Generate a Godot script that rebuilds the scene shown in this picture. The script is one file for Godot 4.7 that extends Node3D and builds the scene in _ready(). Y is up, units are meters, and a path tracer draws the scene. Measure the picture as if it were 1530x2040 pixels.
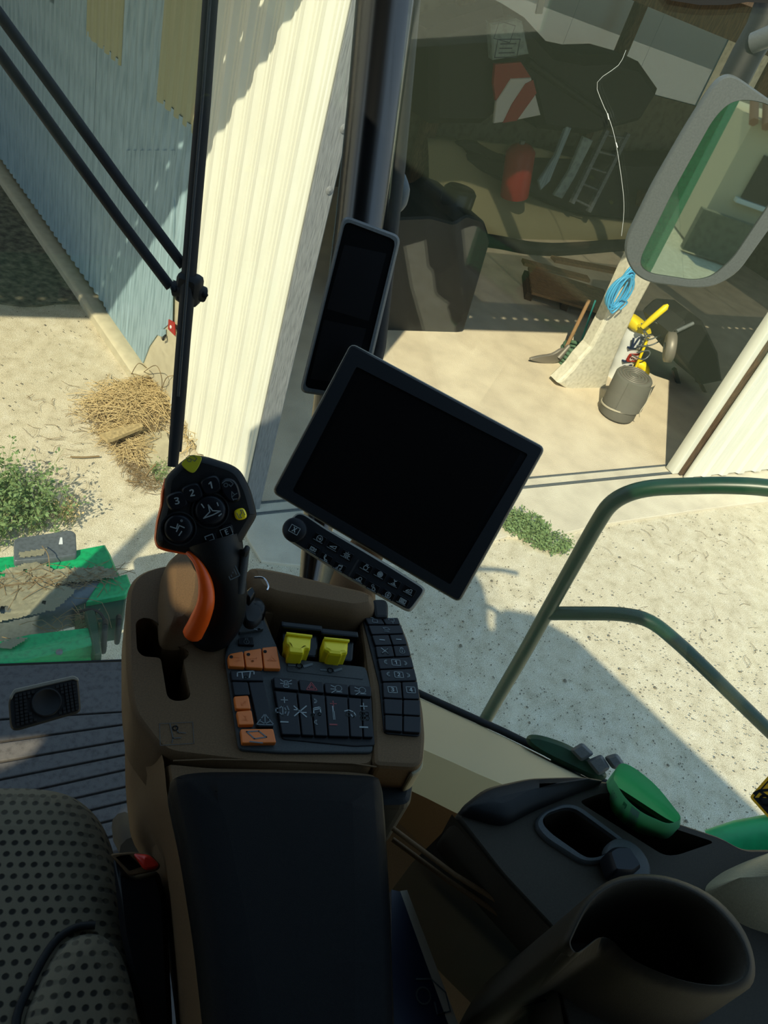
extends Node3D
# A harvester cab looked through from beside the seat: arm-rest console, control lever and displays inside,
# windscreen posts and glass, and a farm shed with its doorway outside. y is up, metres.
var M := {}
var FLAT := -1
var rng := RandomNumberGenerator.new()

# ---------------------------------------------------------------- geometry helpers
class G:
	var st := SurfaceTool.new()
	func _init():
		st.begin(Mesh.PRIMITIVE_TRIANGLES)
	func tri(a: Vector3, b: Vector3, c: Vector3, s := -1):  # counter-clockwise seen from outside
		st.set_smooth_group(s)
		st.add_vertex(a); st.add_vertex(c); st.add_vertex(b)
	func quad(a: Vector3, b: Vector3, c: Vector3, d: Vector3, s := -1):
		tri(a, b, c, s); tri(a, c, d, s)
	func mesh() -> ArrayMesh:
		st.generate_normals()
		return st.commit()

func area(p: Array) -> float:
	var s := 0.0
	for i in p.size():
		var a: Vector2 = p[i]; var b: Vector2 = p[(i + 1) % p.size()]
		s += a.x * b.y - b.x * a.y
	return s
func ccw(p: Array) -> Array:
	var q := p.duplicate()
	if area(q) < 0: q.reverse()
	return q
func inset(p: Array, d: float) -> Array:  # moves every side of a ccw outline inwards by d; corners that would fold over are drawn together
	var o := []
	var n := p.size()
	for i in n:
		var a: Vector2 = p[(i + n - 1) % n]; var b: Vector2 = p[i]; var c: Vector2 = p[(i + 1) % n]
		var u := (b - a).normalized(); var v := (c - b).normalized()
		var m := Vector2(-u.y, u.x) + Vector2(-v.y, v.x)
		m = m / maxf(0.35, m.dot(m) * 0.5)
		o.append(b + m * d)
	if d <= 0: return o
	var ok := []
	for i in n:
		var near := 1e9
		for j in n:
			near = minf(near, Geometry2D.get_closest_point_to_segment(o[i], p[j], p[(j + 1) % n]).distance_to(o[i]))
		ok.append(near > d * .93 and Geometry2D.is_point_in_polygon(o[i], PackedVector2Array(p)))
	if not true in ok: return o
	var q := []
	for i in n:
		if ok[i]: q.append(o[i]); continue
		var lo := 1; var hi := 1
		while not ok[(i + n - lo) % n]: lo += 1
		while not ok[(i + hi) % n]: hi += 1
		q.append(o[(i + n - lo) % n].lerp(o[(i + hi) % n], float(lo) / (lo + hi)))
	return q
func rnd(p: Array, r: float, seg := 5) -> Array:  # rounded corners
	var o := []
	var n := p.size()
	for i in n:
		var a: Vector2 = p[(i + n - 1) % n]; var b: Vector2 = p[i]; var c: Vector2 = p[(i + 1) % n]
		var k1 := minf(r, a.distance_to(b) * 0.48); var k2 := minf(r, c.distance_to(b) * 0.48)
		var s := b + (a - b).normalized() * k1; var e := b + (c - b).normalized() * k2
		for j in seg + 1:
			var t := float(j) / seg
			o.append(s.lerp(b, t).lerp(b.lerp(e, t), t))
	return o
func cs(p: Array, k := 5) -> Array:  # closed smooth curve through points
	var o := []
	var n := p.size()
	for i in n:
		for j in k:
			var a: Vector2 = p[i]
			o.append(a.cubic_interpolate(p[(i + 1) % n], p[(i + n - 1) % n], p[(i + 2) % n], float(j) / k))
	return o
func sp(p: Array, k := 6) -> Array:  # open smooth curve through points in space
	var o := []
	var n := p.size()
	for i in n - 1:
		for j in k:
			var a: Vector3 = p[i]
			o.append(a.cubic_interpolate(p[i + 1], p[maxi(i - 1, 0)], p[mini(i + 2, n - 1)], float(j) / k))
	o.append(p[n - 1])
	return o
func rr(w: float, h: float, r: float, c := Vector2.ZERO, seg := 4) -> Array:
	return rnd([c + Vector2(-w / 2, -h / 2), c + Vector2(w / 2, -h / 2), c + Vector2(w / 2, h / 2), c + Vector2(-w / 2, h / 2)], r, seg)
func circ(r: float, c := Vector2.ZERO, seg := 24) -> Array:
	var o := []
	for i in seg: o.append(c + Vector2.from_angle(TAU * i / seg) * r)
	return o
func lift(p: Array, z: float) -> Array:
	var o := []
	for q in p: o.append(Vector3(q.x, q.y, z))
	return o
func fill(g: G, p: Array, z: float, up := true, s := -1):
	var idx := Geometry2D.triangulate_polygon(PackedVector2Array(p))
	if idx.is_empty():
		var m := Vector2.ZERO
		for q in p: m += q
		m /= p.size()
		p = p + [m]
		for i in p.size() - 1: idx.append_array([i, (i + 1) % (p.size() - 1), p.size() - 1])
	for i in range(0, idx.size(), 3):
		var a: Vector2 = p[idx[i]]; var b: Vector2 = p[idx[i + 1]]; var c: Vector2 = p[idx[i + 2]]
		if ((b - a).cross(c - a) > 0) != up:
			var t := b; b = c; c = t
		g.tri(Vector3(a.x, a.y, z), Vector3(b.x, b.y, z), Vector3(c.x, c.y, z), s)
func skin(g: G, r0: Array, r1: Array, s := -1, closed := true):  # band between two rings, ccw seen from the side of r1
	var n := r0.size()
	for i in (n if closed else n - 1):
		var j := (i + 1) % n
		g.quad(r0[i], r0[j], r1[j], r1[i], s)
# solid over an outline: prof lists (inset, height) from the bottom to the top
func solid(p: Array, prof: Array, s := 1, g: G = null) -> G:
	if g == null: g = G.new()
	var q := ccw(p)
	var last := []
	for i in prof.size():
		var pr: Vector2 = prof[i]
		var ring := inset(q, pr.x) if absf(pr.x) > 1e-6 else q
		var r3 := lift(ring, pr.y)
		if i == 0: fill(g, ring, pr.y, false)
		else: skin(g, last, r3, s)
		if i == prof.size() - 1: fill(g, ring, pr.y, true)
		last = r3
	return g
func plate(p: Array, z0: float, z1: float, b := 0.0, s := -1, g: G = null) -> G:
	if b <= 0.0: return solid(p, [Vector2(0, z0), Vector2(0, z1)], s, g)
	return solid(p, [Vector2(0, z0), Vector2(0, z1 - b), Vector2(b * 0.3, z1 - b * 0.3), Vector2(b, z1)], s, g)
func keyhole(p: Array, hole: Array) -> Array:  # outline with a hole cut in, joined by a hair-thin bridge
	var o := ccw(p); var h := ccw(hole); h.reverse()
	var bi := 0; var bj := 0; var bd := 1e9
	for i in o.size():
		for j in h.size():
			var d: float = o[i].distance_to(h[j])
			if d < bd: bd = d; bi = i; bj = j
	var q := []
	var e: Vector2 = (h[bj] - o[bi]).orthogonal().normalized() * 2e-5
	for i in bi + 1: q.append(o[i])
	for k in h.size(): q.append(h[(bj + k) % h.size()])
	q.append(h[bj] + e); q.append(o[bi] + e)
	for i in range(bi + 1, o.size()): q.append(o[i])
	return q
func face_with_holes(g: G, o: Array, holes: Array, z: float, up: bool):
	var k := o
	for h in holes: k = keyhole(k, h)
	if holes.size() != 1 or not Geometry2D.triangulate_polygon(PackedVector2Array(k)).is_empty():
		fill(g, k, z, up)
		return
	var h: Array = ccw(holes[0])  # zip the two loops together by angle
	var c := Vector2.ZERO
	for q in h: c += q
	c /= h.size()
	var all := []
	for q in o: all.append([(q - c).angle(), q, 0])
	for q in h: all.append([(q - c).angle(), q, 1])
	all.sort_custom(func(x, y): return x[0] < y[0])
	var last := [o[0], h[0]]
	for e in all: last[e[2]] = e[1]
	for e in all:
		var a: Vector2 = last[0]; var b: Vector2 = last[1]; var d: Vector2 = e[1]
		var t := [a, d, b] if (d - a).cross(b - a) > 0 else [a, b, d]
		if not up: t = [t[0], t[2], t[1]]
		g.tri(Vector3(t[0].x, t[0].y, z), Vector3(t[1].x, t[1].y, z), Vector3(t[2].x, t[2].y, z))
		last[e[2]] = d
func holed(p: Array, holes: Array, z0: float, z1: float, b := 0.0, depth := 0.0, g: G = null) -> G:  # plate with openings, or wells of a depth
	if g == null: g = G.new()
	var o := ccw(p)
	var top := inset(o, b) if b > 0 else o
	skin(g, lift(o, z0), lift(o, z1 - b), 1)
	if b > 0: skin(g, lift(o, z1 - b), lift(top, z1), 1)
	face_with_holes(g, top, holes, z1, true)
	for h in holes:
		var hh := ccw(h)
		skin(g, lift(hh, z1), lift(hh, z1 - depth if depth > 0 else z0), -1)
		if depth > 0: fill(g, hh, z1 - depth, true)
	if depth <= 0:
		face_with_holes(g, o, holes, z0, false)
	return g
func tube(pts: Array, r, seg := 10, g: G = null, s := 1) -> G:  # r: a number or one per point
	if g == null: g = G.new()
	var rings := []
	var nrm := Vector3.ZERO
	for i in pts.size():
		var t: Vector3 = (pts[mini(i + 1, pts.size() - 1)] - pts[maxi(i - 1, 0)]).normalized()
		if nrm == Vector3.ZERO: nrm = t.cross(Vector3.UP if absf(t.y) < 0.9 else Vector3.RIGHT).normalized()
		nrm = (nrm - t * nrm.dot(t)).normalized()
		var bn := t.cross(nrm)
		var rad: float = r[i] if r is Array else r
		var ring := []
		for k in seg:
			var a := TAU * k / seg
			ring.append(pts[i] + (nrm * cos(a) + bn * sin(a)) * rad)
		rings.append(ring)
	for i in rings.size() - 1: skin(g, rings[i], rings[i + 1], s)
	for k in seg:
		g.tri(pts[0], rings[0][(k + 1) % seg], rings[0][k])
		g.tri(pts[-1], rings[-1][k], rings[-1][(k + 1) % seg])
	return g
func lathe(prof: Array, seg := 28, g: G = null, s := 1) -> G:  # (radius, height) turned about y, bottom to top on the outside
	if g == null: g = G.new()
	var rings := []
	for p in prof:
		var ring := []
		for k in seg:
			var a := -TAU * k / seg
			ring.append(Vector3(cos(a) * p.x, p.y, sin(a) * p.x))
		rings.append(ring)
	for i in rings.size() - 1: skin(g, rings[i], rings[i + 1], s)
	return g
func box(c: Vector3, size: Vector3, b := 0.0, g: G = null) -> G:
	if g == null: g = G.new()
	var h := size / 2
	if b <= 0:
		var v := []
		for i in 8: v.append(c + Vector3(h.x if i & 1 else -h.x, h.y if i & 2 else -h.y, h.z if i & 4 else -h.z))
		g.quad(v[4], v[5], v[7], v[6]); g.quad(v[1], v[0], v[2], v[3]); g.quad(v[5], v[1], v[3], v[7])
		g.quad(v[0], v[4], v[6], v[2]); g.quad(v[6], v[7], v[3], v[2]); g.quad(v[0], v[1], v[5], v[4])
		return g
	var g2 := solid(rr(size.x, size.y, b * 1.5, Vector2(c.x, c.y), 2), [Vector2(b, c.z - h.z), Vector2(0, c.z - h.z + b), Vector2(0, c.z + h.z - b), Vector2(b, c.z + h.z)], 1, g)
	return g2
func beam(a: Vector3, b: Vector3, w: float, h: float, up := Vector3.UP, g: G = null) -> G:  # square bar from a to b
	if g == null: g = G.new()
	var t := (b - a).normalized()
	var x := t.cross(up).normalized() * w / 2; var y := x.cross(t).normalized() * h / 2
	var r0 := [a - x - y, a + x - y, a + x + y, a - x + y]; var r1 := [b - x - y, b + x - y, b + x + y, b - x + y]
	for i in 4: g.quad(r0[(i + 1) % 4], r0[i], r1[i], r1[(i + 1) % 4])
	g.quad(r0[0], r0[1], r0[2], r0[3]); g.quad(r1[3], r1[2], r1[1], r1[0])
	return g
func surf(rows: Array, s := 1, g: G = null) -> G:  # open sheet through rows of points, first row at the bottom, points left to right seen from outside
	if g == null: g = G.new()
	for i in rows.size() - 1: skin(g, rows[i], rows[i + 1], s, false)
	return g
func lerp_rows(a: Array, b: Array, k: int, bulge: Vector3) -> Array:
	var o := []
	for i in k + 1:
		var t := float(i) / k
		var r := []
		for j in a.size(): r.append(a[j].lerp(b[j], t) + bulge * sin(PI * t))
		o.append(r)
	return o

# ---------------------------------------------------------------- scene helpers
var used := {}
func thing(called: String, label: String, category: String, at = Transform3D(), group := "") -> Node3D:
	var o := Node3D.new()
	o.name = numbered(called); add_child(o, true)
	o.transform = xf_of(at)
	o.set_meta("label", label); o.set_meta("category", category)
	if group: o.set_meta("group", group)
	return o
func xf_of(at) -> Transform3D:
	if at is Transform3D: return at
	var v: Vector3 = at
	return Transform3D(Basis.IDENTITY, v)
func numbered(n: String) -> String:
	used[n] = used.get(n, -1) + 1
	return n if used[n] == 0 else "%s_%03d" % [n, used[n]]
func struct(called: String, at = Transform3D(), label := "") -> Node3D:
	var o := Node3D.new()
	o.name = called; add_child(o, true)
	o.transform = xf_of(at)
	o.set_meta("kind", "structure")
	if label: o.set_meta("label", label)
	return o
func put(called: String, g, m, parent: Node3D, xf := Transform3D(), label := "") -> MeshInstance3D:
	var o := MeshInstance3D.new()
	o.name = called
	o.mesh = g.mesh() if g is G else g
	o.material_override = M[m] if m is String else m
	o.transform = xf
	parent.add_child(o, true)
	if label: o.set_meta("label", label)
	return o
func putw(called: String, g, m, parent: Node3D, label := "") -> MeshInstance3D:  # shape given in scene axes
	return put(called, g, m, parent, parent.global_transform.affine_inverse(), label)
func puts(called: String, g, m, parent: Node3D, world := true) -> MeshInstance3D:
	var o := putw(called, g, m, parent) if world else put(called, g, m, parent)
	o.set_meta("kind", "stuff")
	return o
func text(s: String, size: float, m, parent: Node3D, xf: Transform3D, called := "lettering", deep := 0.0004) -> MeshInstance3D:
	var t := TextMesh.new()
	var f := SystemFont.new()
	f.font_names = PackedStringArray(["Droid Sans"]); f.font_weight = 700
	t.font = f; t.text = s; t.font_size = 32; t.pixel_size = size / 24.0; t.depth = deep; t.curve_step = 2.0
	return put(called, t, m, parent, xf)
func tin(p: Vector2, z := 0.0, ang := 0.0) -> Transform3D:
	return Transform3D(Basis(Vector3(0, 0, 1), ang), Vector3(p.x, p.y, z))

# strokes of the small printed symbols, in a square from -1 to 1
const ICON := {
	"arrow_circle": "c 0 0 .9;-.5 0 .5 0;.1 .4 .5 0 .1 -.4", "wedge": "-1 -.4 .9 -.4 .9 .5 -1 -.4", "gear": "c 0 0 .6;c 0 0 .2;0 .6 0 1;0 -.6 0 -1;.6 0 1 0;-.6 0 -1 0;.42 .42 .7 .7;-.42 .42 -.7 .7;.42 -.42 .7 -.7;-.42 -.42 -.7 -.7",
	"camera": "-.9 -.5 .3 -.5 .3 .5 -.9 .5 -.9 -.5;.3 .1 .9 .5 .9 -.5 .3 -.1;c -.3 0 .3", "phone": "-.6 .9 -.3 .9 -.2 .4 -.5 .2 .1 -.5 .4 -.3 .8 -.6 .6 -.9 .1 -.8 -.6 0 -.6 .9", "note": "c -.6 -.6 .25;c .5 -.4 .25;-.4 -.6 -.4 .6 .7 .9 .7 -.4;-.4 .3 .7 .6",
	"tank": "c 0 -.2 .65;-.3 .45 -.3 .9 .3 .9 .3 .45;.6 .2 .9 .5", "basket": "c 0 0 .8;-.7 .3 .7 .3;-.8 0 .8 0;-.7 -.3 .7 -.3;-.2 .7 -.2 -.7;.2 .7 .2 -.7", "spray": "0 .8 0 -.2;-.5 .9 0 .4 .5 .9;-.8 -.6 .8 -.6;-.4 -.2 .4 -.2 0 -.6", "harvester": "-.9 -.3 -.5 .2 0 .2 .2 .6 .7 .6 .8 -.2 -.9 -.3;c -.4 -.5 .25;c .5 -.5 .35;-1 -.6 -.9 -.3",
	"lamp": "c .2 .1 .5;-.9 -.6 .9 -.6;-.9 -.6 -.2 .1", "cogs": "c -.3 .4 .35;c .4 -.4 .45;.4 -.1 .4 .2;.7 -.4 1 -.4", "drop": "c 0 0 .85;0 .6 .35 -.1 0 -.5 -.35 -.1 0 .6;-.1 -.2 .1 -.2", "screen": "-1 -.6 1 -.6 1 .6 -1 .6 -1 -.6;-.7 -.3 .7 -.3;-.7 0 .4 0;-.7 .3 .7 .3",
	"plus": "-.7 0 .7 0;0 -.7 0 .7", "minus": "-.8 0 .8 0;-.8 -.15 .8 -.15", "speaker": "-.9 -.3 -.5 -.3 0 -.7 0 .7 -.5 .3 -.9 .3 -.9 -.3;.3 -.4 .45 0 .3 .4;.6 -.7 .85 0 .6 .7", "mute": "-.9 -.8 .9 .9;-.9 .8 .8 -.9;-.9 .2 -.3 .2;.2 -.2 .8 -.2", "up": "-.6 -.3 .2 .3 .6 -.3;-.6 -.3 .6 -.3", "tri": "-.9 -.7 .9 -.7 0 .8 -.9 -.7;-.5 -.45 .5 -.45 0 .4 -.5 -.45", "bar": "0 -1 0 1;.08 -1 .08 .2",
	"work_lamp": "c .3 .1 .55;-.2 -.3 -.9 -.8;-.3 -.1 -1 -.1;-.3 .3 -.9 .6;-.1 -.6 .8 -.6", "beacon": "-.4 -.7 .4 -.7 .4 -.3 -.4 -.3 -.4 -.7;-.3 -.3 -.3 .5 .3 .5 .3 -.3;-.9 .7 -.5 .4;.9 .7 .5 .4;-.9 0 -.5 0;.9 0 .5 0;0 .2 0 -.3", "fan": "c -.35 .35 .32;c .35 .35 .32;c -.35 -.35 .32;c .35 -.35 .32", "flow": "-.8 .5 -.2 .7 .5 .4 .8 -.2 .3 -.5;c -.4 0 .3;.1 -.1 .3 -.5 .6 -.3", "left": ".5 .8 -.1 .5 -.4 0 -.1 -.5 .5 -.8;.5 .8 .2 .3 .1 0 .2 -.3 .5 -.8", "right": "-.5 .8 .1 .5 .4 0 .1 -.5 -.5 -.8;-.5 .8 -.2 .3 -.1 0 -.2 -.3 -.5 -.8",
	"frame": "-1 -.75 1 -.75 1 .75 -1 .75 -1 -.75", "header": "-.9 .3 .9 .6 .9 .2;-.9 .3 -.9 -.2;-.4 .3 -.3 -.4;.5 .4 .4 -.3;c 0 -.3 .2", "seed": "-.9 .4 .2 .5 .9 -.1 -.2 -.3 -.9 .4;-.6 -.6 .5 -.7", "cross": "-.8 .8 .8 -.7;.8 .8 -.8 -.6;c .6 .6 .25;c -.6 -.5 .25;c .6 -.5 .25", "lock": "c 0 -.2 .6;-.3 .3 -.3 .8 .3 .8 .3 .3;0 0 0 -.4", "box": "-.6 -.6 .6 -.6 .6 .4 -.6 .4 -.6 -.6;-.9 .8 -.3 .8", "flag": "-.7 .7 .6 .7 .6 -.2 -.2 -.2;-.7 .7 -.7 .2;.2 -.2 .2 -.8",
	"seat": "-.5 .9 -.3 -.4 .3 -.4;-.3 -.4 -.4 -.8;.0 .8 .1 .1 .7 .0;c -.1 .5 .2",
	"leaf": "-.9 -.5 -.4 .2 0 .8 .4 .2 .9 -.5 -.9 -.5;0 .6 0 -.4;-.5 -.1 0 -.4 .5 -.1", "horn": "-.2 .9 -.6 -.2 .1 .1 -.2 .9;.1 .1 .7 .2;-.4 -.7 .3 -.9;-.6 -.2 -.5 -.9", "swap": "-.5 -.6 -.1 -.7 -.2 -.1 .3 .1 .2 .7 .6 .6;-.5 -.6 -.6 .4;.6 .6 .7 -.4", "plane": "-.9 -.5 -.1 -.1 0 .6 .2 -.1 .9 -.4 .1 -.5 -.9 -.5;-.6 .9 -.5 .5;.6 -.8 .9 -.7;.9 .5 .9 .2", "dots": "-.7 .5 -.2 .1 .1 .5;-.3 -.2 .2 .3 .6 -.1;-.2 -.7 .2 -.4;c .6 .7 .08", "lever": "-1 0 -.4 0;c -.1 0 .25;.2 0 1 .3;.3 -.1 1 .2", "moon": "-.6 .6 -.3 -.2 .4 -.4;c .6 -.3 .12",
}
func icon(kind: String, size: float, wid := 0.12, g: G = null, at := Vector2.ZERO, ang := 0.0) -> G:
	if g == null: g = G.new()
	for part in ICON[kind].split(";"):
		var w: PackedStringArray = part.strip_edges().split(" ")
		var p := []
		if w[0] == "c":
			for i in 17: p.append(Vector2(float(w[1]), float(w[2])) + Vector2.from_angle(TAU * i / 16) * float(w[3]))
		else:
			for i in range(0, w.size(), 2): p.append(Vector2(float(w[i]), float(w[i + 1])))
		for i in p.size() - 1:
			var a: Vector2 = p[i]; var b: Vector2 = p[i + 1]
			var t := (b - a).normalized()
			var n := Vector2(-t.y, t.x) * wid / 2
			a -= t * wid * .4; b += t * wid * .4
			var q := [a - n, b - n, b + n, a + n]
			var v := []
			for c in q:
				var c2: Vector2 = c
				var d: Vector2 = (c2 * size).rotated(ang) + at
				v.append(Vector3(d.x, d.y, 0))
			g.quad(v[0], v[1], v[2], v[3])
	return g

# ---------------------------------------------------------------- materials
func noise(freq: float, ramp: Array, size := 512, oct := 5, kind := FastNoiseLite.TYPE_SIMPLEX_SMOOTH, seed_ := 1) -> NoiseTexture2D:
	var n := FastNoiseLite.new()
	n.noise_type = kind; n.frequency = freq; n.fractal_octaves = oct; n.seed = seed_
	var t := NoiseTexture2D.new()
	t.width = size; t.height = size; t.seamless = true; t.noise = n; t.normalize = true
	if ramp:
		var gr := Gradient.new()
		gr.offsets = PackedFloat32Array(); gr.colors = PackedColorArray()
		var off := PackedFloat32Array(); var col := PackedColorArray()
		for r in ramp: off.append(r[0]); col.append(r[1])
		gr.offsets = off; gr.colors = col
		t.color_ramp = gr
	return t
func mat(n: String, c: Color, rough := 0.6, metal := 0.0, spec := 0.5) -> StandardMaterial3D:
	var m := StandardMaterial3D.new()
	m.resource_name = n; m.albedo_color = c; m.roughness = rough; m.metallic = metal; m.metallic_specular = spec
	M[n] = m
	return m
func tri(m: StandardMaterial3D, tex: Texture2D, scale, bump: Texture2D = null, deep := 0.1, world := false):
	m.albedo_texture = tex
	m.uv1_triplanar = true; m.uv1_world_triplanar = world
	m.uv1_scale = scale if scale is Vector3 else Vector3.ONE * scale
	if bump:
		m.heightmap_enabled = true; m.heightmap_texture = bump; m.heightmap_scale = deep
func grey(a: float, b: float) -> Array:
	return [[0.0, Color(a, a, a)], [1.0, Color(b, b, b)]]
func weave() -> ImageTexture:  # seat cloth: staggered dark dimples in a ribbed weave
	var im := Image.create(256, 256, false, Image.FORMAT_RGB8)
	for y in 256:
		for x in 256:
			var best := 1.0
			for c in [Vector2(64, 64), Vector2(192, 64), Vector2(0, 192), Vector2(128, 192), Vector2(256, 192)]:
				var d: Vector2 = Vector2(x, y) - c
				best = minf(best, Vector2(d.x / 44.0, d.y / 40.0).length())
			var v := smoothstep(0.55, 1.0, best)
			var rib := 0.9 + 0.1 * sin(x * TAU / 8.0) * sin(y * TAU / 8.0) + 0.06 * sin((x + 3.0 * y) * 12.9898)
			var k := lerpf(0.28, 1.0, v) * rib
			im.set_pixel(x, y, Color(k, k, k))
	return ImageTexture.create_from_image(im)
func grit0() -> NoiseTexture2D: return noise(.35, [], 512, 3, FastNoiseLite.TYPE_SIMPLEX, 7)
func materials():
	var fine := noise(0.06, grey(.86, 1), 256, 3)
	var pore := noise(0.25, [], 256, 2, FastNoiseLite.TYPE_SIMPLEX, 4)
	var scuff := noise(0.02, [[0.0, Color(.78, .78, .78)], [.5, Color(.95, .95, .95)], [1.0, Color(1, 1, 1)]], 512, 6, FastNoiseLite.TYPE_SIMPLEX_SMOOTH, 9)
	tri(mat("brown_plastic", Color(.44, .34, .235), .62, 0, .3), fine, 30.0, pore, .02)
	tri(mat("slate_plastic", Color(.27, .28, .28), .55, 0, .35), fine, 30.0, pore, .015)
	tri(mat("black_plastic", Color(.07, .072, .075), .5, 0, .35), fine, 40.0, pore, .015)
	tri(mat("pad_vinyl", Color(.04, .044, .055), .55, 0, .25), fine, 40.0, pore, .03)
	tri(mat("key_black", Color(.08, .085, .105), .42, 0, .35), fine, 40.0)
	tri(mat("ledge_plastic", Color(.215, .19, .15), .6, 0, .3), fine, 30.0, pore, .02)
	tri(mat("tan_plastic", Color(.62, .58, .46), .6), fine, 30.0, pore, .02)
	mat("cream_trim", Color(.60, .56, .45), .55, 0, .3)
	mat("trim_lower", Color(.72, .62, .44), .6, 0, .2)
	mat("gloss_black", Color(.025, .027, .032), .3, 0, .35)
	mat("post_black", Color(.03, .035, .045), .22, 0, .7)
	tri(mat("shaded_dark_soil", Color(.62, .60, .50), .95), noise(.02, grey(.45, 1), 512, 6, FastNoiseLite.TYPE_SIMPLEX_SMOOTH, 61), 1.0, grit0(), .8, true)  # mossy earth colour, with the roof's shade painted in as well
	mat("rubber", Color(.05, .05, .055), .7)
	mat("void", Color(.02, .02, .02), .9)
	mat("screen", Color(.05, .045, .045), .3, 0, .2)
	mat("screen_dim", Color(.05, .05, .06), .3)
	tri(mat("bezel", Color(.10, .11, .125), .45, 0, .35), fine, 40.0)
	tri(mat("bezel_edge", Color(.55, .53, .48), .5), fine, 40.0)
	mat("legend", Color(.54, .57, .57), .6)
	mat("legend_dim", Color(.36, .39, .40), .6)
	mat("legend_red", Color(.55, .22, .22), .6)
	mat("orange_key", Color(.85, .43, .12), .5)
	mat("orange_grip", Color(.98, .36, .05), .38)
	mat("yellow", Color(.92, .82, .06), .45)
	mat("yellow_label", Color(.72, .70, .12), .5)
	mat("chrome", Color(.8, .8, .82), .18, 1.0)
	tri(mat("mat_rubber", Color(.42, .40, .39), .75, 0, .3), scuff, 6.0, pore, .03)
	var cl := mat("seat_cloth", Color(.58, .53, .43), .95)
	var wv := weave()
	tri(cl, wv, 58.0, wv, .12)
	cl.rim_enabled = true; cl.rim = .3
	mat("red_button", Color(.85, .18, .12), .4)
	var gl := mat("clear_glass", Color(.72, .80, .70, .022), .02)
	gl.transparency = BaseMaterial3D.TRANSPARENCY_ALPHA
	var mg := mat("mirror_glass", Color(.62, .68, .64), .015, 1.0)
	mg.metallic_specular = .5
	tri(mat("grey_housing", Color(.34, .355, .36), .5), fine, 14.0)
	tri(mat("rail_green", Color(.04, .22, .13), .35), scuff, 3.0)
	tri(mat("body_green", Color(.07, .66, .40), .42), scuff, 4.0)
	tri(mat("dark_green", Color(.04, .24, .15), .5), scuff, 4.0)
	tri(mat("worn_steel", Color(.42, .45, .46), .45, .3), scuff, 5.0)
	tri(mat("galvanised", Color(.52, .55, .56), .45, .4), noise(.03, grey(.75, 1), 256, 4, FastNoiseLite.TYPE_CELLULAR, 3), 3.0)
	# outside
	var dirt := noise(.012, [[0.0, Color(.76, .72, .62)], [.35, Color(.86, .82, .72)], [.7, Color(.89, .855, .76)], [1.0, Color(.93, .90, .82)]], 1024, 8, FastNoiseLite.TYPE_SIMPLEX_SMOOTH, 5)
	var grit := noise(.35, [], 1024, 3, FastNoiseLite.TYPE_SIMPLEX, 7)
	var d := mat("dirt", Color(1, 1, 1), .95)
	tri(d, dirt, .6, grit, .5, true)
	d.detail_enabled = true; d.detail_blend_mode = BaseMaterial3D.BLEND_MODE_MUL
	d.detail_albedo = noise(.3, [[0.0, Color(.45, .43, .38)], [.33, Color(.82, .81, .77)], [.42, Color(1, 1, 1)], [1.0, Color(1, 1, 1)]], 1024, 3, FastNoiseLite.TYPE_SIMPLEX, 8)
	d.detail_uv_layer = BaseMaterial3D.DETAIL_UV_2; d.uv2_triplanar = true; d.uv2_world_triplanar = true; d.uv2_scale = Vector3.ONE * .5
	var conc := noise(.008, [[0.0, Color(.79, .76, .69)], [.5, Color(.85, .82, .745)], [1.0, Color(.89, .865, .79)]], 1024, 7, FastNoiseLite.TYPE_SIMPLEX_SMOOTH, 12)
	tri(mat("slab", Color(.98, .97, .95), .9), conc, .35, grit, .5, true)
	tri(mat("kerb", Color(.95, .94, .88), .9), conc, 1.2, grit, .6, true)
	tri(mat("shed_floor", Color(1, .97, .93), .9), conc, .3, grit, .5, true)
	tri(mat("post_concrete", Color(1, 1, .98), .9), noise(.03, [[0.0, Color(.74, .71, .64)], [.3, Color(.86, .84, .77)], [1.0, Color(.94, .92, .86)]], 512, 6, FastNoiseLite.TYPE_SIMPLEX_SMOOTH, 21), 1.2, grit, .5)
	var streak := noise(.02, [[0.0, Color(.95, .95, .94)], [1.0, Color(1, 1, 1)]], 512, 4, FastNoiseLite.TYPE_SIMPLEX_SMOOTH, 31)
	tri(mat("cream_sheet", Color(.88, .88, .83), .5), streak, Vector3(2, .2, 2))
	tri(mat("blue_sheet", Color(.60, .70, .74), .55), noise(.02, [[0.0, Color(.72, .76, .76)], [.5, Color(.95, .95, .95)], [1.0, Color(1, 1, 1)]], 512, 5, FastNoiseLite.TYPE_SIMPLEX_SMOOTH, 33), Vector3(3, .25, 3))
	tri(mat("tan_sheet", Color(.62, .63, .50), .55), streak, Vector3(3, .25, 3))
	tri(mat("grey_timber", Color(.54, .55, .55), .85), noise(.03, [[0.0, Color(.74, .74, .75)], [.45, Color(.90, .90, .90)], [1.0, Color(1, 1, 1)]], 512, 6, FastNoiseLite.TYPE_SIMPLEX_SMOOTH, 41), Vector3(6, .6, 6), noise(.05, [], 256, 4), .15)
	tri(mat("brown_timber", Color(.42, .32, .22), .85), noise(.03, grey(.55, 1), 512, 6, FastNoiseLite.TYPE_SIMPLEX_SMOOTH, 43), Vector3(4, .5, 4))
	tri(mat("pale_timber", Color(.66, .52, .36), .85), noise(.03, grey(.7, 1), 512, 6, FastNoiseLite.TYPE_SIMPLEX_SMOOTH, 45), Vector3(4, .5, 4))
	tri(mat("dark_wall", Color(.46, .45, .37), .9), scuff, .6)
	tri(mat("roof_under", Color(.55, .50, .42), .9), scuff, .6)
	tri(mat("dark_reflection", Color(.075, .085, .08), .6), scuff, 1.0)  # dark tone of the windscreen reflection shapes
	mat("tarp", Color(.065, .075, .07), .7)
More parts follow.
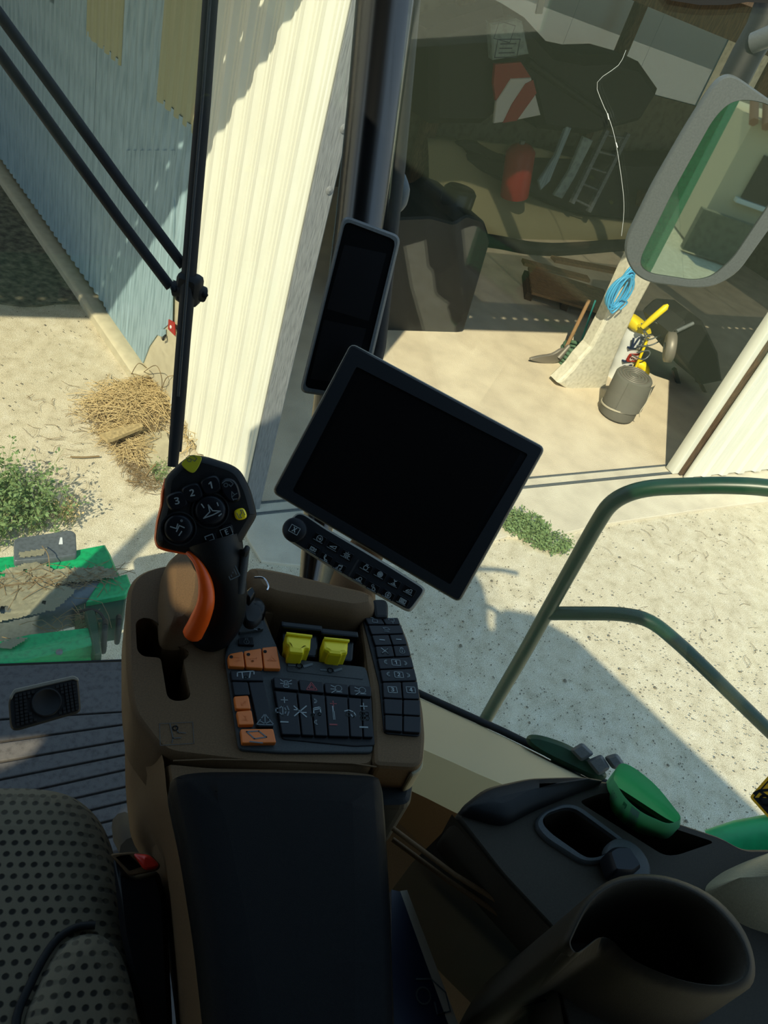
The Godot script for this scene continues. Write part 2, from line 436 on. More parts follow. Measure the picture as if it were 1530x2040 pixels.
	tri(mat("olive_reflection", Color(.72, .69, .53), .95), noise(.2, grey(.75, 1), 512, 4), 1.0, grit, 1.0)  # olive tone of the ground reflected in the windscreen
	tri(mat("pale_board", Color(.62, .70, .70), .7), scuff, 1.0)
	var fr := mat("frosted", Color(.36, .60, .70, .62), .6)
	fr.transparency = BaseMaterial3D.TRANSPARENCY_ALPHA
	mat("red_paint", Color(.62, .12, .09), .5)
	mat("white_paint", Color(.86, .87, .86), .6)
	mat("navy_print", Color(.12, .16, .30), .6)
	mat("blue_hose", Color(.25, .62, .80), .45)
	mat("teal_rod", Color(.10, .50, .50), .5)
	mat("green_hose", Color(.30, .42, .32), .6)
	mat("roll_felt", Color(.41, .405, .37), .95)
	mat("string", Color(.75, .72, .64), .9)
	mat("spade_steel", Color(.52, .50, .46), .5, .4)
	mat("straw", Color(.80, .71, .52), .9)
	tri(mat("dry_board", Color(.78, .69, .50), .9), noise(.03, grey(.7, 1), 256, 5, FastNoiseLite.TYPE_SIMPLEX_SMOOTH, 47), Vector3(4, .5, 4))
	var sk := mat("added_skylight", Color(.75, .78, .70, .74), .6)  # for added roof sheets that let sun into the shed
	sk.transparency = BaseMaterial3D.TRANSPARENCY_ALPHA
	var sk2 := mat("added_skylight_clear", Color(.75, .78, .70, .58), .6)  # clearer grade of the added roof sheets, passes more sun
	sk2.transparency = BaseMaterial3D.TRANSPARENCY_ALPHA
	mat("straw_dark", Color(.52, .44, .31), .9)
	var lf := mat("weed_leaf", Color(.44, .53, .34), .8)
	lf.backlight_enabled = true; lf.backlight = Color(.25, .35, .1)
	mat("weed_stem", Color(.45, .50, .30), .8)
	mat("pebble", Color(.45, .42, .36), .9)
	tri(mat("chaff", Color(.98, .96, .84), .95), noise(.22, [[0.0, Color(.35, .34, .30)], [.45, Color(.72, .71, .66)], [1.0, Color(1, 1, 1)]], 512, 3), 4.0, grit, .6)
	var gp := mat("green_film", Color(.54, .80, .64), .4)
	gp.backlight_enabled = true; gp.backlight = Color(.6, .92, .72)
	var gd := mat("green_film_dark", Color(.30, .58, .45), .45)
	gd.backlight_enabled = true; gd.backlight = Color(.25, .6, .38)
	mat("legend_faint", Color(.26, .25, .23), .6)
	mat("film_band", Color(.55, .80, .72), .45)
	mat("navy_cover", Color(.06, .10, .22), .4)
	mat("page", Color(.72, .70, .64), .8)
	mat("sticker", Color(.93, .66, .05), .5)
	mat("house_wall", Color(.80, .74, .62), .9)
	mat("roof_tile", Color(.60, .42, .32), .9)
	mat("window_dark", Color(.05, .06, .07), .2)

# ---------------------------------------------------------------- the scene
func _ready():
	rng.seed = 20240
	# camera
	var cam := Camera3D.new()
	cam.name = "camera"
	cam.transform = Transform3D(Vector3(.93676, .27469, -.21685), Vector3(-.34997, .73527, -.58043), Vector3(0, .61961, .78491), Vector3(0, 3.3, 0))
	cam.fov = 68.43; cam.near = .02; cam.far = 200
	add_child(cam)
	# sky, sun, exposure
	var env := Environment.new()
	var sky := Sky.new(); var sm := ProceduralSkyMaterial.new()
	sm.sky_top_color = Color(.50, .64, .76); sm.sky_horizon_color = Color(.78, .84, .86)
	sm.ground_bottom_color = Color(.40, .38, .32); sm.ground_horizon_color = Color(.55, .55, .50)
	sm.energy_multiplier = 1.0
	sky.sky_material = sm
	env.background_mode = Environment.BG_SKY; env.sky = sky
	env.tonemap_mode = Environment.TONE_MAPPER_LINEAR; env.tonemap_exposure = 1.63
	env.sdfgi_enabled = true; env.ssao_enabled = true; env.ssil_enabled = true
	var we := WorldEnvironment.new(); we.name = "world_environment"; we.environment = env; add_child(we)
	var sun := DirectionalLight3D.new()
	sun.name = "sun"; sun.light_color = Color(1.0, .97, .835); sun.light_energy = 1.0; sun.shadow_enabled = true; sun.light_angular_distance = .53
	sun.transform = Transform3D(Basis.looking_at(Vector3(.103, -.956, -.995)), Vector3(0, 8, 8))
	add_child(sun)
	materials()
	build_ground()
	build_wall()
	build_shed()
	build_door()
	build_machine()
	build_cab()
	build_console()
	build_lever()
	build_displays()
	build_ledge()
	build_seat()
	build_outside_parts()
	build_shed_things()
	build_plants()

# ---------------------------------------------------------------- ground and buildings
func build_ground():
	var gnd := struct("ground", Transform3D(), "dry pale dirt yard")
	var g := G.new()
	var n := FastNoiseLite.new(); n.frequency = .9; n.seed = 3
	var rows := []
	for i in 121:
		var r := []
		for j in 121:
			var x := -15.0 + 30.0 * j / 120; var z := 12.0 - 36.0 * i / 120
			r.append(Vector3(x, -.012 + .012 * n.get_noise_2d(x, z), z))
		rows.append(r)
	surf(rows, 1, g)
	g.quad(Vector3(-80, -.05, 60), Vector3(80, -.05, 60), Vector3(80, -.05, -60), Vector3(-80, -.05, -60))
	put("soil", g, "dirt", gnd)
	put("shaded_dark_soil", plate(rnd([Vector2(-4.2393, 4.6209), Vector2(-3.7263, 4.8068), Vector2(-3.4129, 4.9595), Vector2(-3.2203, 5.0569), Vector2(-3.0944, 5.2782), Vector2(-2.9334, 5.399), Vector2(-3.2, 5.6915), Vector2(-3.7471, 6.2147), Vector2(-4.4487, 6.8525), Vector2(-4.9255, 7.2554), Vector2(-6.6786, 8.7602), Vector2(-7.479, 7.5243)], .15), -.03, .004), "shaded_dark_soil", gnd, Transform3D(Basis(Vector3(1, 0, 0), Vector3(0, 0, -1), Vector3(0, 1, 0)), Vector3.ZERO))  # dark earth; shade under the roof is painted into its colour too
	var fl := struct("floor", Transform3D(Vector3(0.7769, 0, -0.6296), Vector3(0, 1, 0), Vector3(0.6296, 0, 0.7769), Vector3(-0.75, 0, -3.69)), "concrete shed floor and apron with a door track")
	put("slab", box(Vector3(5.4, -.04, -3.5), Vector3(10.7, .1, 6.94)), "shed_floor", fl)
	var ap := struct("trim_1", Transform3D(), "concrete apron before the shed doorway")
	putw("slab", plate(gp([Vector2(-0.7983, 3.6371), Vector2(-0.7364, 3.6966), Vector2(3.4682, 7.0839), Vector2(4.0759, 7.574), Vector2(4.0168, 6.9023), Vector2(3.3237, 6.3458), Vector2(2.6041, 5.7807), Vector2(1.8331, 5.1459), Vector2(1.5732, 4.9253), Vector2(1.1743, 4.5344), Vector2(0.9068, 4.4109), Vector2(0.4766, 3.9369), Vector2(-0.0602, 3.4852), Vector2(-0.5998, 3.2875), Vector2(-0.7606, 3.4489)]), -.05, .012, .004), "slab", ap).transform = Transform3D(Basis(Vector3(1, 0, 0), Vector3(0, 0, -1), Vector3(0, 1, 0)), Vector3.ZERO)
	for z in [.0, -.1]:
		put("rail", box(Vector3(4.6, .014, z), Vector3(9.4, .02, .016)), "worn_steel", ap, Transform3D(Vector3(0.7769, 0, -0.6296), Vector3(0, 1, 0), Vector3(0.6296, 0, 0.7769), Vector3(-0.75, 0, -3.69)))
	put("rail_bed", box(Vector3(4.6, .004, -.05), Vector3(9.4, .02, .1)), "slab", ap, Transform3D(Vector3(0.7769, 0, -0.6296), Vector3(0, 1, 0), Vector3(0.6296, 0, 0.7769), Vector3(-0.75, 0, -3.69)))
	# stones and straw specks lying about
	var mm := MultiMesh.new(); mm.transform_format = MultiMesh.TRANSFORM_3D
	var pb := G.new()
	lathe([Vector2(.001, -.4), Vector2(.8, -.2), Vector2(1, .1), Vector2(.6, .5), Vector2(.001, .65)], 6, pb)
	mm.mesh = pb.mesh(); mm.instance_count = 9000
	for i in mm.instance_count:
		var p := Vector3(rng.randf_range(-4.2, 5.5), 0, rng.randf_range(-7.5, -1.6))
		if i % 3 == 0: p = Vector3(rng.randf_range(-.9, 3.2), 0, rng.randf_range(-4.2, -2.0))
		var s := rng.randf_range(.002, .0055) * (2.2 if rng.randf() < .03 else 1.0)
		mm.set_instance_transform(i, Transform3D(Basis(Vector3.UP, rng.randf() * TAU).scaled(Vector3(s, s * .8, s * rng.randf_range(.7, 1.5))), p))
	var o := MultiMeshInstance3D.new()
	o.name = "pebbles"; o.multimesh = mm; o.material_override = M.pebble; add_child(o)
	o.set_meta("kind", "stuff"); o.set_meta("label", "small stones scattered over the pale dirt yard"); o.set_meta("category", "pebbles")

func gp(p: Array) -> Array: return p

func corr(x0: float, x1: float, y0: float, y1: float, period: float, prof: Array, thick := .004) -> G:  # ribbed sheet, ribs upright; prof: (part of period, height)
	var a := []; var b := []
	var x := floorf(x0 / period) * period
	var prev := []
	while x < x1:
		for p in prof:
			var xx: float = x + p.x * period
			if xx > x0 + 1e-4 and xx < x1 - 1e-4: prev.append(Vector2(xx, p.y))
		x += period
	prev = [Vector2(x0, 0)] + prev + [Vector2(x1, 0)]
	var g := G.new()
	for p in prev: a.append(Vector3(p.x, y0, p.y)); b.append(Vector3(p.x, y1, p.y))
	skin(g, a, b, -1, false)
	var c := []; var d := []
	for q in a: c.append(q - Vector3(0, 0, thick))
	for q in b: d.append(q - Vector3(0, 0, thick))
	skin(g, d, c, -1, false); skin(g, c, a, -1, false); skin(g, b, d, -1, false)
	return g

func build_wall():
	var w := struct("wall_left", Transform3D(Vector3(0.743, 0, 0.6693), Vector3(0, 1, 0), Vector3(-0.6693, 0, 0.743), Vector3(-0.87, 0, -3.65)), "ribbed sheet partition wall on a concrete kerb")
	var wide := [Vector2(.02, 0), Vector2(.08, .028), Vector2(.28, .028), Vector2(.40, 0), Vector2(.56, 0), Vector2(.585, .006), Vector2(.61, 0), Vector2(.78, 0), Vector2(.805, .006), Vector2(.83, 0)]
	var narrow := [Vector2(.1, 0), Vector2(.28, .016), Vector2(.55, .016), Vector2(.72, 0)]
	var e0: float = Vector2(-1.1099, 0.2797).x
	put("sheet", corr(e0, e0 * .5, .02, 3.6, .165, wide), "cream_sheet", w)
	put("sheet", corr(e0 * .5 - .02, .0, .02, 3.6, .165, wide), "cream_sheet", w, Transform3D(Basis(), Vector3(0, 0, .004)))
	# blue sheets: the nearest is cut slantwise at its foot
	put("sheet", plate([Vector2(-1.4784, 1.7179), Vector2(-2.2754, 1.412), Vector2(-2.4505, 0.1643), Vector2(-2.4547, -0.0669), Vector2(-2.0317, -0.0451), Vector2(-1.6758, 0.0556), Vector2(-1.584, 0.2746), Vector2(-1.4567, 0.4596), Vector2(-1.268, 0.6653)], .004, .012), "blue_sheet", w)
	var x := e0 - .9
	for i in 6:
		put("sheet", corr(x - .9, x + .02, .1, 1.93, .115, narrow), "blue_sheet", w, Transform3D(Basis(), Vector3(0, 0, .002 * (i % 2))))
		x -= .9
	put("sheet", corr(e0 - .92, e0, .95, 1.93, .115, narrow), "blue_sheet", w)
	var c1: float = Vector2(-1.8153, 1.8914).x
	var c2: float = Vector2(-2.4208, 1.905).x
	var c3: float = Vector2(-3.0685, 1.901).x
	put("upper_sheet", corr(c1, e0 + .01, 1.9, 3.6, .13, narrow), "tan_sheet", w, Transform3D(Basis(), Vector3(0, 0, .006)))
	put("upper_sheet", corr(c2, c1, 1.9, 3.6, .115, narrow), "blue_sheet", w, Transform3D(Basis(), Vector3(0, 0, .003)))
	put("upper_sheet", corr(c3, c2, 1.9, 3.6, .13, narrow), "tan_sheet", w, Transform3D(Basis(), Vector3(0, 0, .006)))
	put("upper_sheet", corr(-6.6, c3, 1.9, 3.6, .115, narrow), "blue_sheet", w)
	put("core", box(Vector3(-3.3, 1.8, -.06), Vector3(6.6, 3.6, .08)), "kerb", w)
	put("kerb", box(Vector3(-4.2, .0, .045), Vector3(5.3, .16, .17), .02), "kerb", w)
	put("base_panel", box(Vector3(e0 - .3, .3, -.008), Vector3(.75, .64, .02)), "kerb", w)
	var tag := put("tag", plate([Vector2(-1.3013, 0.6616), Vector2(-1.2146, 0.6885), Vector2(-1.1849, 0.6054), Vector2(-1.2928, 0.5924)], .012, .02), "red_paint", w, Transform3D(), "small red tag on the blue sheet's edge")
	put("rivet", plate(circ(.012, Vector2(-1.2512, 0.6325), 10), .02, .024), "white_paint", tag)
	put("bracket", plate([Vector2(-1.4068, 0.5174), Vector2(-1.3385, 0.5656), Vector2(-1.3259, 0.5133), Vector2(-1.382, 0.4879)], .012, .05, .005), "blue_sheet", w)
	put("hook", tube([Vector3(-1.8618, 0.5281, -4.5164), Vector3(-1.8556, 0.5354, -4.4705), Vector3(-1.8762, 0.4866, -4.5159)], .008, 6), "rubber", w, Transform3D(Vector3(0.743, 0, 0.6693), Vector3(0, 1, 0), Vector3(-0.6693, 0, 0.743), Vector3(-0.87, 0, -3.65)).affine_inverse())
	# timber jamb at the end of the wall
	var j := struct("trim_2", Transform3D(Vector3(0.7769, 0, -0.6296), Vector3(0, 1, 0), Vector3(0.6296, 0, 0.7769), Vector3(-0.75, 0, -3.69)), "weathered grey timber jamb at the end of the cream wall")
	put("timber", box(Vector3(-.055, 1.8, -.115), Vector3(.124, 3.6, .14), .006), "grey_timber", j)
	var kn := []
	for q in [Vector2(0.0039, 2.1122), Vector2(0.001, 2.3963)]: kn.append(q)
	for q in kn:
		put("knot", lathe([Vector2(.022, -.002), Vector2(.02, .003), Vector2(.012, .001), Vector2(.008, .004), Vector2(.001, .005)], 14), "grey_timber", j, Transform3D(Basis(Vector3.RIGHT, PI / 2).scaled(Vector3(.8, 1, 1.3)), Vector3(clampf(q.x, -.1, -.02), q.y, -.044)))

func build_shed():
	var f := Transform3D(Vector3(0.7769, 0, -0.6296), Vector3(0, 1, 0), Vector3(0.6296, 0, 0.7769), Vector3(-0.75, 0, -3.69))
	var rf := struct("ceiling", f, "dark underside of the shed roof")
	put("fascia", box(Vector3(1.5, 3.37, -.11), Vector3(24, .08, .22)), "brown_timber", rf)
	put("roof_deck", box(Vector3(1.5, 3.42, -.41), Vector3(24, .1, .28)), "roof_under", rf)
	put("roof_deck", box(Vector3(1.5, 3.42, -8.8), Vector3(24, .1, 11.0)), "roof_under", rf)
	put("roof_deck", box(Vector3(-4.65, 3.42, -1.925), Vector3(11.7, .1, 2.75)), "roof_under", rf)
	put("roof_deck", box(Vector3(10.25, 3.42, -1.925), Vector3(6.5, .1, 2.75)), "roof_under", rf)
	for k in 6:
		put("added_roof_light", box(Vector3(1.2 + .97 * k + .485, 3.42, -1.27), Vector3(.98, .012, 1.44)), "added_skylight", rf)  # added unseen sheets, put in to brighten the shed inside
		put("added_roof_light", box(Vector3(1.2 + .97 * k + .485, 3.42, -2.65), Vector3(.98, .012, 1.3)), "added_skylight_clear", rf)
	var tg := G.new()
	for i in 150: box(Vector3(-10.4 + .16 * i, 3.36, -.245), Vector3(.085, .05, .07), 0, tg)
	puts("corrugation_ends", tg, "galvanised", rf, false)
	for x in [1.2, 3.2, 5.2, 7.2, 9.2]:
		put("rafter", box(Vector3(x, 3.24, -3.3), Vector3(.1, .22, 6.0)), "brown_timber", rf)
	var bw := struct("wall_back", Transform3D(Vector3(0.7769, 0, -0.6296), Vector3(0, 1, 0), Vector3(0.6296, 0, 0.7769), Vector3(-4.6537, 0, -8.5068)), "dark back wall of the shed")
	var o0: Vector2 = Vector2(4.9025, 2.2389)
	var o1: Vector2 = Vector2(9.0424, 2.5755)
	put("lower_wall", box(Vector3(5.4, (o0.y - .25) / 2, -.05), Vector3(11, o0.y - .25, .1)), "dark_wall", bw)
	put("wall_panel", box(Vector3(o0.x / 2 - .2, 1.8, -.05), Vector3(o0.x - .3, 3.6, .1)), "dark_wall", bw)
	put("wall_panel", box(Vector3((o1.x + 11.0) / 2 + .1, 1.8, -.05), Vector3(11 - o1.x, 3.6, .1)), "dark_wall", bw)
	var wn := struct("window_3", Transform3D(Vector3(0.7769, 0, -0.6296), Vector3(0, 1, 0), Vector3(0.6296, 0, 0.7769), Vector3(-4.6537, 0, -8.5068)), "pale reflected sky built as an opening high in the back wall")  # stands in for sky reflected in the windscreen
	for i in 3:
		var wx := o0.x - .35 + (o1.x - o0.x + .5) * i / 3.0
		put("pane", box(Vector3(wx + .5 * (o1.x - o0.x + .5) / 3.0, o0.y + .75, -.05), Vector3((o1.x - o0.x + .5) / 3.0 - .004, 2.5, .012)), "frosted", wn)
	put("pale_strip", plate([Vector2(5.4548, 2.5332), Vector2(5.4033, 2.7927), Vector2(5.4949, 2.8123), Vector2(5.5483, 2.5522)], -.03, .0), "white_paint", wn)
	var rw := struct("wall_right", f, "dark right wall of the shed")
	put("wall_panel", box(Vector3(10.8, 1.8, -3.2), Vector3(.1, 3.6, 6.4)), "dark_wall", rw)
	var up := struct("trim_3", f, "timber uprights inside the shed")
	for q in [[Vector2(9.4713, 2.1422).x, .2], [Vector2(6.8776, 1.0019).x, .14], [Vector2(4.1938, 1.2744).x, .2]]:
		put("upright", box(Vector3(q[0], 1.7, -5.95), Vector3(q[1], 3.4, .16), .01), "brown_timber", up)
	put("upright", box(Vector3(Vector2(9.6812, 2.547).x, 1.7, -5.7), Vector3(.3, 3.4, .1), .01), "pale_timber", up)

func build_door():
	var d := struct("door_1", Transform3D(Vector3(0.7769, 0, -0.6296), Vector3(0, 1, 0), Vector3(0.6296, 0, 0.7769), Vector3(-0.75, 0, -3.69)), "cream ribbed sliding shed door")
	var x0: float = Vector2(4.0171, 0.0024).x
	var prof := [Vector2(.1, 0), Vector2(.2, .024), Vector2(.5, .024), Vector2(.6, 0)]
	for i in 4:
		put("sheet", corr(x0 + .1 + i * 1.0, x0 + 1.12 + i * 1.0, .03, 3.42, .25, prof), "cream_sheet", d, Transform3D(Basis(), Vector3(0, 0, .1 + .004 * (i % 2))))
	put("edge_channel", box(Vector3(x0 + .07, 1.72, .1), Vector3(.07, 3.4, .05), .006), "cream_sheet", d)
	put("rear_channel", box(Vector3(x0 - .02, 1.67, -.02), Vector3(.08, 3.3, .1), .006), "cream_sheet", d)
	put("gap_post", box(Vector3(x0 + .04, 1.67, .04), Vector3(.05, 3.28, .04)), "brown_timber", d)
	put("backing", box(Vector3(x0 + 2.2, 1.72, .06), Vector3(4.2, 3.4, .03)), "cream_sheet", d)

# ---------------------------------------------------------------- the machine
func build_machine():
	var b := struct("exterior", Transform3D(), "green body of the harvester behind the cab")
	b.name = "trim_4"
	put("tank_side", box(Vector3(-.1, 2.3, 3.8), Vector3(2.8, 2.2, 5.2), .06), "body_green", b)
	put("tank_band", box(Vector3(-.1, 1.9, 1.19), Vector3(2.6, .10, .04), .01), "yellow", b)
	put("pale_panel", box(Vector3(.95, 2.5, 1.19), Vector3(.16, 1.6, .04), .01), "film_band", b)
	put("shadow_pole", tube([Vector3(-1.69, 2.0, .6), Vector3(-1.69, 3.8, .6)], .06), "rubber", b)  # unseen pole, added to cast the narrow shadow strip on the dirt
	put("shadow_pole_foot", tube([Vector3(-1.69, 2.0, .6), Vector3(-1.3, 1.9, 1.2)], .05), "rubber", b)
	put("front_axle", box(Vector3(.2, 1.45, .3), Vector3(1.6, .5, 1.4), .05), "dark_green", b)
	var h := struct("trim_5", Transform3D(), "tiled farmhouse behind the yard, seen in the mirror")
	put("house_wall", box(Vector3(10.2, 1.2, 15), Vector3(9, 2.4, 4)), "house_wall", h)
	for k in 36:
		put("tile_row", tube([Vector3(5.6 + .26 * k, 2.35, 12.7), Vector3(5.6 + .26 * k, 3.7, 15)], .09, 6), "roof_tile", h)
	for x in [6.5, 8.4]:
		put("window", box(Vector3(x, 1.5, 12.97), Vector3(.6, .8, .1)), "window_dark", h)
		put("window_sill", box(Vector3(x, 1.05, 12.93), Vector3(.8, .08, .2)), "white_paint", h)
	put("low_wall", box(Vector3(6.6, .4, 12.4), Vector3(2.4, .8, .2)), "dark_wall", h)

func build_cab():
	# unseen roof: outline and notch shaped to throw the shadow over the yard
	var r := struct("roof_slab", Transform3D(), "unseen cab roof with its outline shaped for the yard shadow")
	r.name = "ceiling_1"
	var top := [Vector2(2.3, -.87), Vector2(2.3, -1.2), Vector2(-1.25, -1.2), Vector2(-1.25, .72), Vector2(-1.15, .8), Vector2(-1.08, .92), Vector2(-1.02, .95), Vector2(-.98, 1.02), Vector2(.3, .36), Vector2(.42, .2), Vector2(.48, .02), Vector2(.49, -.1), Vector2(.51, -.17), Vector2(.545, -.16), Vector2(.53, -.02), Vector2(.6, .06), Vector2(.78, .11), Vector2(1.1, .02)]
	var sun_hole1 := rnd(ccw([Vector2(-0.2499, -0.2444), Vector2(-0.2427, -0.2253), Vector2(-0.2163, -0.2104), Vector2(-0.1994, -0.2387), Vector2(-0.1897, -0.2779), Vector2(-0.2035, -0.2902), Vector2(-0.2204, -0.2885), Vector2(-0.2402, -0.2607)]), .01, 3)  # added openings, cut so that sun lands on console and mat
	var sun_hole2 := rnd(ccw([Vector2(-0.7496, -0.9329), Vector2(-0.6795, -0.8807), Vector2(-0.603, -0.8384), Vector2(-0.6084, -0.8971), Vector2(-0.6391, -0.9419), Vector2(-0.6872, -1.0196)]), .01, 3)
	var sun_hole3 := rnd(ccw([Vector2(-0.4341, -0.9469), Vector2(-0.401, -0.9118), Vector2(-0.3807, -0.9516), Vector2(-0.4063, -0.9673)]), .005, 3)
	put("roof_skin", holed(top, [sun_hole1, sun_hole2, sun_hole3], 0.0, .02), "rubber", r, Transform3D(Basis(Vector3(1, 0, 0), Vector3(0, 0, -1), Vector3(0, 1, 0)), Vector3(0, 3.45, 0)))
	var fl := struct("floor_1", Transform3D(Vector3(0.9312, 0, -0.3645), Vector3(-0.3645, 0, -0.9312), Vector3(0, 1, 0), Vector3(0, 1.95, -0.5)), "ribbed grey rubber mat on the cab floor")
	put("pan", plate([Vector2(-0.6546, 0.5079), Vector2(-0.4429, 0.5212), Vector2(-0.3346, 0.5348), Vector2(-0.2102, 0.5486), Vector2(-0.0359, 0.569), Vector2(0.2698, 0.4716), Vector2(0.1791, -0.3393), Vector2(-0.5965, -0.2532), Vector2(-0.917, 0.4856)], -.06, 0), "mat_rubber", fl)
	var ys := [[1335., 1335.], [1431., 1416.], [1476., 1442.], [1516., 1474.], [1551., 1503.], [1587., 1533.], [1622., 1567.], [1655., 1597.], [1690., 1627.], [1725., 1657.]]
	var st := []
	st = [Vector2(-0.6351, 0.4224), Vector2(-0.4162, 0.3972), Vector2(-0.2012, 0.4241), Vector2(-0.1219, 0.4335)] + [Vector2(-0.5938, 0.2908), Vector2(-0.4063, 0.3505), Vector2(-0.198, 0.3949), Vector2(-0.1203, 0.4116)] + [Vector2(-0.5784, 0.2418), Vector2(-0.3978, 0.3107), Vector2(-0.1943, 0.3601), Vector2(-0.1181, 0.379)] + [Vector2(-0.5651, 0.1992), Vector2(-0.3907, 0.2772), Vector2(-0.191, 0.3296), Vector2(-0.116, 0.3496)] + [Vector2(-0.5523, 0.1586), Vector2(-0.3836, 0.2438), Vector2(-0.1877, 0.2989), Vector2(-0.1139, 0.3199)] + [Vector2(-0.5401, 0.1196), Vector2(-0.377, 0.2125), Vector2(-0.184, 0.2653), Vector2(-0.1115, 0.285)] + [Vector2(-0.5283, 0.0822), Vector2(-0.3709, 0.1838), Vector2(-0.1809, 0.2365), Vector2(-0.1095, 0.2562)] + [Vector2(-0.5171, 0.0464), Vector2(-0.365, 0.156), Vector2(-0.1779, 0.2086), Vector2(-0.1075, 0.2283)] + [Vector2(-0.5063, 0.012), Vector2(-0.3589, 0.1274), Vector2(-0.1748, 0.1797), Vector2(-0.1055, 0.2002)] + [Vector2(-0.4959, -0.0211), Vector2(-0.353, 0.0997), Vector2(-0.1718, 0.1517), Vector2(-0.1035, 0.1711)]
	for i in 9:
		var o := []
		for k in 4: o.append(st[i * 4 + 4 + k])
		for k in 4: o.append(st[i * 4 + 3 - k])
		put("mat_rib", plate(inset(ccw(o), .0022), 0, .007, .002), "mat_rubber", fl)
	put("mat_edge", plate([Vector2(-0.6536, 0.4812), Vector2(-0.437, 0.495), Vector2(-0.2176, 0.5213), Vector2(-0.1289, 0.5336), Vector2(-0.122, 0.4347), Vector2(-0.2013, 0.4253), Vector2(-0.4167, 0.3993), Vector2(-0.6358, 0.4245)], 0, .007, .002), "mat_rubber", fl)
	# back and left of the cab, out of the picture, close it against the light from behind
	var bk := struct("wall_cab", Transform3D(), "rear wall of the cab")
	bk.name = "wall_rear"
	put("panel", box(Vector3(-.12, 2.7, .95), Vector3(2.3, 1.5, .06)), "black_plastic", bk)
	put("side_panel", box(Vector3(-1.2, 2.4, .2), Vector3(.06, .7, 1.5)), "black_plastic", bk)
	# front post and glass
	var p := struct("trim_6", Transform3D(), "round black windscreen post")
	put("post", tube([Vector3(-0.2433, 3.2641, -1.1132), Vector3(-0.2226, 3.1877, -1.1124), Vector3(-0.2009, 3.0673, -1.0978), Vector3(-0.175, 2.9345, -1.0655), Vector3(-0.1496, 2.8065, -1.0167), Vector3(-0.1105, 2.6358, -0.9323), Vector3(-0.0658, 2.4529, -0.8188), Vector3(-0.047, 2.3816, -0.7709)], [.037, .037, .036, .0355, .034, .032, .016, .016], 20), "post_black", p)
	put("seal", tube([Vector3(-0.2207, 3.2713, -1.1384), Vector3(-0.1964, 3.1946, -1.1384), Vector3(-0.1532, 3.0083, -1.1122), Vector3(-0.0964, 2.7786, -1.0317), Vector3(-0.0799, 2.6327, -0.9577)], .013, 8), "rubber", p)
	var w1 := struct("window_1", Transform3D(Vector3(0.9231, 0, -0.3846), Vector3(-0.0077, 0.9998, -0.0185), Vector3(0.3845, 0.02, 0.9229), Vector3(-0.0732, 1.897, -1.1468)), "left front windscreen pane")
	put("pane", plate([Vector2(-0.9206, -0.121), Vector2(-0.635, -0.0736), Vector2(-0.3853, -0.0405), Vector2(-0.0205, 0.2036), Vector2(-0.0494, 0.597), Vector2(-0.116, 1.0248), Vector2(-0.1671, 1.2868), Vector2(-0.1974, 1.425), Vector2(-0.7771, 1.2596)], -.005, 0), "clear_glass", w1)
	put("frit_band", plate([Vector2(-0.9236, -0.1433), Vector2(-0.6357, -0.0928), Vector2(-0.5146, -0.0769), Vector2(-0.3841, -0.0601), Vector2(-0.1985, 0.0022), Vector2(-0.2012, 0.0234), Vector2(-0.3857, -0.0334), Vector2(-0.5149, -0.0505), Vector2(-0.6348, -0.0649), Vector2(-0.9194, -0.1125)], .0, .004), "rubber", w1)
	var w2 := struct("window_2", Transform3D(Vector3(0.9635, 0, 0.2676), Vector3(-0.0183, 0.9977, 0.0659), Vector3(-0.267, -0.0684, 0.9613), Vector3(-0.0366, 2.202, -1.098)), "right window pane")
	put("pane", plate([Vector2(-0.0291, -0.0354), Vector2(0.2553, -0.157), Vector2(0.6467, -0.0705), Vector2(0.7745, -0.0741), Vector2(0.8722, -0.0501), Vector2(0.9185, 0.0174), Vector2(1.0038, 0.1209), Vector2(0.2719, 1.2025), Vector2(-0.1517, 1.0932), Vector2(-0.1362, 1.0009), Vector2(-0.0957, 0.7507)], -.005, 0), "clear_glass", w2)
	put("frit_band", plate([Vector2(0.1339, 1.1004), Vector2(0.2655, 1.1389), Vector2(0.2767, 1.1214), Vector2(0.2273, 1.109), Vector2(0.2105, 1.1013), Vector2(0.185, 1.0935), Vector2(0.1542, 1.0886)], .0, .004), "rubber", w2)
	put("sill_seal", tube([Vector3(0.198, 2.0523, -1.0435), Vector3(0.2744, 2.0705, -1.021), Vector3(0.3784, 2.0964, -0.9902), Vector3(0.4797, 2.1156, -0.9607), Vector3(0.5579, 2.1292, -0.938), Vector3(0.618, 2.1327, -0.9211), Vector3(0.7179, 2.1151, -0.8946), Vector3(0.7375, 2.1158, -0.8891)], .0075, 8), "rubber", w2, Transform3D(Vector3(0.9635, 0, 0.2676), Vector3(-0.0183, 0.9977, 0.0659), Vector3(-0.267, -0.0684, 0.9613), Vector3(-0.0366, 2.202, -1.098)).affine_inverse())
	put("sill_seal", tube([Vector3(0.7842, 2.181, -0.8715), Vector3(0.8111, 2.1735, -0.8646), Vector3(0.834, 2.1975, -0.8565), Vector3(0.8428, 2.2426, -0.8508), Vector3(0.8587, 2.301, -0.8423)], .009, 8), "rubber", w2, Transform3D(Vector3(0.9635, 0, 0.2676), Vector3(-0.0183, 0.9977, 0.0659), Vector3(-0.267, -0.0684, 0.9613), Vector3(-0.0366, 2.202, -1.098)).affine_inverse())
	var cb := thing("cobweb_strand", "fine pale cobweb strand hanging across the right pane", "cobweb", Transform3D(Vector3(0.9635, 0, 0.2676), Vector3(-0.0183, 0.9977, 0.0659), Vector3(-0.267, -0.0684, 0.9613), Vector3(-0.0366, 2.202, -1.098)))
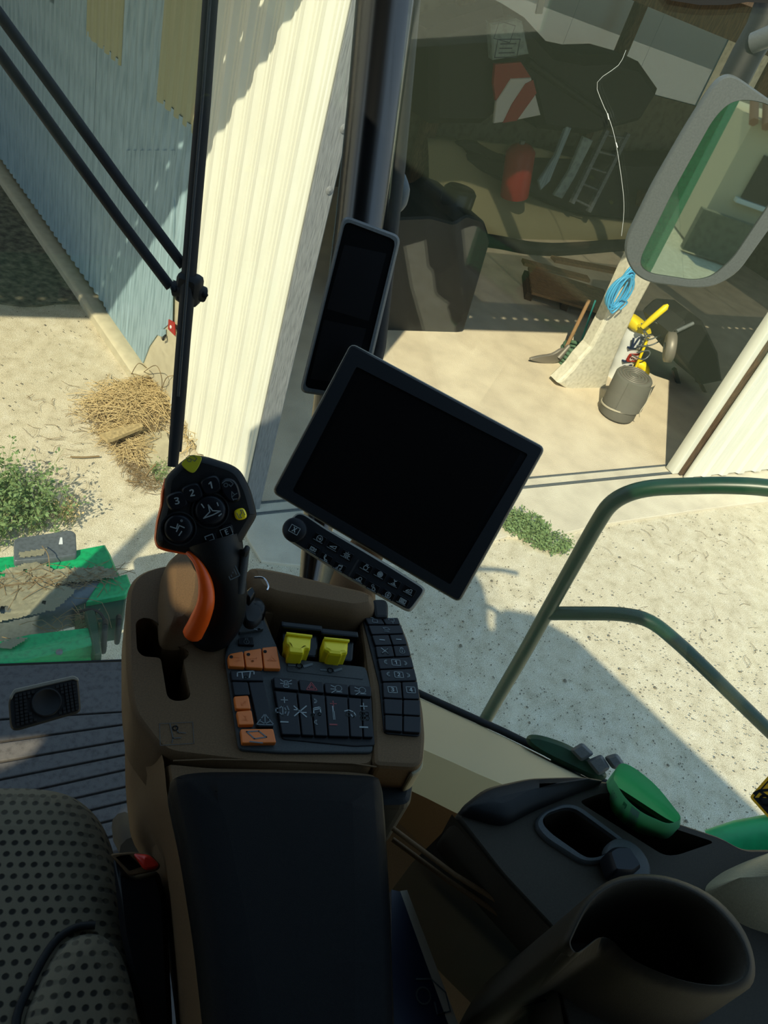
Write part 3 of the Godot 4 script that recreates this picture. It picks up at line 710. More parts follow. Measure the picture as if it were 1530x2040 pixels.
	putw("thread", tube(sp([Vector3(0.0705, 3.2344, -0.9886), Vector3(0.0695, 3.2191, -0.99), Vector3(0.0555, 3.1967, -0.9954), Vector3(0.0696, 3.1801, -0.9927), Vector3(0.0817, 3.1701, -0.99), Vector3(0.0999, 3.1505, -0.9864), Vector3(0.1287, 3.11, -0.9813), Vector3(0.1429, 3.0855, -0.9791), Vector3(0.1533, 3.0583, -0.9781)], 3), .00022, 4), "white_paint", cb)
	putw("knot", tube([Vector3(0.0794, 3.1725, -0.9905), Vector3(0.0836, 3.1675, -0.9897)], .0007, 5), "white_paint", cb)
	putw("knot", tube([Vector3(0.1013, 3.1488, -0.9861), Vector3(0.1052, 3.1447, -0.9853)], .0007, 5), "white_paint", cb)
	var ol := thing("outside_lamp_pod", "small grey teardrop lamp pod just right of the black windscreen post", "lamp pod", Vector3(-0.1582, 2.9282, -1.2881))
	putw("pod", tube(sp([Vector3(-0.1767, 2.961, -1.2947), Vector3(-0.166, 2.9474, -1.2925), Vector3(-0.1564, 2.9303, -1.2889), Vector3(-0.1519, 2.9107, -1.2837), Vector3(-0.1549, 2.895, -1.2785)], 3), sp_r([.002, .008, .0115, .009, .003], 3), 12), "grey_housing", ol)
	putw("bracket", tube([Vector3(-0.1549, 2.895, -1.2785), Vector3(-0.1512, 2.8881, -1.2237), Vector3(-0.1533, 2.9148, -1.0834)], .0045, 8), "grey_housing", ol)
	# tan trim under the right window
	var t := struct("trim_7", Transform3D(), "tan trim panel under the right window")
	var e0 := [Vector3(0.0506, 2.0081, -1.0876), Vector3(0.2132, 2.0424, -1.04), Vector3(0.2999, 2.0642, -1.0143), Vector3(0.3939, 2.0856, -0.9867), Vector3(0.4863, 2.1006, -0.96), Vector3(0.596, 2.1252, -0.9277), Vector3(0.7194, 2.1124, -0.8944)]
	var e1 := [Vector3(0.0421, 2.58, -0.5311), Vector3(0.1381, 2.58, -0.5272), Vector3(0.1721, 2.58, -0.525), Vector3(0.203, 2.58, -0.5222), Vector3(0.2336, 2.58, -0.5207), Vector3(0.2703, 2.58, -0.5172), Vector3(0.3068, 2.58, -0.5125)]
	var e2 := [Vector3(0.0555, 2.56, -0.5012), Vector3(0.1194, 2.56, -0.4863), Vector3(0.1559, 2.56, -0.483), Vector3(0.1893, 2.56, -0.4786), Vector3(0.2221, 2.56, -0.4778), Vector3(0.2581, 2.56, -0.4733), Vector3(0.2937, 2.56, -0.4689)]
	var e3 := [Vector3(0.0758, 2.44, -0.5412), Vector3(0.1439, 2.44, -0.5111), Vector3(0.1943, 2.44, -0.49), Vector3(0.2329, 2.44, -0.4723), Vector3(0.2697, 2.44, -0.4608), Vector3(0.3088, 2.44, -0.4507), Vector3(0.3475, 2.44, -0.4352)]
	put("upper_panel", surf(lerp_rows(e1, e0, 6, Vector3(0, .012, 0)), 1), "cream_trim", t)
	put("lower_panel", surf([e2, e1], 2), "trim_lower", t)
	put("side_panel", surf([e3, e2], 2), "brown_plastic", t)
	put("kick_panel", surf(lerp_rows([Vector3(0.1185, 2.3, -0.397), Vector3(0.1999, 2.3, -0.3888), Vector3(0.2976, 2.3, -0.3538), Vector3(0.4283, 2.3, -0.2851)], [Vector3(0.0321, 2.47, -0.5495), Vector3(0.1333, 2.47, -0.5182), Vector3(0.2154, 2.47, -0.4962), Vector3(0.3207, 2.47, -0.4603)], 4, Vector3.ZERO), 1), "brown_plastic", t)

# ---------------------------------------------------------------- arm-rest console
func key(t: Node3D, o: Array, z: float, m: String, pic := "", at := Vector2.ZERO, size := .004, lm := "legend", called := "key", r := .0015):
	var k := put(called, plate(rnd(o, r, 3), z - .004, z, .0008), m, t)
	if pic: put("symbol", icon(pic, size), lm, k, tin(at, z + .0003))
	return k

func build_console():
	var t := thing("armrest_console", "brown moulded control console with dark keypads, orange keys and two yellow paddles", "control console", Transform3D(Vector3(0.9312, 0, -0.3645), Vector3(-0.3645, 0, -0.9312), Vector3(0, 1, 0), Vector3(-0.0215, 2.75, -0.3715)))
	var slot := rnd([Vector2(-0.1229, 0.1027), Vector2(-0.1179, 0.109), Vector2(-0.1096, 0.1086), Vector2(-0.102, 0.1018), Vector2(-0.097, 0.0806), Vector2(-0.0797, 0.0781), Vector2(-0.0742, 0.073), Vector2(-0.0765, 0.0668), Vector2(-0.0794, 0.065), Vector2(-0.0713, 0.0286), Vector2(-0.0743, 0.0235), Vector2(-0.0848, 0.022), Vector2(-0.0903, 0.0261), Vector2(-0.0985, 0.0657), Vector2(-0.1131, 0.0657), Vector2(-0.1186, 0.0718)], .004, 3)
	var well := [Vector2(-0.0078, 0.1246), Vector2(0.0093, 0.1263), Vector2(0.0489, 0.1238), Vector2(0.0904, 0.1201), Vector2(0.0864, 0.0676), Vector2(0.0071, 0.0723), Vector2(0.0021, 0.088)]
	var outline := rnd([Vector2(-0.1334, 0.1253), Vector2(-0.1335, 0.1438), Vector2(-0.1292, 0.1584), Vector2(-0.1193, 0.1702), Vector2(-0.0976, 0.1811), Vector2(-0.0589, 0.1793), Vector2(-0.0193, 0.1637), Vector2(0.0306, 0.1527), Vector2(0.093, 0.1412), Vector2(0.0976, 0.1233), Vector2(0.0953, 0.0682), Vector2(0.0835, -0.0352), Vector2(0.0028, -0.0367), Vector2(-0.0897, -0.0265), Vector2(-0.1169, 0.0095), Vector2(-0.1254, 0.0533)], .012, 4)
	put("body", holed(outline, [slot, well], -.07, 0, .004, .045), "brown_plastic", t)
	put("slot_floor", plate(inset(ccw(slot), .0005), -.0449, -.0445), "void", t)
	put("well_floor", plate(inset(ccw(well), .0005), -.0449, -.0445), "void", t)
	# sloping left flank
	var a := [Vector3(-0.1934, 2.744, -0.4444), Vector3(-0.1593, 2.744, -0.3795), Vector3(-0.1352, 2.744, -0.3414), Vector3(-0.1165, 2.744, -0.3283), Vector3(-0.0978, 2.744, -0.3179), Vector3(-0.0774, 2.744, -0.2854), Vector3(-0.0567, 2.744, -0.2564), Vector3(-0.0237, 2.744, -0.2068), Vector3(0.0059, 2.744, -0.1585), Vector3(0.0264, 2.744, -0.1227)]
	var f0 := [Vector3(-0.1969, 2.73, -0.4528), Vector3(-0.1674, 2.72, -0.3954), Vector3(-0.145, 2.71, -0.3562), Vector3(-0.1277, 2.705, -0.3356), Vector3(-0.1063, 2.705, -0.3196), Vector3(-0.0875, 2.7, -0.2928), Vector3(-0.0624, 2.7, -0.2597), Vector3(-0.0301, 2.7, -0.2111), Vector3(0.0005, 2.7, -0.1632), Vector3(0.0213, 2.7, -0.1304)]
	var f1 := [Vector3(-0.2163, 2.63, -0.5041), Vector3(-0.1954, 2.59, -0.4668), Vector3(-0.1697, 2.57, -0.4188), Vector3(-0.1499, 2.55, -0.3843), Vector3(-0.1301, 2.55, -0.3523), Vector3(-0.1125, 2.55, -0.3302), Vector3(-0.0714, 2.55, -0.3023), Vector3(-0.0407, 2.55, -0.2542), Vector3(-0.0064, 2.55, -0.2019), Vector3(0.0176, 2.55, -0.1603)]
	putw("flank", surf([sp(f1, 4), sp(f0, 4), sp(a, 4)], 1), "brown_plastic", t)
	# raised hood left of the lever
	var hood := rnd([Vector2(-0.1001, 0.0765), Vector2(-0.106, 0.1191), Vector2(-0.1064, 0.1599), Vector2(-0.0998, 0.1781), Vector2(-0.0873, 0.1852), Vector2(-0.0679, 0.1837), Vector2(-0.0612, 0.1588), Vector2(-0.0611, 0.1237), Vector2(-0.0655, 0.0952), Vector2(-0.0771, 0.0783)], .01, 4)
	put("hood", solid(hood, [Vector2(0, -.004), Vector2(.003, .012), Vector2(.008, .022), Vector2(.014, .025)], 1), "brown_plastic", t)
	# rear ridge behind the paddles
	var rg := rnd([Vector2(-0.0302, 0.1651), Vector2(-0.0168, 0.1709), Vector2(0.0109, 0.1673), Vector2(0.0517, 0.1584), Vector2(0.0931, 0.1507), Vector2(0.1038, 0.1423), Vector2(0.1013, 0.1237), Vector2(0.0786, 0.1164), Vector2(0.0486, 0.12), Vector2(-0.0005, 0.1254), Vector2(-0.0197, 0.1342)], .008, 4)
	put("ridge", solid(rg, [Vector2(0, -.06), Vector2(0, .008), Vector2(.004, .018), Vector2(.01, .022)], 1), "brown_plastic", t)
	put("pod_hinge", plate(rnd([Vector2(0.1009, 0.1447), Vector2(0.114, 0.1461), Vector2(0.1176, 0.141), Vector2(0.1147, 0.1217), Vector2(0.0998, 0.1203)], .004), -.03, .012, .003), "black_plastic", t)
	# slate key field
	var slate := rnd([Vector2(-0.044, 0.0703), Vector2(-0.0393, 0.0916), Vector2(-0.0302, 0.1096), Vector2(-0.0093, 0.1201), Vector2(0.0021, 0.088), Vector2(0.0071, 0.0717), Vector2(0.0867, 0.0665), Vector2(0.0885, 0.0431), Vector2(0.0816, -0.0227), Vector2(0.0033, -0.0247), Vector2(-0.0314, -0.0228)], .005, 4)
	put("key_field", plate(slate, -.002, .003, .0015), "slate_plastic", t)
	put("key_frame", plate(rnd([Vector2(-0.0037, 0.0474), Vector2(0.087, 0.0419), Vector2(0.0838, -0.0165), Vector2(0.0658, -0.0179), Vector2(0.0037, -0.0131)], .003), .002, .0042, .001), "rubber", t)
	put("label_strip", plate(rnd([Vector2(0.0126, 0.0704), Vector2(0.0843, 0.0629), Vector2(0.0819, 0.0515), Vector2(0.011, 0.0559)], .002), .002, .0036, .0004), "slate_plastic", t)
	put("symbol", icon("lever", .011), "legend_dim", t, tin(Vector2(0.0238, 0.0622), .0042))
	put("symbol", icon("lever", .010), "legend_dim", t, tin(Vector2(0.0522, 0.0591), .0042))
	# lock key by the lever foot
	key(t, [Vector2(-0.033, 0.1075), Vector2(-0.0103, 0.1157), Vector2(-0.0092, 0.1), Vector2(-0.032, 0.0934)], .007, "slate_plastic", "moon", Vector2(-0.0186, 0.101), .008, "legend_dim", "selector_plate")
	key(t, [Vector2(-0.0325, 0.0887), Vector2(-0.0187, 0.0904), Vector2(-0.0179, 0.0812), Vector2(-0.0325, 0.0807)], .006, "key_black", "lock", Vector2(-0.0252, 0.0847), .004, "legend_dim")
	# orange keys
	key(t, [Vector2(-0.0421, 0.0649), Vector2(-0.04, 0.0683), Vector2(-0.0288, 0.0719), Vector2(-0.0271, 0.0545), Vector2(-0.0411, 0.0547)], .008, "orange_key", "flag", Vector2(-0.0346, 0.0616), .004, "orange_key", "orange_key")
	key(t, [Vector2(-0.028, 0.072), Vector2(-0.0125, 0.0765), Vector2(-0.0111, 0.0545), Vector2(-0.0262, 0.0546)], .008, "orange_key", "header", Vector2(-0.0204, 0.0626), .004, "orange_key", "orange_key")
	key(t, [Vector2(-0.0116, 0.0772), Vector2(0.0019, 0.0799), Vector2(0.0046, 0.0549), Vector2(-0.0102, 0.0545)], .008, "orange_key", "leaf", Vector2(-0.0032, 0.0649), .004, "orange_key", "orange_key")
	for q in [Vector2(-0.039, 0.0646), Vector2(-0.0239, 0.0684), Vector2(-0.0089, 0.0728)]:
		put("pilot_light", plate(circ(.0016, q, 10), .0078, .0084), "void", t)
	key(t, [Vector2(-0.0398, 0.051), Vector2(-0.013, 0.0522), Vector2(-0.0105, 0.0417), Vector2(-0.0384, 0.0406)], .007, "key_black", "header", Vector2(-0.0263, 0.0466), .008)
	key(t, [Vector2(-0.0384, 0.0396), Vector2(-0.0245, 0.0399), Vector2(-0.0225, 0.0266), Vector2(-0.0361, 0.0254)], .007, "key_black")
	key(t, [Vector2(-0.0241, 0.0399), Vector2(-0.0105, 0.0407), Vector2(-0.0031, -0.0035), Vector2(-0.0165, -0.0039)], .007, "key_black", "leaf", Vector2(-0.0105, 0.002), .008, "legend_dim", "long_key")
	key(t, [Vector2(-0.0365, 0.0239), Vector2(-0.0242, 0.0255), Vector2(-0.0222, 0.0122), Vector2(-0.0348, 0.0117)], .008, "orange_key", "swap", Vector2(-0.0285, 0.0173), .003, "orange_key", "orange_key")
	key(t, [Vector2(-0.0343, 0.0093), Vector2(-0.0218, 0.0112), Vector2(-0.0198, -0.0026), Vector2(-0.0322, -0.0035)], .008, "orange_key", "spray", Vector2(-0.0268, 0.0028), .003, "orange_key", "orange_key")
	key(t, [Vector2(-0.031, -0.0072), Vector2(-0.004, -0.0059), Vector2(-0.0019, -0.0189), Vector2(-0.0298, -0.0201)], .008, "orange_key", "seed", Vector2(-0.0179, -0.0133), .009, "legend_dim", "orange_key")
	# four lamp keys and six lower keys
	var xs := [Vector2(-0.0029, 0.0459), Vector2(0.0196, 0.0445), Vector2(0.0428, 0.0426), Vector2(0.0656, 0.0418), Vector2(0.0873, 0.0408)]
	var ym := [Vector2(-0.0023, 0.0338), Vector2(0.0203, 0.0324), Vector2(0.0428, 0.031), Vector2(0.0652, 0.03), Vector2(0.0863, 0.0295)]
	var tops := ["beacon", "tri", "work_lamp", "work_lamp"]
	for i in 4:
		key(t, [xs[i] + Vector2(.0006, 0), xs[i + 1] - Vector2(.0006, 0), ym[i + 1] + Vector2(-.0006, .0005), ym[i] + Vector2(.0006, .0005)], .008, "key_black", tops[i], (xs[i] + xs[i + 1] + ym[i] + ym[i + 1]) / 4, .0055, "legend_red" if i == 1 else "legend")
	var la := [Vector2(-0.002, 0.0323), Vector2(0.018, 0.0313), Vector2(0.0301, 0.0308), Vector2(0.0431, 0.0299), Vector2(0.0637, 0.0289), Vector2(0.0763, 0.0284), Vector2(0.0861, 0.0284)]
	var lb := [Vector2(0.0026, -0.0108), Vector2(0.0195, -0.0108), Vector2(0.0307, -0.0109), Vector2(0.0424, -0.011), Vector2(0.0613, -0.0109), Vector2(0.0729, -0.011), Vector2(0.0823, -0.0108)]
	for i in 6:
		var k := put("key", plate(rnd([lb[i] + Vector2(.0005, 0), lb[i + 1] - Vector2(.0005, 0), la[i + 1] - Vector2(.0005, .0005), la[i] + Vector2(.0005, -.0005)], .0012, 3), .003, .0075, .0008), "key_black", t)
		var marks := []
		if i == 0: marks = [["plus", Vector2(0.0065, 0.0225), .004, "legend"], ["speaker", Vector2(0.0047, 0.0119), .0065, "legend_dim"], ["minus", Vector2(0.0056, 0.0012), .004, "legend"]]
		if i == 1: marks = [["mute", Vector2(0.02, 0.012), .006, "legend"]]
		if i == 2: marks = [["right", Vector2(0.034, 0.0228), .003, "legend"], ["note", Vector2(0.0337, 0.0121), .0055, "legend"], ["left", Vector2(0.0324, 0.0017), .003, "legend"]]
		if i == 3: marks = [["plus", Vector2(0.0496, 0.0209), .004, "legend_red"], ["bar", Vector2(0.0488, 0.0117), .0065, "legend"], ["minus", Vector2(0.0478, 0.0003), .004, "legend_red"]]
		if i == 4: marks = [["flow", Vector2(0.0641, 0.0109), .006, "legend"]]
		if i == 5: marks = [["plus", Vector2(0.0771, 0.0196), .0045, "legend"], ["fan", Vector2(0.0768, 0.0099), .0062, "legend"], ["minus", Vector2(0.0745, -0.0012), .0045, "legend"]]
		for m in marks: put("symbol", icon(m[0], m[2], .17), m[3], k, tin(m[1], .0078))
	# paddles
	for q in [[[Vector2(0.0085, 0.0877), Vector2(0.0323, 0.0863), Vector2(0.0302, 0.07), Vector2(0.0247, 0.0701), Vector2(0.0239, 0.0644), Vector2(0.0102, 0.0651), Vector2(0.0106, 0.0724), Vector2(0.008, 0.0745)], [Vector2(0.0083, 0.1016), Vector2(0.043, 0.0997), Vector2(0.0399, 0.0712), Vector2(0.0081, 0.0735)]], [[Vector2(0.0435, 0.0849), Vector2(0.0674, 0.084), Vector2(0.0648, 0.0681), Vector2(0.0594, 0.0671), Vector2(0.0593, 0.0654), Vector2(0.0471, 0.0662), Vector2(0.0469, 0.0684), Vector2(0.0423, 0.0704)], [Vector2(0.0457, 0.0969), Vector2(0.0778, 0.0953), Vector2(0.0733, 0.069), Vector2(0.0446, 0.0704)]]]:
		put("paddle_housing", plate(rnd(q[1], .004, 3), -.03, .006, .002), "gloss_black", t)
		put("paddle", plate(rnd(q[0], .0018, 3), .0, .02, .003), "yellow", t)
		var e: Array = q[0]
		put("paddle_ridge", tube([Vector3(e[0].x, e[0].y - .003, .0205), Vector3(e[1].x, e[1].y - .003, .0205)], .0016, 6), "yellow", t)
		put("paddle_guide", plate(rnd([q[1][0] + Vector2(-.002, .006), q[1][1] + Vector2(.003, .006), q[1][1] + Vector2(.003, -.002), q[1][0] + Vector2(-.002, -.002)], .002, 3), -.02, .012, .002), "gloss_black", t)
	# right pod
	var pod := rnd([Vector2(0.0878, 0.1243), Vector2(0.1296, 0.1283), Vector2(0.1346, 0.1011), Vector2(0.136, 0.0564), Vector2(0.1353, 0.0206), Vector2(0.1323, -0.0052), Vector2(0.1256, -0.0307), Vector2(0.1181, -0.0369), Vector2(0.08, -0.0353), Vector2(0.0867, 0.029)], .006, 4)
	put("pod", plate(pod, -.05, .004, .004), "brown_plastic", t)
	put("pod_edge", plate(rnd([Vector2(0.1221, 0.1282), Vector2(0.1308, 0.129), Vector2(0.1362, 0.1013), Vector2(0.138, 0.0566), Vector2(0.1373, 0.0207), Vector2(0.1338, -0.0052), Vector2(0.1263, -0.0344), Vector2(0.1136, -0.0416), Vector2(0.1174, -0.0204)], .006, 4), -.06, -.002, .003), "cream_trim", t)
	put("pod_foot", plate(rnd([Vector2(0.0793, -0.0166), Vector2(0.1323, -0.0152), Vector2(0.1214, -0.0528), Vector2(0.0875, -0.0532)], .01, 4), -.1, -.03, .006), "black_plastic", t)
	put("pod_panel", plate(rnd([Vector2(0.0897, 0.1226), Vector2(0.1273, 0.1274), Vector2(0.1314, 0.1009), Vector2(0.1329, 0.062), Vector2(0.1329, 0.0312), Vector2(0.1282, -0.0019), Vector2(0.1253, -0.0075), Vector2(0.0931, -0.0055), Vector2(0.0957, 0.0456)], .004, 4), .003, .0055, .001), "rubber", t)
	var rows := [[Vector2(0.0901, 0.122), Vector2(0.1081, 0.1236), Vector2(0.1264, 0.1253)], [Vector2(0.0926, 0.1126), Vector2(0.111, 0.1143), Vector2(0.1276, 0.1157)], [Vector2(0.0946, 0.1003), Vector2(0.1129, 0.1025), Vector2(0.1294, 0.1045)], [Vector2(0.0964, 0.0871), Vector2(0.1145, 0.0891), Vector2(0.1308, 0.091)], [Vector2(0.0965, 0.0729), Vector2(0.1149, 0.0754), Vector2(0.132, 0.0772)], [Vector2(0.0971, 0.0597), Vector2(0.1157, 0.0615), Vector2(0.1327, 0.0637)], [Vector2(0.0976, 0.0458), Vector2(0.1165, 0.0474), Vector2(0.1331, 0.0489)], [Vector2(0.0961, 0.0284), Vector2(0.1148, 0.0282), Vector2(0.1319, 0.0285)], [Vector2(0.0946, 0.0116), Vector2(0.112, 0.0113), Vector2(0.1296, 0.011)], [Vector2(0.0927, -0.005), Vector2(0.1092, -0.006), Vector2(0.126, -0.0065)]]
	var pics := [["box", "flag"], ["seed", ""], ["minus", "minus"], ["cross", "lock"], ["left", "right"], ["left", "right"], ["frame", "frame"], ["", ""], ["", ""]]
	for i in 9:
		var wide: bool = i in [1, 4, 5]
		for c in (1 if wide else 2):
			var l: Vector2 = rows[i][c]; var r2: Vector2 = rows[i][2 if wide else c + 1]; var lb2: Vector2 = rows[i + 1][c]; var rb: Vector2 = rows[i + 1][2 if wide else c + 1]
			var ins := Vector2(.0006, .0006)
			var k := put("key", plate(rnd([lb2 + ins, rb + Vector2(-ins.x, ins.y), r2 - ins, l + Vector2(ins.x, -ins.y)], .0012, 3), .004, .009, .0008), "key_black", t)
			var mid := (l + r2 + lb2 + rb) / 4
			if i in [4, 5]:
				put("symbol", icon("left", .003, .3), "legend", k, tin(mid + Vector2(-.0105, 0), .0094))
				put("symbol", icon("right", .003, .3), "legend", k, tin(mid + Vector2(.0095, 0), .0094))
				put("symbol", icon("frame", .0042), "legend", k, tin(mid, .0094))
				text(str(i - 3), .0045, "legend", k, tin(mid, .0094), "digit")
			elif i == 6:
				put("symbol", icon("frame", .0042), "legend", k, tin(mid, .0094))
				text(str(3 + c), .0045, "legend", k, tin(mid, .0094), "digit")
			elif pics[i][c]:
				put("symbol", icon(pics[i][c], .0042 if pics[i][c] != "minus" else .0032, .16), "legend_dim" if i < 2 else "legend", k, tin(mid, .0094))
	# printed warning on the brown shell
	put("symbol", icon("frame", .013, .04), "legend_faint", t, tin(Vector2(-0.0805, -0.0085), .0006, .1))
	put("symbol", icon("seat", .010, .09), "legend_faint", t, tin(Vector2(-0.0805, -0.0085), .0006, .1))
	# key and ring at the lever foot
	var ky := thing("ignition_key", "small black ignition key with a bright ring beside the control lever", "key", Transform3D(Vector3(0.9312, 0, -0.3645), Vector3(-0.3645, 0, -0.9312), Vector3(0, 1, 0), Vector3(-0.0215, 2.75, -0.3715)))
	put("key_head", solid(rnd([Vector2(-0.0321, 0.1068), Vector2(-0.0248, 0.113), Vector2(-0.0157, 0.1067), Vector2(-0.0137, 0.095), Vector2(-0.0215, 0.0855), Vector2(-0.0304, 0.0876)], .004, 3), [Vector2(.001, .02), Vector2(0, .022), Vector2(0, .028), Vector2(.002, .03)], 1), "rubber", ky)
	put("key_collar", lathe([Vector2(.012, 0), Vector2(.012, .012), Vector2(.009, .018), Vector2(.001, .018)], 18), "gloss_black", ky, Transform3D(Basis(Vector3.RIGHT, PI / 2), Vector3(Vector2(-0.0198, 0.1172).x, Vector2(-0.0198, 0.1172).y, .002)))
	put("key_ring", tube(sp([Vector3(Vector2(-0.022, 0.1384).x, Vector2(-0.022, 0.1384).y, .034), Vector3(Vector2(-0.0138, 0.1367).x, Vector2(-0.0138, 0.1367).y, .036), Vector3(Vector2(-0.0091, 0.1295).x, Vector2(-0.0091, 0.1295).y, .034), Vector3(Vector2(-0.0102, 0.1244).x, Vector2(-0.0102, 0.1244).y, .033)]), .0009, 6), "chrome", ky)
	put("key_tag", solid(rnd([Vector2(-0.0327, 0.1097), Vector2(-0.0259, 0.1185), Vector2(-0.0224, 0.1097), Vector2(-0.0283, 0.0995)], .003, 3), [Vector2(0, .036), Vector2(0, .043), Vector2(.0015, .045)], 1), "gloss_black", ky)
	# arm-rest pad
	var ar := thing("armrest_pad", "long dark padded arm rest behind the keypads", "armrest", Transform3D(Vector3(0.9312, 0, -0.3645), Vector3(-0.3645, 0, -0.9312), Vector3(0, 1, 0), Vector3(-0.0215, 2.75, -0.3715)))
	var pad := rnd([Vector2(-0.085, -0.0587), Vector2(-0.0804, -0.0526), Vector2(-0.0631, -0.0494), Vector2(-0.0257, -0.0487), Vector2(0.0293, -0.0488), Vector2(0.0752, -0.0506), Vector2(0.0819, -0.0561), Vector2(0.0793, -0.0952), Vector2(0.0741, -0.1531), Vector2(0.0651, -0.2301), Vector2(0.0616, -0.2648), Vector2(-0.0472, -0.2551), Vector2(-0.0516, -0.2167), Vector2(-0.0601, -0.1639), Vector2(-0.0717, -0.1088)], .012, 5)
	put("pad", solid(pad, [Vector2(.004, -.012), Vector2(0, -.004), Vector2(0, .012), Vector2(.004, .021), Vector2(.012, .026), Vector2(.03, .028)], 1), "pad_vinyl", ar)
	put("shell", solid(rnd([Vector2(-0.0908, -0.0265), Vector2(-0.053, -0.03), Vector2(0.0031, -0.0301), Vector2(0.0621, -0.0311), Vector2(0.0889, -0.0342), Vector2(0.0898, -0.0662), Vector2(0.0839, -0.1435), Vector2(0.07, -0.2606), Vector2(-0.0468, -0.2502), Vector2(-0.0528, -0.2098), Vector2(-0.0627, -0.1547), Vector2(-0.0752, -0.0971), Vector2(-0.0838, -0.0629)], .01, 4), [Vector2(0, -.12), Vector2(0, -.03), Vector2(.002, -.012), Vector2(.006, -.004)], 1), "brown_plastic", ar)
	put("seam", tube([Vector3(-0.0856, 2.751, -0.311), Vector3(-0.0596, 2.751, -0.3232), Vector3(-0.0075, 2.751, -0.3435), Vector3(0.0478, 2.751, -0.3641), Vector3(0.0688, 2.751, -0.3693)], .0008, 6), "brown_plastic", ar, Transform3D(Vector3(0.9312, 0, -0.3645), Vector3(-0.3645, 0, -0.9312), Vector3(0, 1, 0), Vector3(-0.0215, 2.75, -0.3715)).affine_inverse())

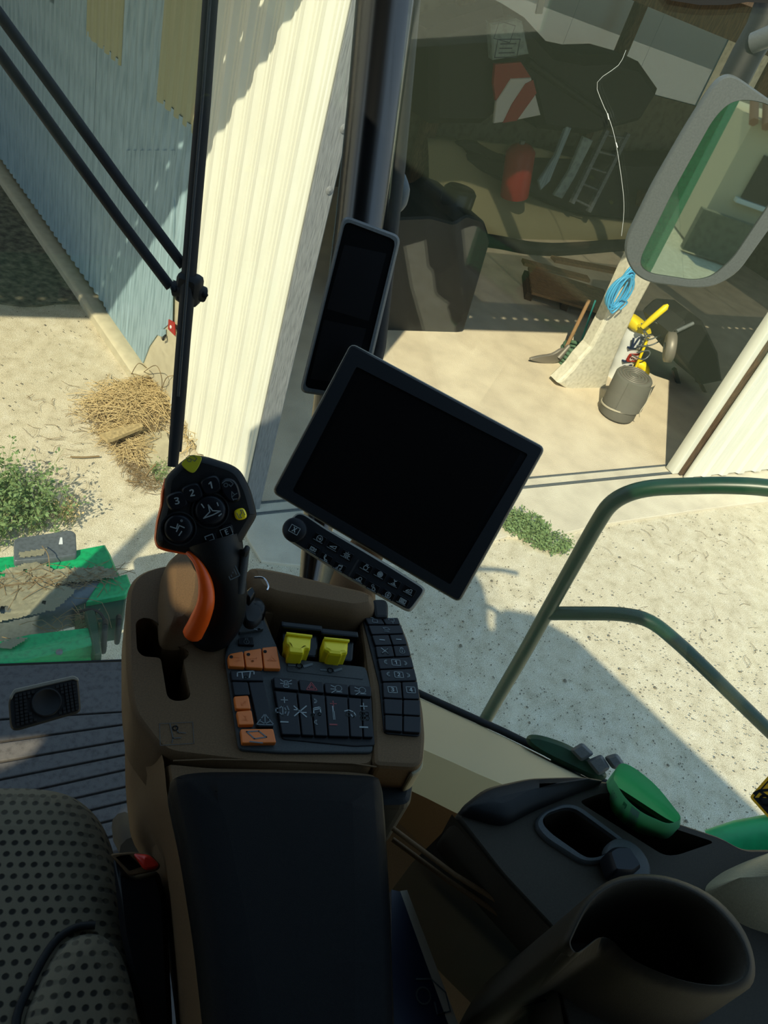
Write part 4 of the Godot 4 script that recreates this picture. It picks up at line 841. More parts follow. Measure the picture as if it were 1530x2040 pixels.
# ---------------------------------------------------------------- control lever
func build_lever():
	var t := thing("control_lever", "black multi-function control lever with numbered buttons and an orange grip edge", "control lever", Transform3D(Vector3(0.7308, 0.3767, -0.5692), Vector3(-0.6468, 0.6486, -0.4013), Vector3(0.218, 0.6614, 0.7176), Vector3(-0.1395, 2.8767, -0.4593)))
	var head := [Vector2(0.0043, 0.0447), Vector2(-0.0046, 0.0426), Vector2(-0.022, 0.0345), Vector2(-0.0269, 0.0249), Vector2(-0.0307, 0.0158), Vector2(-0.0405, 0.002), Vector2(-0.0472, -0.0103), Vector2(-0.0478, -0.0162), Vector2(-0.0433, -0.021), Vector2(-0.0277, -0.0315), Vector2(-0.0111, -0.0411), Vector2(0.0121, -0.0421), Vector2(0.0236, -0.0326), Vector2(0.0362, -0.0225), Vector2(0.0377, -0.0186), Vector2(0.0398, 0.0013), Vector2(0.0378, 0.0181), Vector2(0.0327, 0.0257), Vector2(0.0149, 0.0396)]
	head = rnd(head, .006, 4)
	put("head", solid(head, [Vector2(.006, -.03), Vector2(.001, -.024), Vector2(0, -.006), Vector2(.002, -.002), Vector2(.006, 0)], 1), "black_plastic", t)
	put("orange_edge", solid(rnd([Vector2(-0.0217, 0.0353), Vector2(-0.0297, 0.0242), Vector2(-0.0336, 0.0148), Vector2(-0.042, 0.0026), Vector2(-0.0485, -0.0103), Vector2(-0.0491, -0.0175), Vector2(-0.0439, -0.0226), Vector2(-0.027, -0.0331), Vector2(-0.0234, -0.0301), Vector2(-0.04, -0.0157), Vector2(-0.0401, -0.0069), Vector2(-0.0292, 0.0109), Vector2(-0.0219, 0.0235)], .003, 4), [Vector2(.002, -.026), Vector2(0, -.022), Vector2(0, -.008), Vector2(.0015, -.005)], 1), "orange_grip", t)
	# neck and grip down to the console
	var ce := [Vector3(-0.1269, 2.8466, -0.4553), Vector3(-0.117, 2.8361, -0.4474), Vector3(-0.1075, 2.823, -0.4433), Vector3(-0.1012, 2.8045, -0.4394), Vector3(-0.0997, 2.7816, -0.4365), Vector3(-0.1039, 2.7603, -0.4335), Vector3(-0.1145, 2.7395, -0.4289), Vector3(-0.1222, 2.7075, -0.4175)]
	var wd := [.025, .022, .0175, .0165, .0175, .016, .010, .008]
	putw("grip", tube(sp(ce, 4), sp_r(wd, 4), 18), "black_plastic", t)
	var oc := [Vector3(-0.1406, 2.8447, -0.4347), Vector3(-0.1302, 2.8438, -0.4296), Vector3(-0.1214, 2.8368, -0.4246), Vector3(-0.1155, 2.825, -0.4208), Vector3(-0.1125, 2.813, -0.4156), Vector3(-0.1137, 2.797, -0.4119), Vector3(-0.1168, 2.78, -0.4094), Vector3(-0.1179, 2.776, -0.4088)]
	putw("grip_stripe", tube(sp(oc, 5), sp_r([.002, .0035, .005, .0065, .0075, .0085, .0088, .003], 5), 12), "orange_grip", t)
	putw("grip_rib", tube([Vector3(-0.0985, 2.852, -0.4535), Vector3(-0.0947, 2.8416, -0.4437), Vector3(-0.0908, 2.8197, -0.436)], [.004, .004, .004], 8), "slate_plastic", t)
	putw("side_switch", box(Vector3(-0.0965, 2.8548, -0.4495), Vector3(.005, .010, .008), .002), "rubber", t)
	put("print", icon("screen", .007, .12), "legend_dim", t, tin(Vector2(0.0011, -0.0563), .003, -1.5))
	# buttons
	var lab := put("rear_label", plate(rnd([Vector2(0.0043, 0.0447), Vector2(0.0123, 0.0397), Vector2(0.0064, 0.033), Vector2(0.0005, 0.0289), Vector2(-0.0038, 0.0332), Vector2(-0.0067, 0.0403)], .003, 3), -.0005, .0012, .0005), "yellow_label", t)
	put("symbol", icon("flow", .005, .1), "legend_dim", lab, tin(Vector2(0.0033, 0.0407), .0016))
	for q in [[Vector2(-0.0197, 0.0126), "3"], [Vector2(-0.0061, 0.0146), "2"], [Vector2(0.0101, 0.0153), "1"]]:
		var b := put("button", solid(cs([q[0] + Vector2(-.0066, -.006), q[0] + Vector2(.0066, -.006), q[0] + Vector2(.0066, .006), q[0] + Vector2(-.0066, .006)], 5), [Vector2(0, -.001), Vector2(0, .003), Vector2(.0015, .0045)], 1), "key_black", t)
		text(q[1], .006, "legend", b, tin(q[0], .0048, -.15), "digit")
	var hb := put("rocker", solid(rnd([Vector2(0.0169, 0.015), Vector2(0.023, 0.0173), Vector2(0.0288, 0.0142), Vector2(0.0309, 0.0081), Vector2(0.0297, -0.0022), Vector2(0.0258, -0.0056), Vector2(0.0189, -0.003), Vector2(0.0164, 0.0055)], .003, 3), [Vector2(0, -.001), Vector2(0, .003), Vector2(.0015, .0045)], 1), "key_black", t)
	put("symbol", icon("flow", .005, .15), "legend_dim", hb, tin(Vector2(0.0234, 0.0113), .0048))
	put("symbol", icon("horn", .004, .15), "legend_dim", hb, tin(Vector2(0.0248, 0.001), .0048))
	for q in [[Vector2(-0.0265, -0.009), .0125, "dots"], [Vector2(0.0024, -0.004), .0135, "plane"]]:
		put("hat_ring", lathe([Vector2(q[1] + .0015, -.001), Vector2(q[1] + .0018, .0015), Vector2(q[1], .0008), Vector2(q[1], -.001)], 28), "rubber", t, Transform3D(Basis(Vector3.RIGHT, PI / 2), Vector3(q[0].x, q[0].y, 0)))
		var hat := put("hat_switch", lathe([Vector2(q[1] - .001, -.001), Vector2(q[1] - .001, .003), Vector2(q[1] - .003, .005), Vector2(.004, .0042), Vector2(.0001, .0042)], 26), "key_black", t, Transform3D(Basis(Vector3.RIGHT, PI / 2), Vector3(q[0].x, q[0].y, 0)))
		put("symbol", icon(q[2], q[1] * .6, .12), "legend", hat, Transform3D(Basis(Vector3.RIGHT, -PI / 2), Vector3(0, .0052, 0)))
	var yb := put("yellow_button", solid(rnd([Vector2(0.0203, -0.0107), Vector2(0.0274, -0.0107), Vector2(0.029, -0.0135), Vector2(0.0288, -0.0188), Vector2(0.0263, -0.0206), Vector2(0.0205, -0.0197), Vector2(0.0189, -0.0169)], .0025, 3), [Vector2(0, -.001), Vector2(0, .003), Vector2(.0015, .0045)], 1), "yellow", t, Transform3D(), "yellow square button")
	put("symbol", icon("swap", .0045, .12), "legend_dim", yb, tin(Vector2(0.0243, -0.0154), .0048))
	for q in [[[Vector2(0.0064, -0.0189), Vector2(0.0151, -0.02), Vector2(0.0137, -0.0284), Vector2(0.0051, -0.0269)], Vector2(0.0083, -0.0254), "E"], [[Vector2(-0.0084, -0.0212), Vector2(0.0003, -0.0223), Vector2(-0.0011, -0.0307), Vector2(-0.0101, -0.0291)], Vector2(-0.0059, -0.0262), ""]]:
		var b := put("button", solid(rnd(q[0], .002, 3), [Vector2(0, -.001), Vector2(0, .002), Vector2(.001, .003)], 1), "key_black", t)
		if q[2]:
			text(q[2], .0045, "legend", b, tin(q[1], .0034), "letter")
			put("symbol", icon("frame", .0045, .1), "legend", b, tin(q[1], .0034))
		else: put("symbol", icon("flag", .005, .16), "legend", b, tin(q[1], .0034))

func sp_r(r: Array, k: int) -> Array:
	var o := []
	for i in r.size() - 1:
		for j in k: o.append(lerpf(r[i], r[i + 1], float(j) / k))
	o.append(r[-1])
	return o

# ---------------------------------------------------------------- displays
func build_displays():
	var t := thing("touch_display", "large tilted black touch display on a bracket above the console", "display", Transform3D(Vector3(0.9889, -0.1143, 0.0944), Vector3(0.1478, 0.8136, -0.5624), Vector3(-0.0125, 0.5701, 0.8215), Vector3(0.0123, 2.7413, -0.805)))
	var o := rnd([Vector2(-0.1453, 0.1082), Vector2(0.138, 0.1111), Vector2(0.1399, -0.1167), Vector2(-0.1435, -0.1094)], .007, 4)
	put("back_shell", solid(inset(ccw(o), -.002), [Vector2(.012, -.03), Vector2(.002, -.018), Vector2(0, -.0075), Vector2(.001, -.0065)], 1), "bezel_edge", t)
	put("bezel", holed(o, [rnd([Vector2(-0.1256, 0.086), Vector2(0.1233, 0.0941), Vector2(0.1186, -0.1028), Vector2(-0.1216, -0.0958)], .003, 3)], -.006, 0, .002, .004), "bezel", t)
	put("screen_frame", plate(rnd([Vector2(-0.1256, 0.086), Vector2(0.1233, 0.0941), Vector2(0.1186, -0.1028), Vector2(-0.1216, -0.0958)], .003, 3), -.0055, -.0035), "gloss_black", t)
	put("screen", plate(rnd([Vector2(-0.1163, 0.0852), Vector2(0.1144, 0.0914), Vector2(0.1085, -0.0941), Vector2(-0.1178, -0.0891)], .002, 3), -.004, -.0028), "screen", t)
	put("bracket", beam(at_of(Transform3D(Vector3(0.9889, -0.1143, 0.0944), Vector3(0.1478, 0.8136, -0.5624), Vector3(-0.0125, 0.5701, 0.8215), Vector3(0.0123, 2.7413, -0.805)), Vector3(.02, -.02, -.03)), at_of(Transform3D(Vector3(0.9889, -0.1143, 0.0944), Vector3(0.1478, 0.8136, -0.5624), Vector3(-0.0125, 0.5701, 0.8215), Vector3(0.0123, 2.7413, -0.805)), Vector3(.03, -.05, -.12)), .06, .05), "rubber", t, Transform3D(Vector3(0.9889, -0.1143, 0.0944), Vector3(0.1478, 0.8136, -0.5624), Vector3(-0.0125, 0.5701, 0.8215), Vector3(0.0123, 2.7413, -0.805)).affine_inverse())
	# key strip under it
	var b := thing("display_keypad", "slim black key strip with a round knob along the display's lower edge", "keypad", Transform3D(Vector3(0.9889, -0.1184, 0.0893), Vector3(0.1476, 0.7267, -0.6709), Vector3(0.0146, 0.6767, 0.7362), Vector3(-0.0139, 2.6538, -0.703)))
	var bo := rnd([Vector2(-0.0946, 0.0173), Vector2(-0.0858, 0.0222), Vector2(-0.0509, 0.0197), Vector2(0.0003, 0.019), Vector2(0.0448, 0.0175), Vector2(0.0944, 0.0145), Vector2(0.0986, 0.0096), Vector2(0.0953, -0.0189), Vector2(0.0907, -0.0236), Vector2(0.0021, -0.0234), Vector2(-0.0912, -0.0172), Vector2(-0.0973, -0.0089)], .008, 4)
	put("shell", solid(bo, [Vector2(.004, -.02), Vector2(0, -.014), Vector2(0, -.003), Vector2(.002, -.0005), Vector2(.004, 0)], 1), "bezel_edge", b)
	put("face", plate(inset(ccw(rnd([Vector2(-0.0929, 0.0168), Vector2(-0.0851, 0.0211), Vector2(-0.05, 0.018), Vector2(0.0016, 0.0168), Vector2(0.046, 0.0153), Vector2(0.0925, 0.0127), Vector2(0.0955, 0.0086), Vector2(0.0921, -0.017), Vector2(0.0891, -0.0208), Vector2(0.0006, -0.0206), Vector2(-0.0901, -0.0151), Vector2(-0.0953, -0.0086)], .007, 4)), .0005), -.001, .0006, .0004), "bezel", b)
	var kc := Vector2(-0.084, -0.0016)
	var kn := put("knob", lathe([Vector2(.0155, 0), Vector2(.0155, .009), Vector2(.0135, .0115), Vector2(.0001, .0115)], 28), "key_black", b, Transform3D(Basis(Vector3.RIGHT, PI / 2), Vector3(kc.x, kc.y, 0)))
	put("symbol", icon("frame", .006, .12), "legend", kn, Transform3D(Basis(Vector3.RIGHT, -PI / 2), Vector3(0, .0118, 0)))
	text("X", .0065, "legend", kn, Transform3D(Basis(Vector3.RIGHT, -PI / 2), Vector3(0, .0118, 0)), "letter")
	var ks := [[Vector2(-0.0516, 0.004), "arrow_circle"], [Vector2(-0.0317, 0.0035), "wedge"], [Vector2(-0.0115, 0.0023), "gear"], [Vector2(-0.0523, -0.0116), "camera"], [Vector2(-0.0329, -0.0138), "phone"], [Vector2(-0.0124, -0.0155), "note"], [Vector2(0.017, 0.0007), "tank"], [Vector2(0.0369, 0.0016), "basket"], [Vector2(0.0577, 0.0007), "spray"], [Vector2(0.0793, 0.0011), "harvester"], [Vector2(0.0169, -0.016), "lamp"], [Vector2(0.0371, -0.0171), "cogs"], [Vector2(0.0583, -0.0162), "drop"], [Vector2(0.0781, -0.014), "screen"]]
	for q in ks:
		var k := put("key", plate(rr(.0165, .0098, .0015, q[0], 3), 0, .0028, .0006), "gloss_black", b)
		put("symbol", icon(q[1], .0041, .18), "legend", k, tin(q[0], .0031))
		put("underline", plate([q[0] + Vector2(-.007, -.0043), q[0] + Vector2(.006, -.0043), q[0] + Vector2(.006, -.0035), q[0] + Vector2(-.007, -.0035)], .0026, .0031), "legend_dim", k)
	put("divider", plate([Vector2(0.0027, 0.0044), Vector2(0.0055, 0.0045), Vector2(0.0048, -0.0204), Vector2(0.002, -0.0206)], 0, .0012), "rubber", b)
	# display stand
	var s := thing("display_stand", "dark brown stand rising behind the console under the display", "stand", Vector3(-0.0087, 2.5786, -0.6925))
	putw("column", tube([Vector3(0.0152, 2.5609, -0.6735), Vector3(-0.0022, 2.5758, -0.7183), Vector3(-0.0083, 2.5903, -0.7738), Vector3(0.0041, 2.6268, -0.8188)], [.036, .034, .028, .022], 14), "brown_plastic", s)
	putw("shoulder", tube([Vector3(-0.0219, 2.544, -0.6992), Vector3(-0.0343, 2.5588, -0.7287), Vector3(-0.0421, 2.5694, -0.7669)], [.014, .013, .012], 10), "tan_plastic", s)
	# slim display on the post
	var p := thing("post_display", "slim upright black display with a grey rim on the windscreen post", "display", Transform3D(Vector3(0.9894, -0.0016, -0.1452), Vector3(-0.059, 0.9091, -0.4123), Vector3(0.1327, 0.4165, 0.8994), Vector3(-0.1354, 2.8751, -0.9174)))
	var po := rnd([Vector2(-0.0389, 0.1068), Vector2(0.0394, 0.1034), Vector2(0.0497, -0.1134), Vector2(-0.035, -0.1255)], .011, 5)
	put("rim", holed(po, [rnd([Vector2(-0.0343, 0.1001), Vector2(0.034, 0.0967), Vector2(0.042, -0.1087), Vector2(-0.0303, -0.1172)], .008, 4)], -.014, 0, .003), "grey_housing", p)
	put("face", plate(inset(ccw(rnd([Vector2(-0.0343, 0.1001), Vector2(0.034, 0.0967), Vector2(0.042, -0.1087), Vector2(-0.0303, -0.1172)], .008, 4)), .0002), -.01, -.003), "gloss_black", p)
	put("upper_screen", plate(rnd([Vector2(-0.0279, 0.0725), Vector2(0.0269, 0.0775), Vector2(0.0289, -0.01), Vector2(-0.0283, -0.0104)], .001, 2), -.0035, -.0024), "screen_dim", p)
	put("lower_screen", plate(rnd([Vector2(-0.0284, -0.025), Vector2(0.0284, -0.0202), Vector2(0.0286, -0.0641), Vector2(0.0226, -0.0969), Vector2(-0.0255, -0.104)], .001, 2), -.0035, -.0024), "screen_dim", p)
	put("clamp", box(Vector3(.012, .02, -.03), Vector3(.03, .08, .03), .004), "rubber", p)

func at_of(f: Transform3D, v: Vector3) -> Vector3: return f * v

# ---------------------------------------------------------------- side ledge
func ring_surf(g: G, rings: Array, s := 1):
	for i in rings.size() - 1: skin(g, rings[i], rings[i + 1], s)
func grow(r: Array, k: float, dy := 0.0) -> Array:
	var c := Vector3.ZERO
	for p in r: c += p
	c /= r.size()
	var o := []
	for p in r: o.append(c + (p - c) * k + Vector3(0, dy, 0))
	return o
func cs3(p: Array, k := 4) -> Array:
	var o := []
	var n := p.size()
	for i in n:
		for j in k:
			var a: Vector3 = p[i]
			o.append(a.cubic_interpolate(p[(i + 1) % n], p[(i + n - 1) % n], p[(i + 2) % n], float(j) / k))
	return o

func build_ledge():
	var t := thing("side_ledge", "dark moulded side ledge with storage wells and a deep cup holder by the right window", "side console", Transform3D(Vector3(1, 0, 0), Vector3(0, 0, -1), Vector3(0, 1, 0), Vector3(0.2464, 2.8, -0.3348)))
	var bin := rnd([Vector2(-0.0508, 0.0052), Vector2(-0.0471, 0.0131), Vector2(-0.0326, 0.024), Vector2(-0.0242, 0.026), Vector2(0.0134, 0.0125), Vector2(0.0108, 0.0073), Vector2(-0.0041, -0.0056), Vector2(-0.0142, -0.0105), Vector2(-0.044, -0.001)], .006, 4)
	var tray := rnd([Vector2(-0.0201, 0.0366), Vector2(-0.0003, 0.0523), Vector2(0.0183, 0.0588), Vector2(0.0589, 0.0445), Vector2(0.098, 0.0462), Vector2(0.0623, 0.0216), Vector2(0.0511, 0.0174)], .006, 4)
	var top := rnd([Vector2(-0.1182, -0.013), Vector2(-0.0988, 0.0147), Vector2(-0.0639, 0.0379), Vector2(-0.0213, 0.0566), Vector2(0.0088, 0.0684), Vector2(0.0609, 0.0525), Vector2(0.1057, 0.0544), Vector2(0.1225, 0.0502), Vector2(0.1604, 0.0644), Vector2(0.2702, 0.074), Vector2(0.2106, -0.0978), Vector2(-0.0082, -0.1617), Vector2(-0.0364, -0.0983), Vector2(-0.0339, -0.0722), Vector2(-0.0769, -0.0459)], .008, 4)
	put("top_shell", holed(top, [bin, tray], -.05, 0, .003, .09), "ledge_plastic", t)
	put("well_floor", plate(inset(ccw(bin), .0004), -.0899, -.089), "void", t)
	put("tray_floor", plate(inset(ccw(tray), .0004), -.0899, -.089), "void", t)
	var rim := rnd([Vector2(-0.0571, 0.0011), Vector2(-0.0513, 0.0132), Vector2(-0.0344, 0.0278), Vector2(-0.0217, 0.0314), Vector2(0.0193, 0.0156), Vector2(0.0165, 0.007), Vector2(-0.0017, -0.0095), Vector2(-0.0169, -0.0159), Vector2(-0.0485, -0.0076)], .007, 4)
	var rim_in := rnd([Vector2(-0.0516, 0.0045), Vector2(-0.0476, 0.0134), Vector2(-0.0326, 0.0245), Vector2(-0.0238, 0.0266), Vector2(0.0142, 0.0128), Vector2(0.0112, 0.0066), Vector2(-0.0041, -0.0064), Vector2(-0.0146, -0.0115), Vector2(-0.0447, -0.0017)], .006, 4)
	put("well_rim", holed(rim, [rim_in], -.002, .004, .0015), "slate_plastic", t)
	put("hood", solid(rnd([Vector2(-0.1182, -0.013), Vector2(-0.0988, 0.0147), Vector2(-0.0639, 0.0379), Vector2(-0.0213, 0.0566), Vector2(0.0029, 0.0631), Vector2(-0.0253, 0.04), Vector2(-0.0579, 0.0124), Vector2(-0.0805, -0.01)], .01, 4), [Vector2(0, -.03), Vector2(0, .004), Vector2(.004, .010), Vector2(.012, .012)], 1), "black_plastic", t)
	# flank falling to the floor, with two grooves
	var a := [Vector3(0.1263, 2.8, -0.3211), Vector3(0.1695, 2.8, -0.2888), Vector3(0.2125, 2.8, -0.2626), Vector3(0.2137, 2.8, -0.2315), Vector3(0.2287, 2.8, -0.1703)]
	var b := [Vector3(0.1309, 2.76, -0.3279), Vector3(0.1764, 2.76, -0.2977), Vector3(0.2202, 2.76, -0.2722), Vector3(0.2237, 2.76, -0.2412), Vector3(0.2402, 2.76, -0.1819)]
	var c := [Vector3(0.1369, 2.64, -0.3616), Vector3(0.196, 2.64, -0.3272), Vector3(0.2506, 2.64, -0.2953), Vector3(0.262, 2.64, -0.2609), Vector3(0.2827, 2.64, -0.1882)]
	var d := [Vector3(0.1641, 2.38, -0.4425), Vector3(0.2511, 2.38, -0.3906), Vector3(0.3298, 2.38, -0.3527), Vector3(0.357, 2.38, -0.3128), Vector3(0.3853, 2.38, -0.2202)]
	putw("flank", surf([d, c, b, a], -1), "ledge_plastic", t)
	put("flank_groove", tube([Vector3(0.0903, 2.77, -0.3114), Vector3(0.1431, 2.77, -0.294), Vector3(0.1817, 2.77, -0.2858), Vector3(0.2234, 2.77, -0.2756)], .0022, 6), "brown_plastic", t, Transform3D(Vector3(1, 0, 0), Vector3(0, 0, -1), Vector3(0, 1, 0), Vector3(0.2464, 2.8, -0.3348)).affine_inverse())
	put("flank_groove", tube([Vector3(0.0939, 2.76, -0.3087), Vector3(0.1406, 2.76, -0.2937), Vector3(0.1799, 2.76, -0.2837), Vector3(0.224, 2.76, -0.2738)], .0022, 6), "brown_plastic", t, Transform3D(Vector3(1, 0, 0), Vector3(0, 0, -1), Vector3(0, 1, 0), Vector3(0.2464, 2.8, -0.3348)).affine_inverse())
	# cup holder
	var rimp := cs3([Vector3(0.1861, 2.885, -0.2213), Vector3(0.1953, 2.89, -0.242), Vector3(0.2149, 2.89, -0.2601), Vector3(0.2418, 2.89, -0.2701), Vector3(0.2681, 2.89, -0.2688), Vector3(0.2855, 2.89, -0.257), Vector3(0.2928, 2.888, -0.2433), Vector3(0.2889, 2.886, -0.2315), Vector3(0.2747, 2.884, -0.2237), Vector3(0.2514, 2.882, -0.22), Vector3(0.2265, 2.878, -0.2235), Vector3(0.2142, 2.878, -0.2295), Vector3(0.2061, 2.878, -0.229), Vector3(0.1973, 2.878, -0.2204), Vector3(0.1914, 2.879, -0.2153), Vector3(0.1863, 2.882, -0.2163)])
	var outer := cs3([Vector3(0.1859, 2.87, -0.2252), Vector3(0.1985, 2.875, -0.2516), Vector3(0.22, 2.878, -0.2715), Vector3(0.2506, 2.878, -0.283), Vector3(0.2808, 2.878, -0.2823), Vector3(0.3003, 2.878, -0.2693), Vector3(0.3085, 2.875, -0.252), Vector3(0.3059, 2.87, -0.2367), Vector3(0.2861, 2.866, -0.2255), Vector3(0.2609, 2.862, -0.2208), Vector3(0.2345, 2.858, -0.2223), Vector3(0.2186, 2.858, -0.227), Vector3(0.2122, 2.858, -0.2278), Vector3(0.2042, 2.858, -0.2222), Vector3(0.1954, 2.86, -0.2177), Vector3(0.1882, 2.864, -0.219)])
	var g := G.new()
	rimp.reverse(); outer.reverse()
	ring_surf(g, [grow(outer, 1.12, -.16), grow(outer, 1.04, -.06), outer, grow(rimp, 1.035, .001), rimp, grow(rimp, .96, -.006), grow(rimp, .86, -.10)], 1)
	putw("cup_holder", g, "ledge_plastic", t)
	var g2 := G.new()
	var fl := grow(rimp, .86, -.10)
	var cc := Vector3.ZERO
	for p in fl: cc += p
	cc /= fl.size()
	for i in fl.size(): g2.tri(fl[i], fl[(i + 1) % fl.size()], cc)
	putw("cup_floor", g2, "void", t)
	put("pillar_foot", solid(rnd([Vector2(0.0784, 0.0015), Vector2(0.0967, 0.0215), Vector2(0.1208, 0.04), Vector2(0.1508, 0.0608), Vector2(0.2486, 0.1214), Vector2(0.2634, 0.0546), Vector2(0.1756, -0.0143), Vector2(0.111, -0.0181), Vector2(0.0881, -0.0112)], .012, 4), [Vector2(0, -.05), Vector2(.002, .0), Vector2(.012, .03), Vector2(.03, .05), Vector2(.06, .058)], 1), "tan_plastic", t)
	# socket cap
	var k := thing("socket_cap", "round black socket cap with a finger grip beside the small storage well", "cap", Transform3D(Transform3D(Vector3(1, 0, 0), Vector3(0, 0, -1), Vector3(0, 1, 0), Vector3(0.2464, 2.8, -0.3348)).basis, Vector3(0.2651, 2.8, -0.3328)))
	put("collar", lathe([Vector2(.0185, -.002), Vector2(.018, .004), Vector2(.0155, .006), Vector2(.0001, .006)], 26), "slate_plastic", k, Transform3D(Basis(Vector3.RIGHT, PI / 2), Vector3.ZERO))
	var o: Vector2 = Vector2(0.0187, -0.002)
	var gp2 := []
	for q in [Vector2(-0.0051, -0.0092), Vector2(0.0014, -0.0028), Vector2(0.0127, 0.0014), Vector2(0.0224, -0.0108), Vector2(0.0149, -0.0189), Vector2(0.0001, -0.0236)]: gp2.append(q - o)
	put("grip", solid(rnd(gp2, .003, 3), [Vector2(0, .004), Vector2(0, .017), Vector2(.002, .02)], 1), "key_black", k)
	# loop of green printed film in the tray
	var f := thing("green_film_loop", "curled loop of translucent green printed film standing in the tray", "plastic film", Vector3(0.3036, 2.76, -0.4034))
	var up := cs3([Vector3(0.2416, 2.83, -0.3824), Vector3(0.2384, 2.845, -0.3829), Vector3(0.2425, 2.85, -0.3824), Vector3(0.2534, 2.85, -0.3797), Vector3(0.2694, 2.845, -0.3766), Vector3(0.2877, 2.835, -0.3725), Vector3(0.2998, 2.825, -0.3718), Vector3(0.2929, 2.82, -0.367), Vector3(0.2812, 2.82, -0.3664), Vector3(0.2673, 2.822, -0.3668), Vector3(0.2538, 2.825, -0.3713), Vector3(0.2451, 2.828, -0.3786)])
	var dn := cs3([Vector3(0.2678, 2.75, -0.4195), Vector3(0.2692, 2.755, -0.4233), Vector3(0.2837, 2.75, -0.4258), Vector3(0.3052, 2.745, -0.4209), Vector3(0.3215, 2.745, -0.4133), Vector3(0.3365, 2.745, -0.4103), Vector3(0.3429, 2.745, -0.4079), Vector3(0.3319, 2.745, -0.3948), Vector3(0.3183, 2.745, -0.393), Vector3(0.3007, 2.745, -0.3948), Vector3(0.2841, 2.745, -0.4009), Vector3(0.2705, 2.75, -0.4076)])
	up.reverse(); dn.reverse()
	var fg := G.new()
	var mid := []
	for i in up.size(): mid.append(up[i].lerp(dn[i], .5) + (up[i] - grow(up, .9)[i]) * .3)
	ring_surf(fg, [dn, mid, up], 1)
	ring_surf(fg, [grow(up, .985), grow(mid, .985), grow(dn, .985)], 1)
	ring_surf(fg, [up, grow(up, .985)], 1)
	putw("film", fg, "green_film", f)
	var n := up.size()
	for q in [[9, 12, .03, .97, "film_band"], [3, 6, .2, .8, "green_film_dark"], [7, 9, .1, .9, "green_film_dark"], [12, 18, .35, .55, "green_film_dark"], [13, 17, .62, .8, "green_film_dark"]]:
		var r0 := []; var r1 := []
		for i in range(q[0], q[1]):
			var ii: int = i % n
			r0.append(grow(dn, 1.012)[ii].lerp(grow(up, 1.012)[ii], 1.0 - q[3])); r1.append(grow(dn, 1.012)[ii].lerp(grow(up, 1.012)[ii], 1.0 - q[2]))
		putw("print_patch", surf([r0, r1], 1), q[4], f)
	# handbook beside the arm rest
	var bk := thing("handbook", "dark blue handbook with pale page edges slipped beside the arm rest", "book", Vector3(0.2038, 2.5, -0.3301))
	putw("cover", solid_w([Vector3(0.1238, 2.64, -0.3322), Vector3(0.1317, 2.64, -0.3332), Vector3(0.1925, 2.64, -0.2446), Vector3(0.2117, 2.64, -0.2145), Vector3(0.1539, 2.64, -0.1972)], Vector3(0, -.02, 0)), "navy_cover", bk)
	putw("pages", solid_w([Vector3(0.1316, 2.64, -0.3337), Vector3(0.1376, 2.64, -0.3368), Vector3(0.2012, 2.64, -0.2463), Vector3(0.2196, 2.64, -0.2168), Vector3(0.2117, 2.64, -0.2145), Vector3(0.1927, 2.64, -0.2436)], Vector3(0, -.02, 0)), "page", bk)
	put("scrawl", icon("flow", .02, .06), "legend_dim", bk, Transform3D(Transform3D(Vector3(1, 0, 0), Vector3(0, 0, -1), Vector3(0, 1, 0), Vector3(0.2464, 2.8, -0.3348)).basis, Vector3(0.1755, 2.641, -0.2591) - Vector3(0.2038, 2.5, -0.3301)))

func solid_w(p: Array, down: Vector3) -> G:  # flat many-sided block in space, ccw from above
	var g := G.new()
	var v2 := []
	for q in p: v2.append(Vector2(q.x, -q.z))
	var pts := p.duplicate()
	if area(v2) < 0: pts.reverse(); v2.reverse()
	var idx := Geometry2D.triangulate_polygon(PackedVector2Array(v2))
	for i in range(0, idx.size(), 3):
		var a: int = idx[i]; var b: int = idx[i + 1]; var c: int = idx[i + 2]
		if (v2[b] - v2[a]).cross(v2[c] - v2[a]) < 0:
			var s := b; b = c; c = s
		g.tri(pts[a], pts[b], pts[c]); g.tri(pts[a] + down, pts[c] + down, pts[b] + down)
	var lo := []
	for q in pts: lo.append(q + down)
	skin(g, lo, pts)
	return g

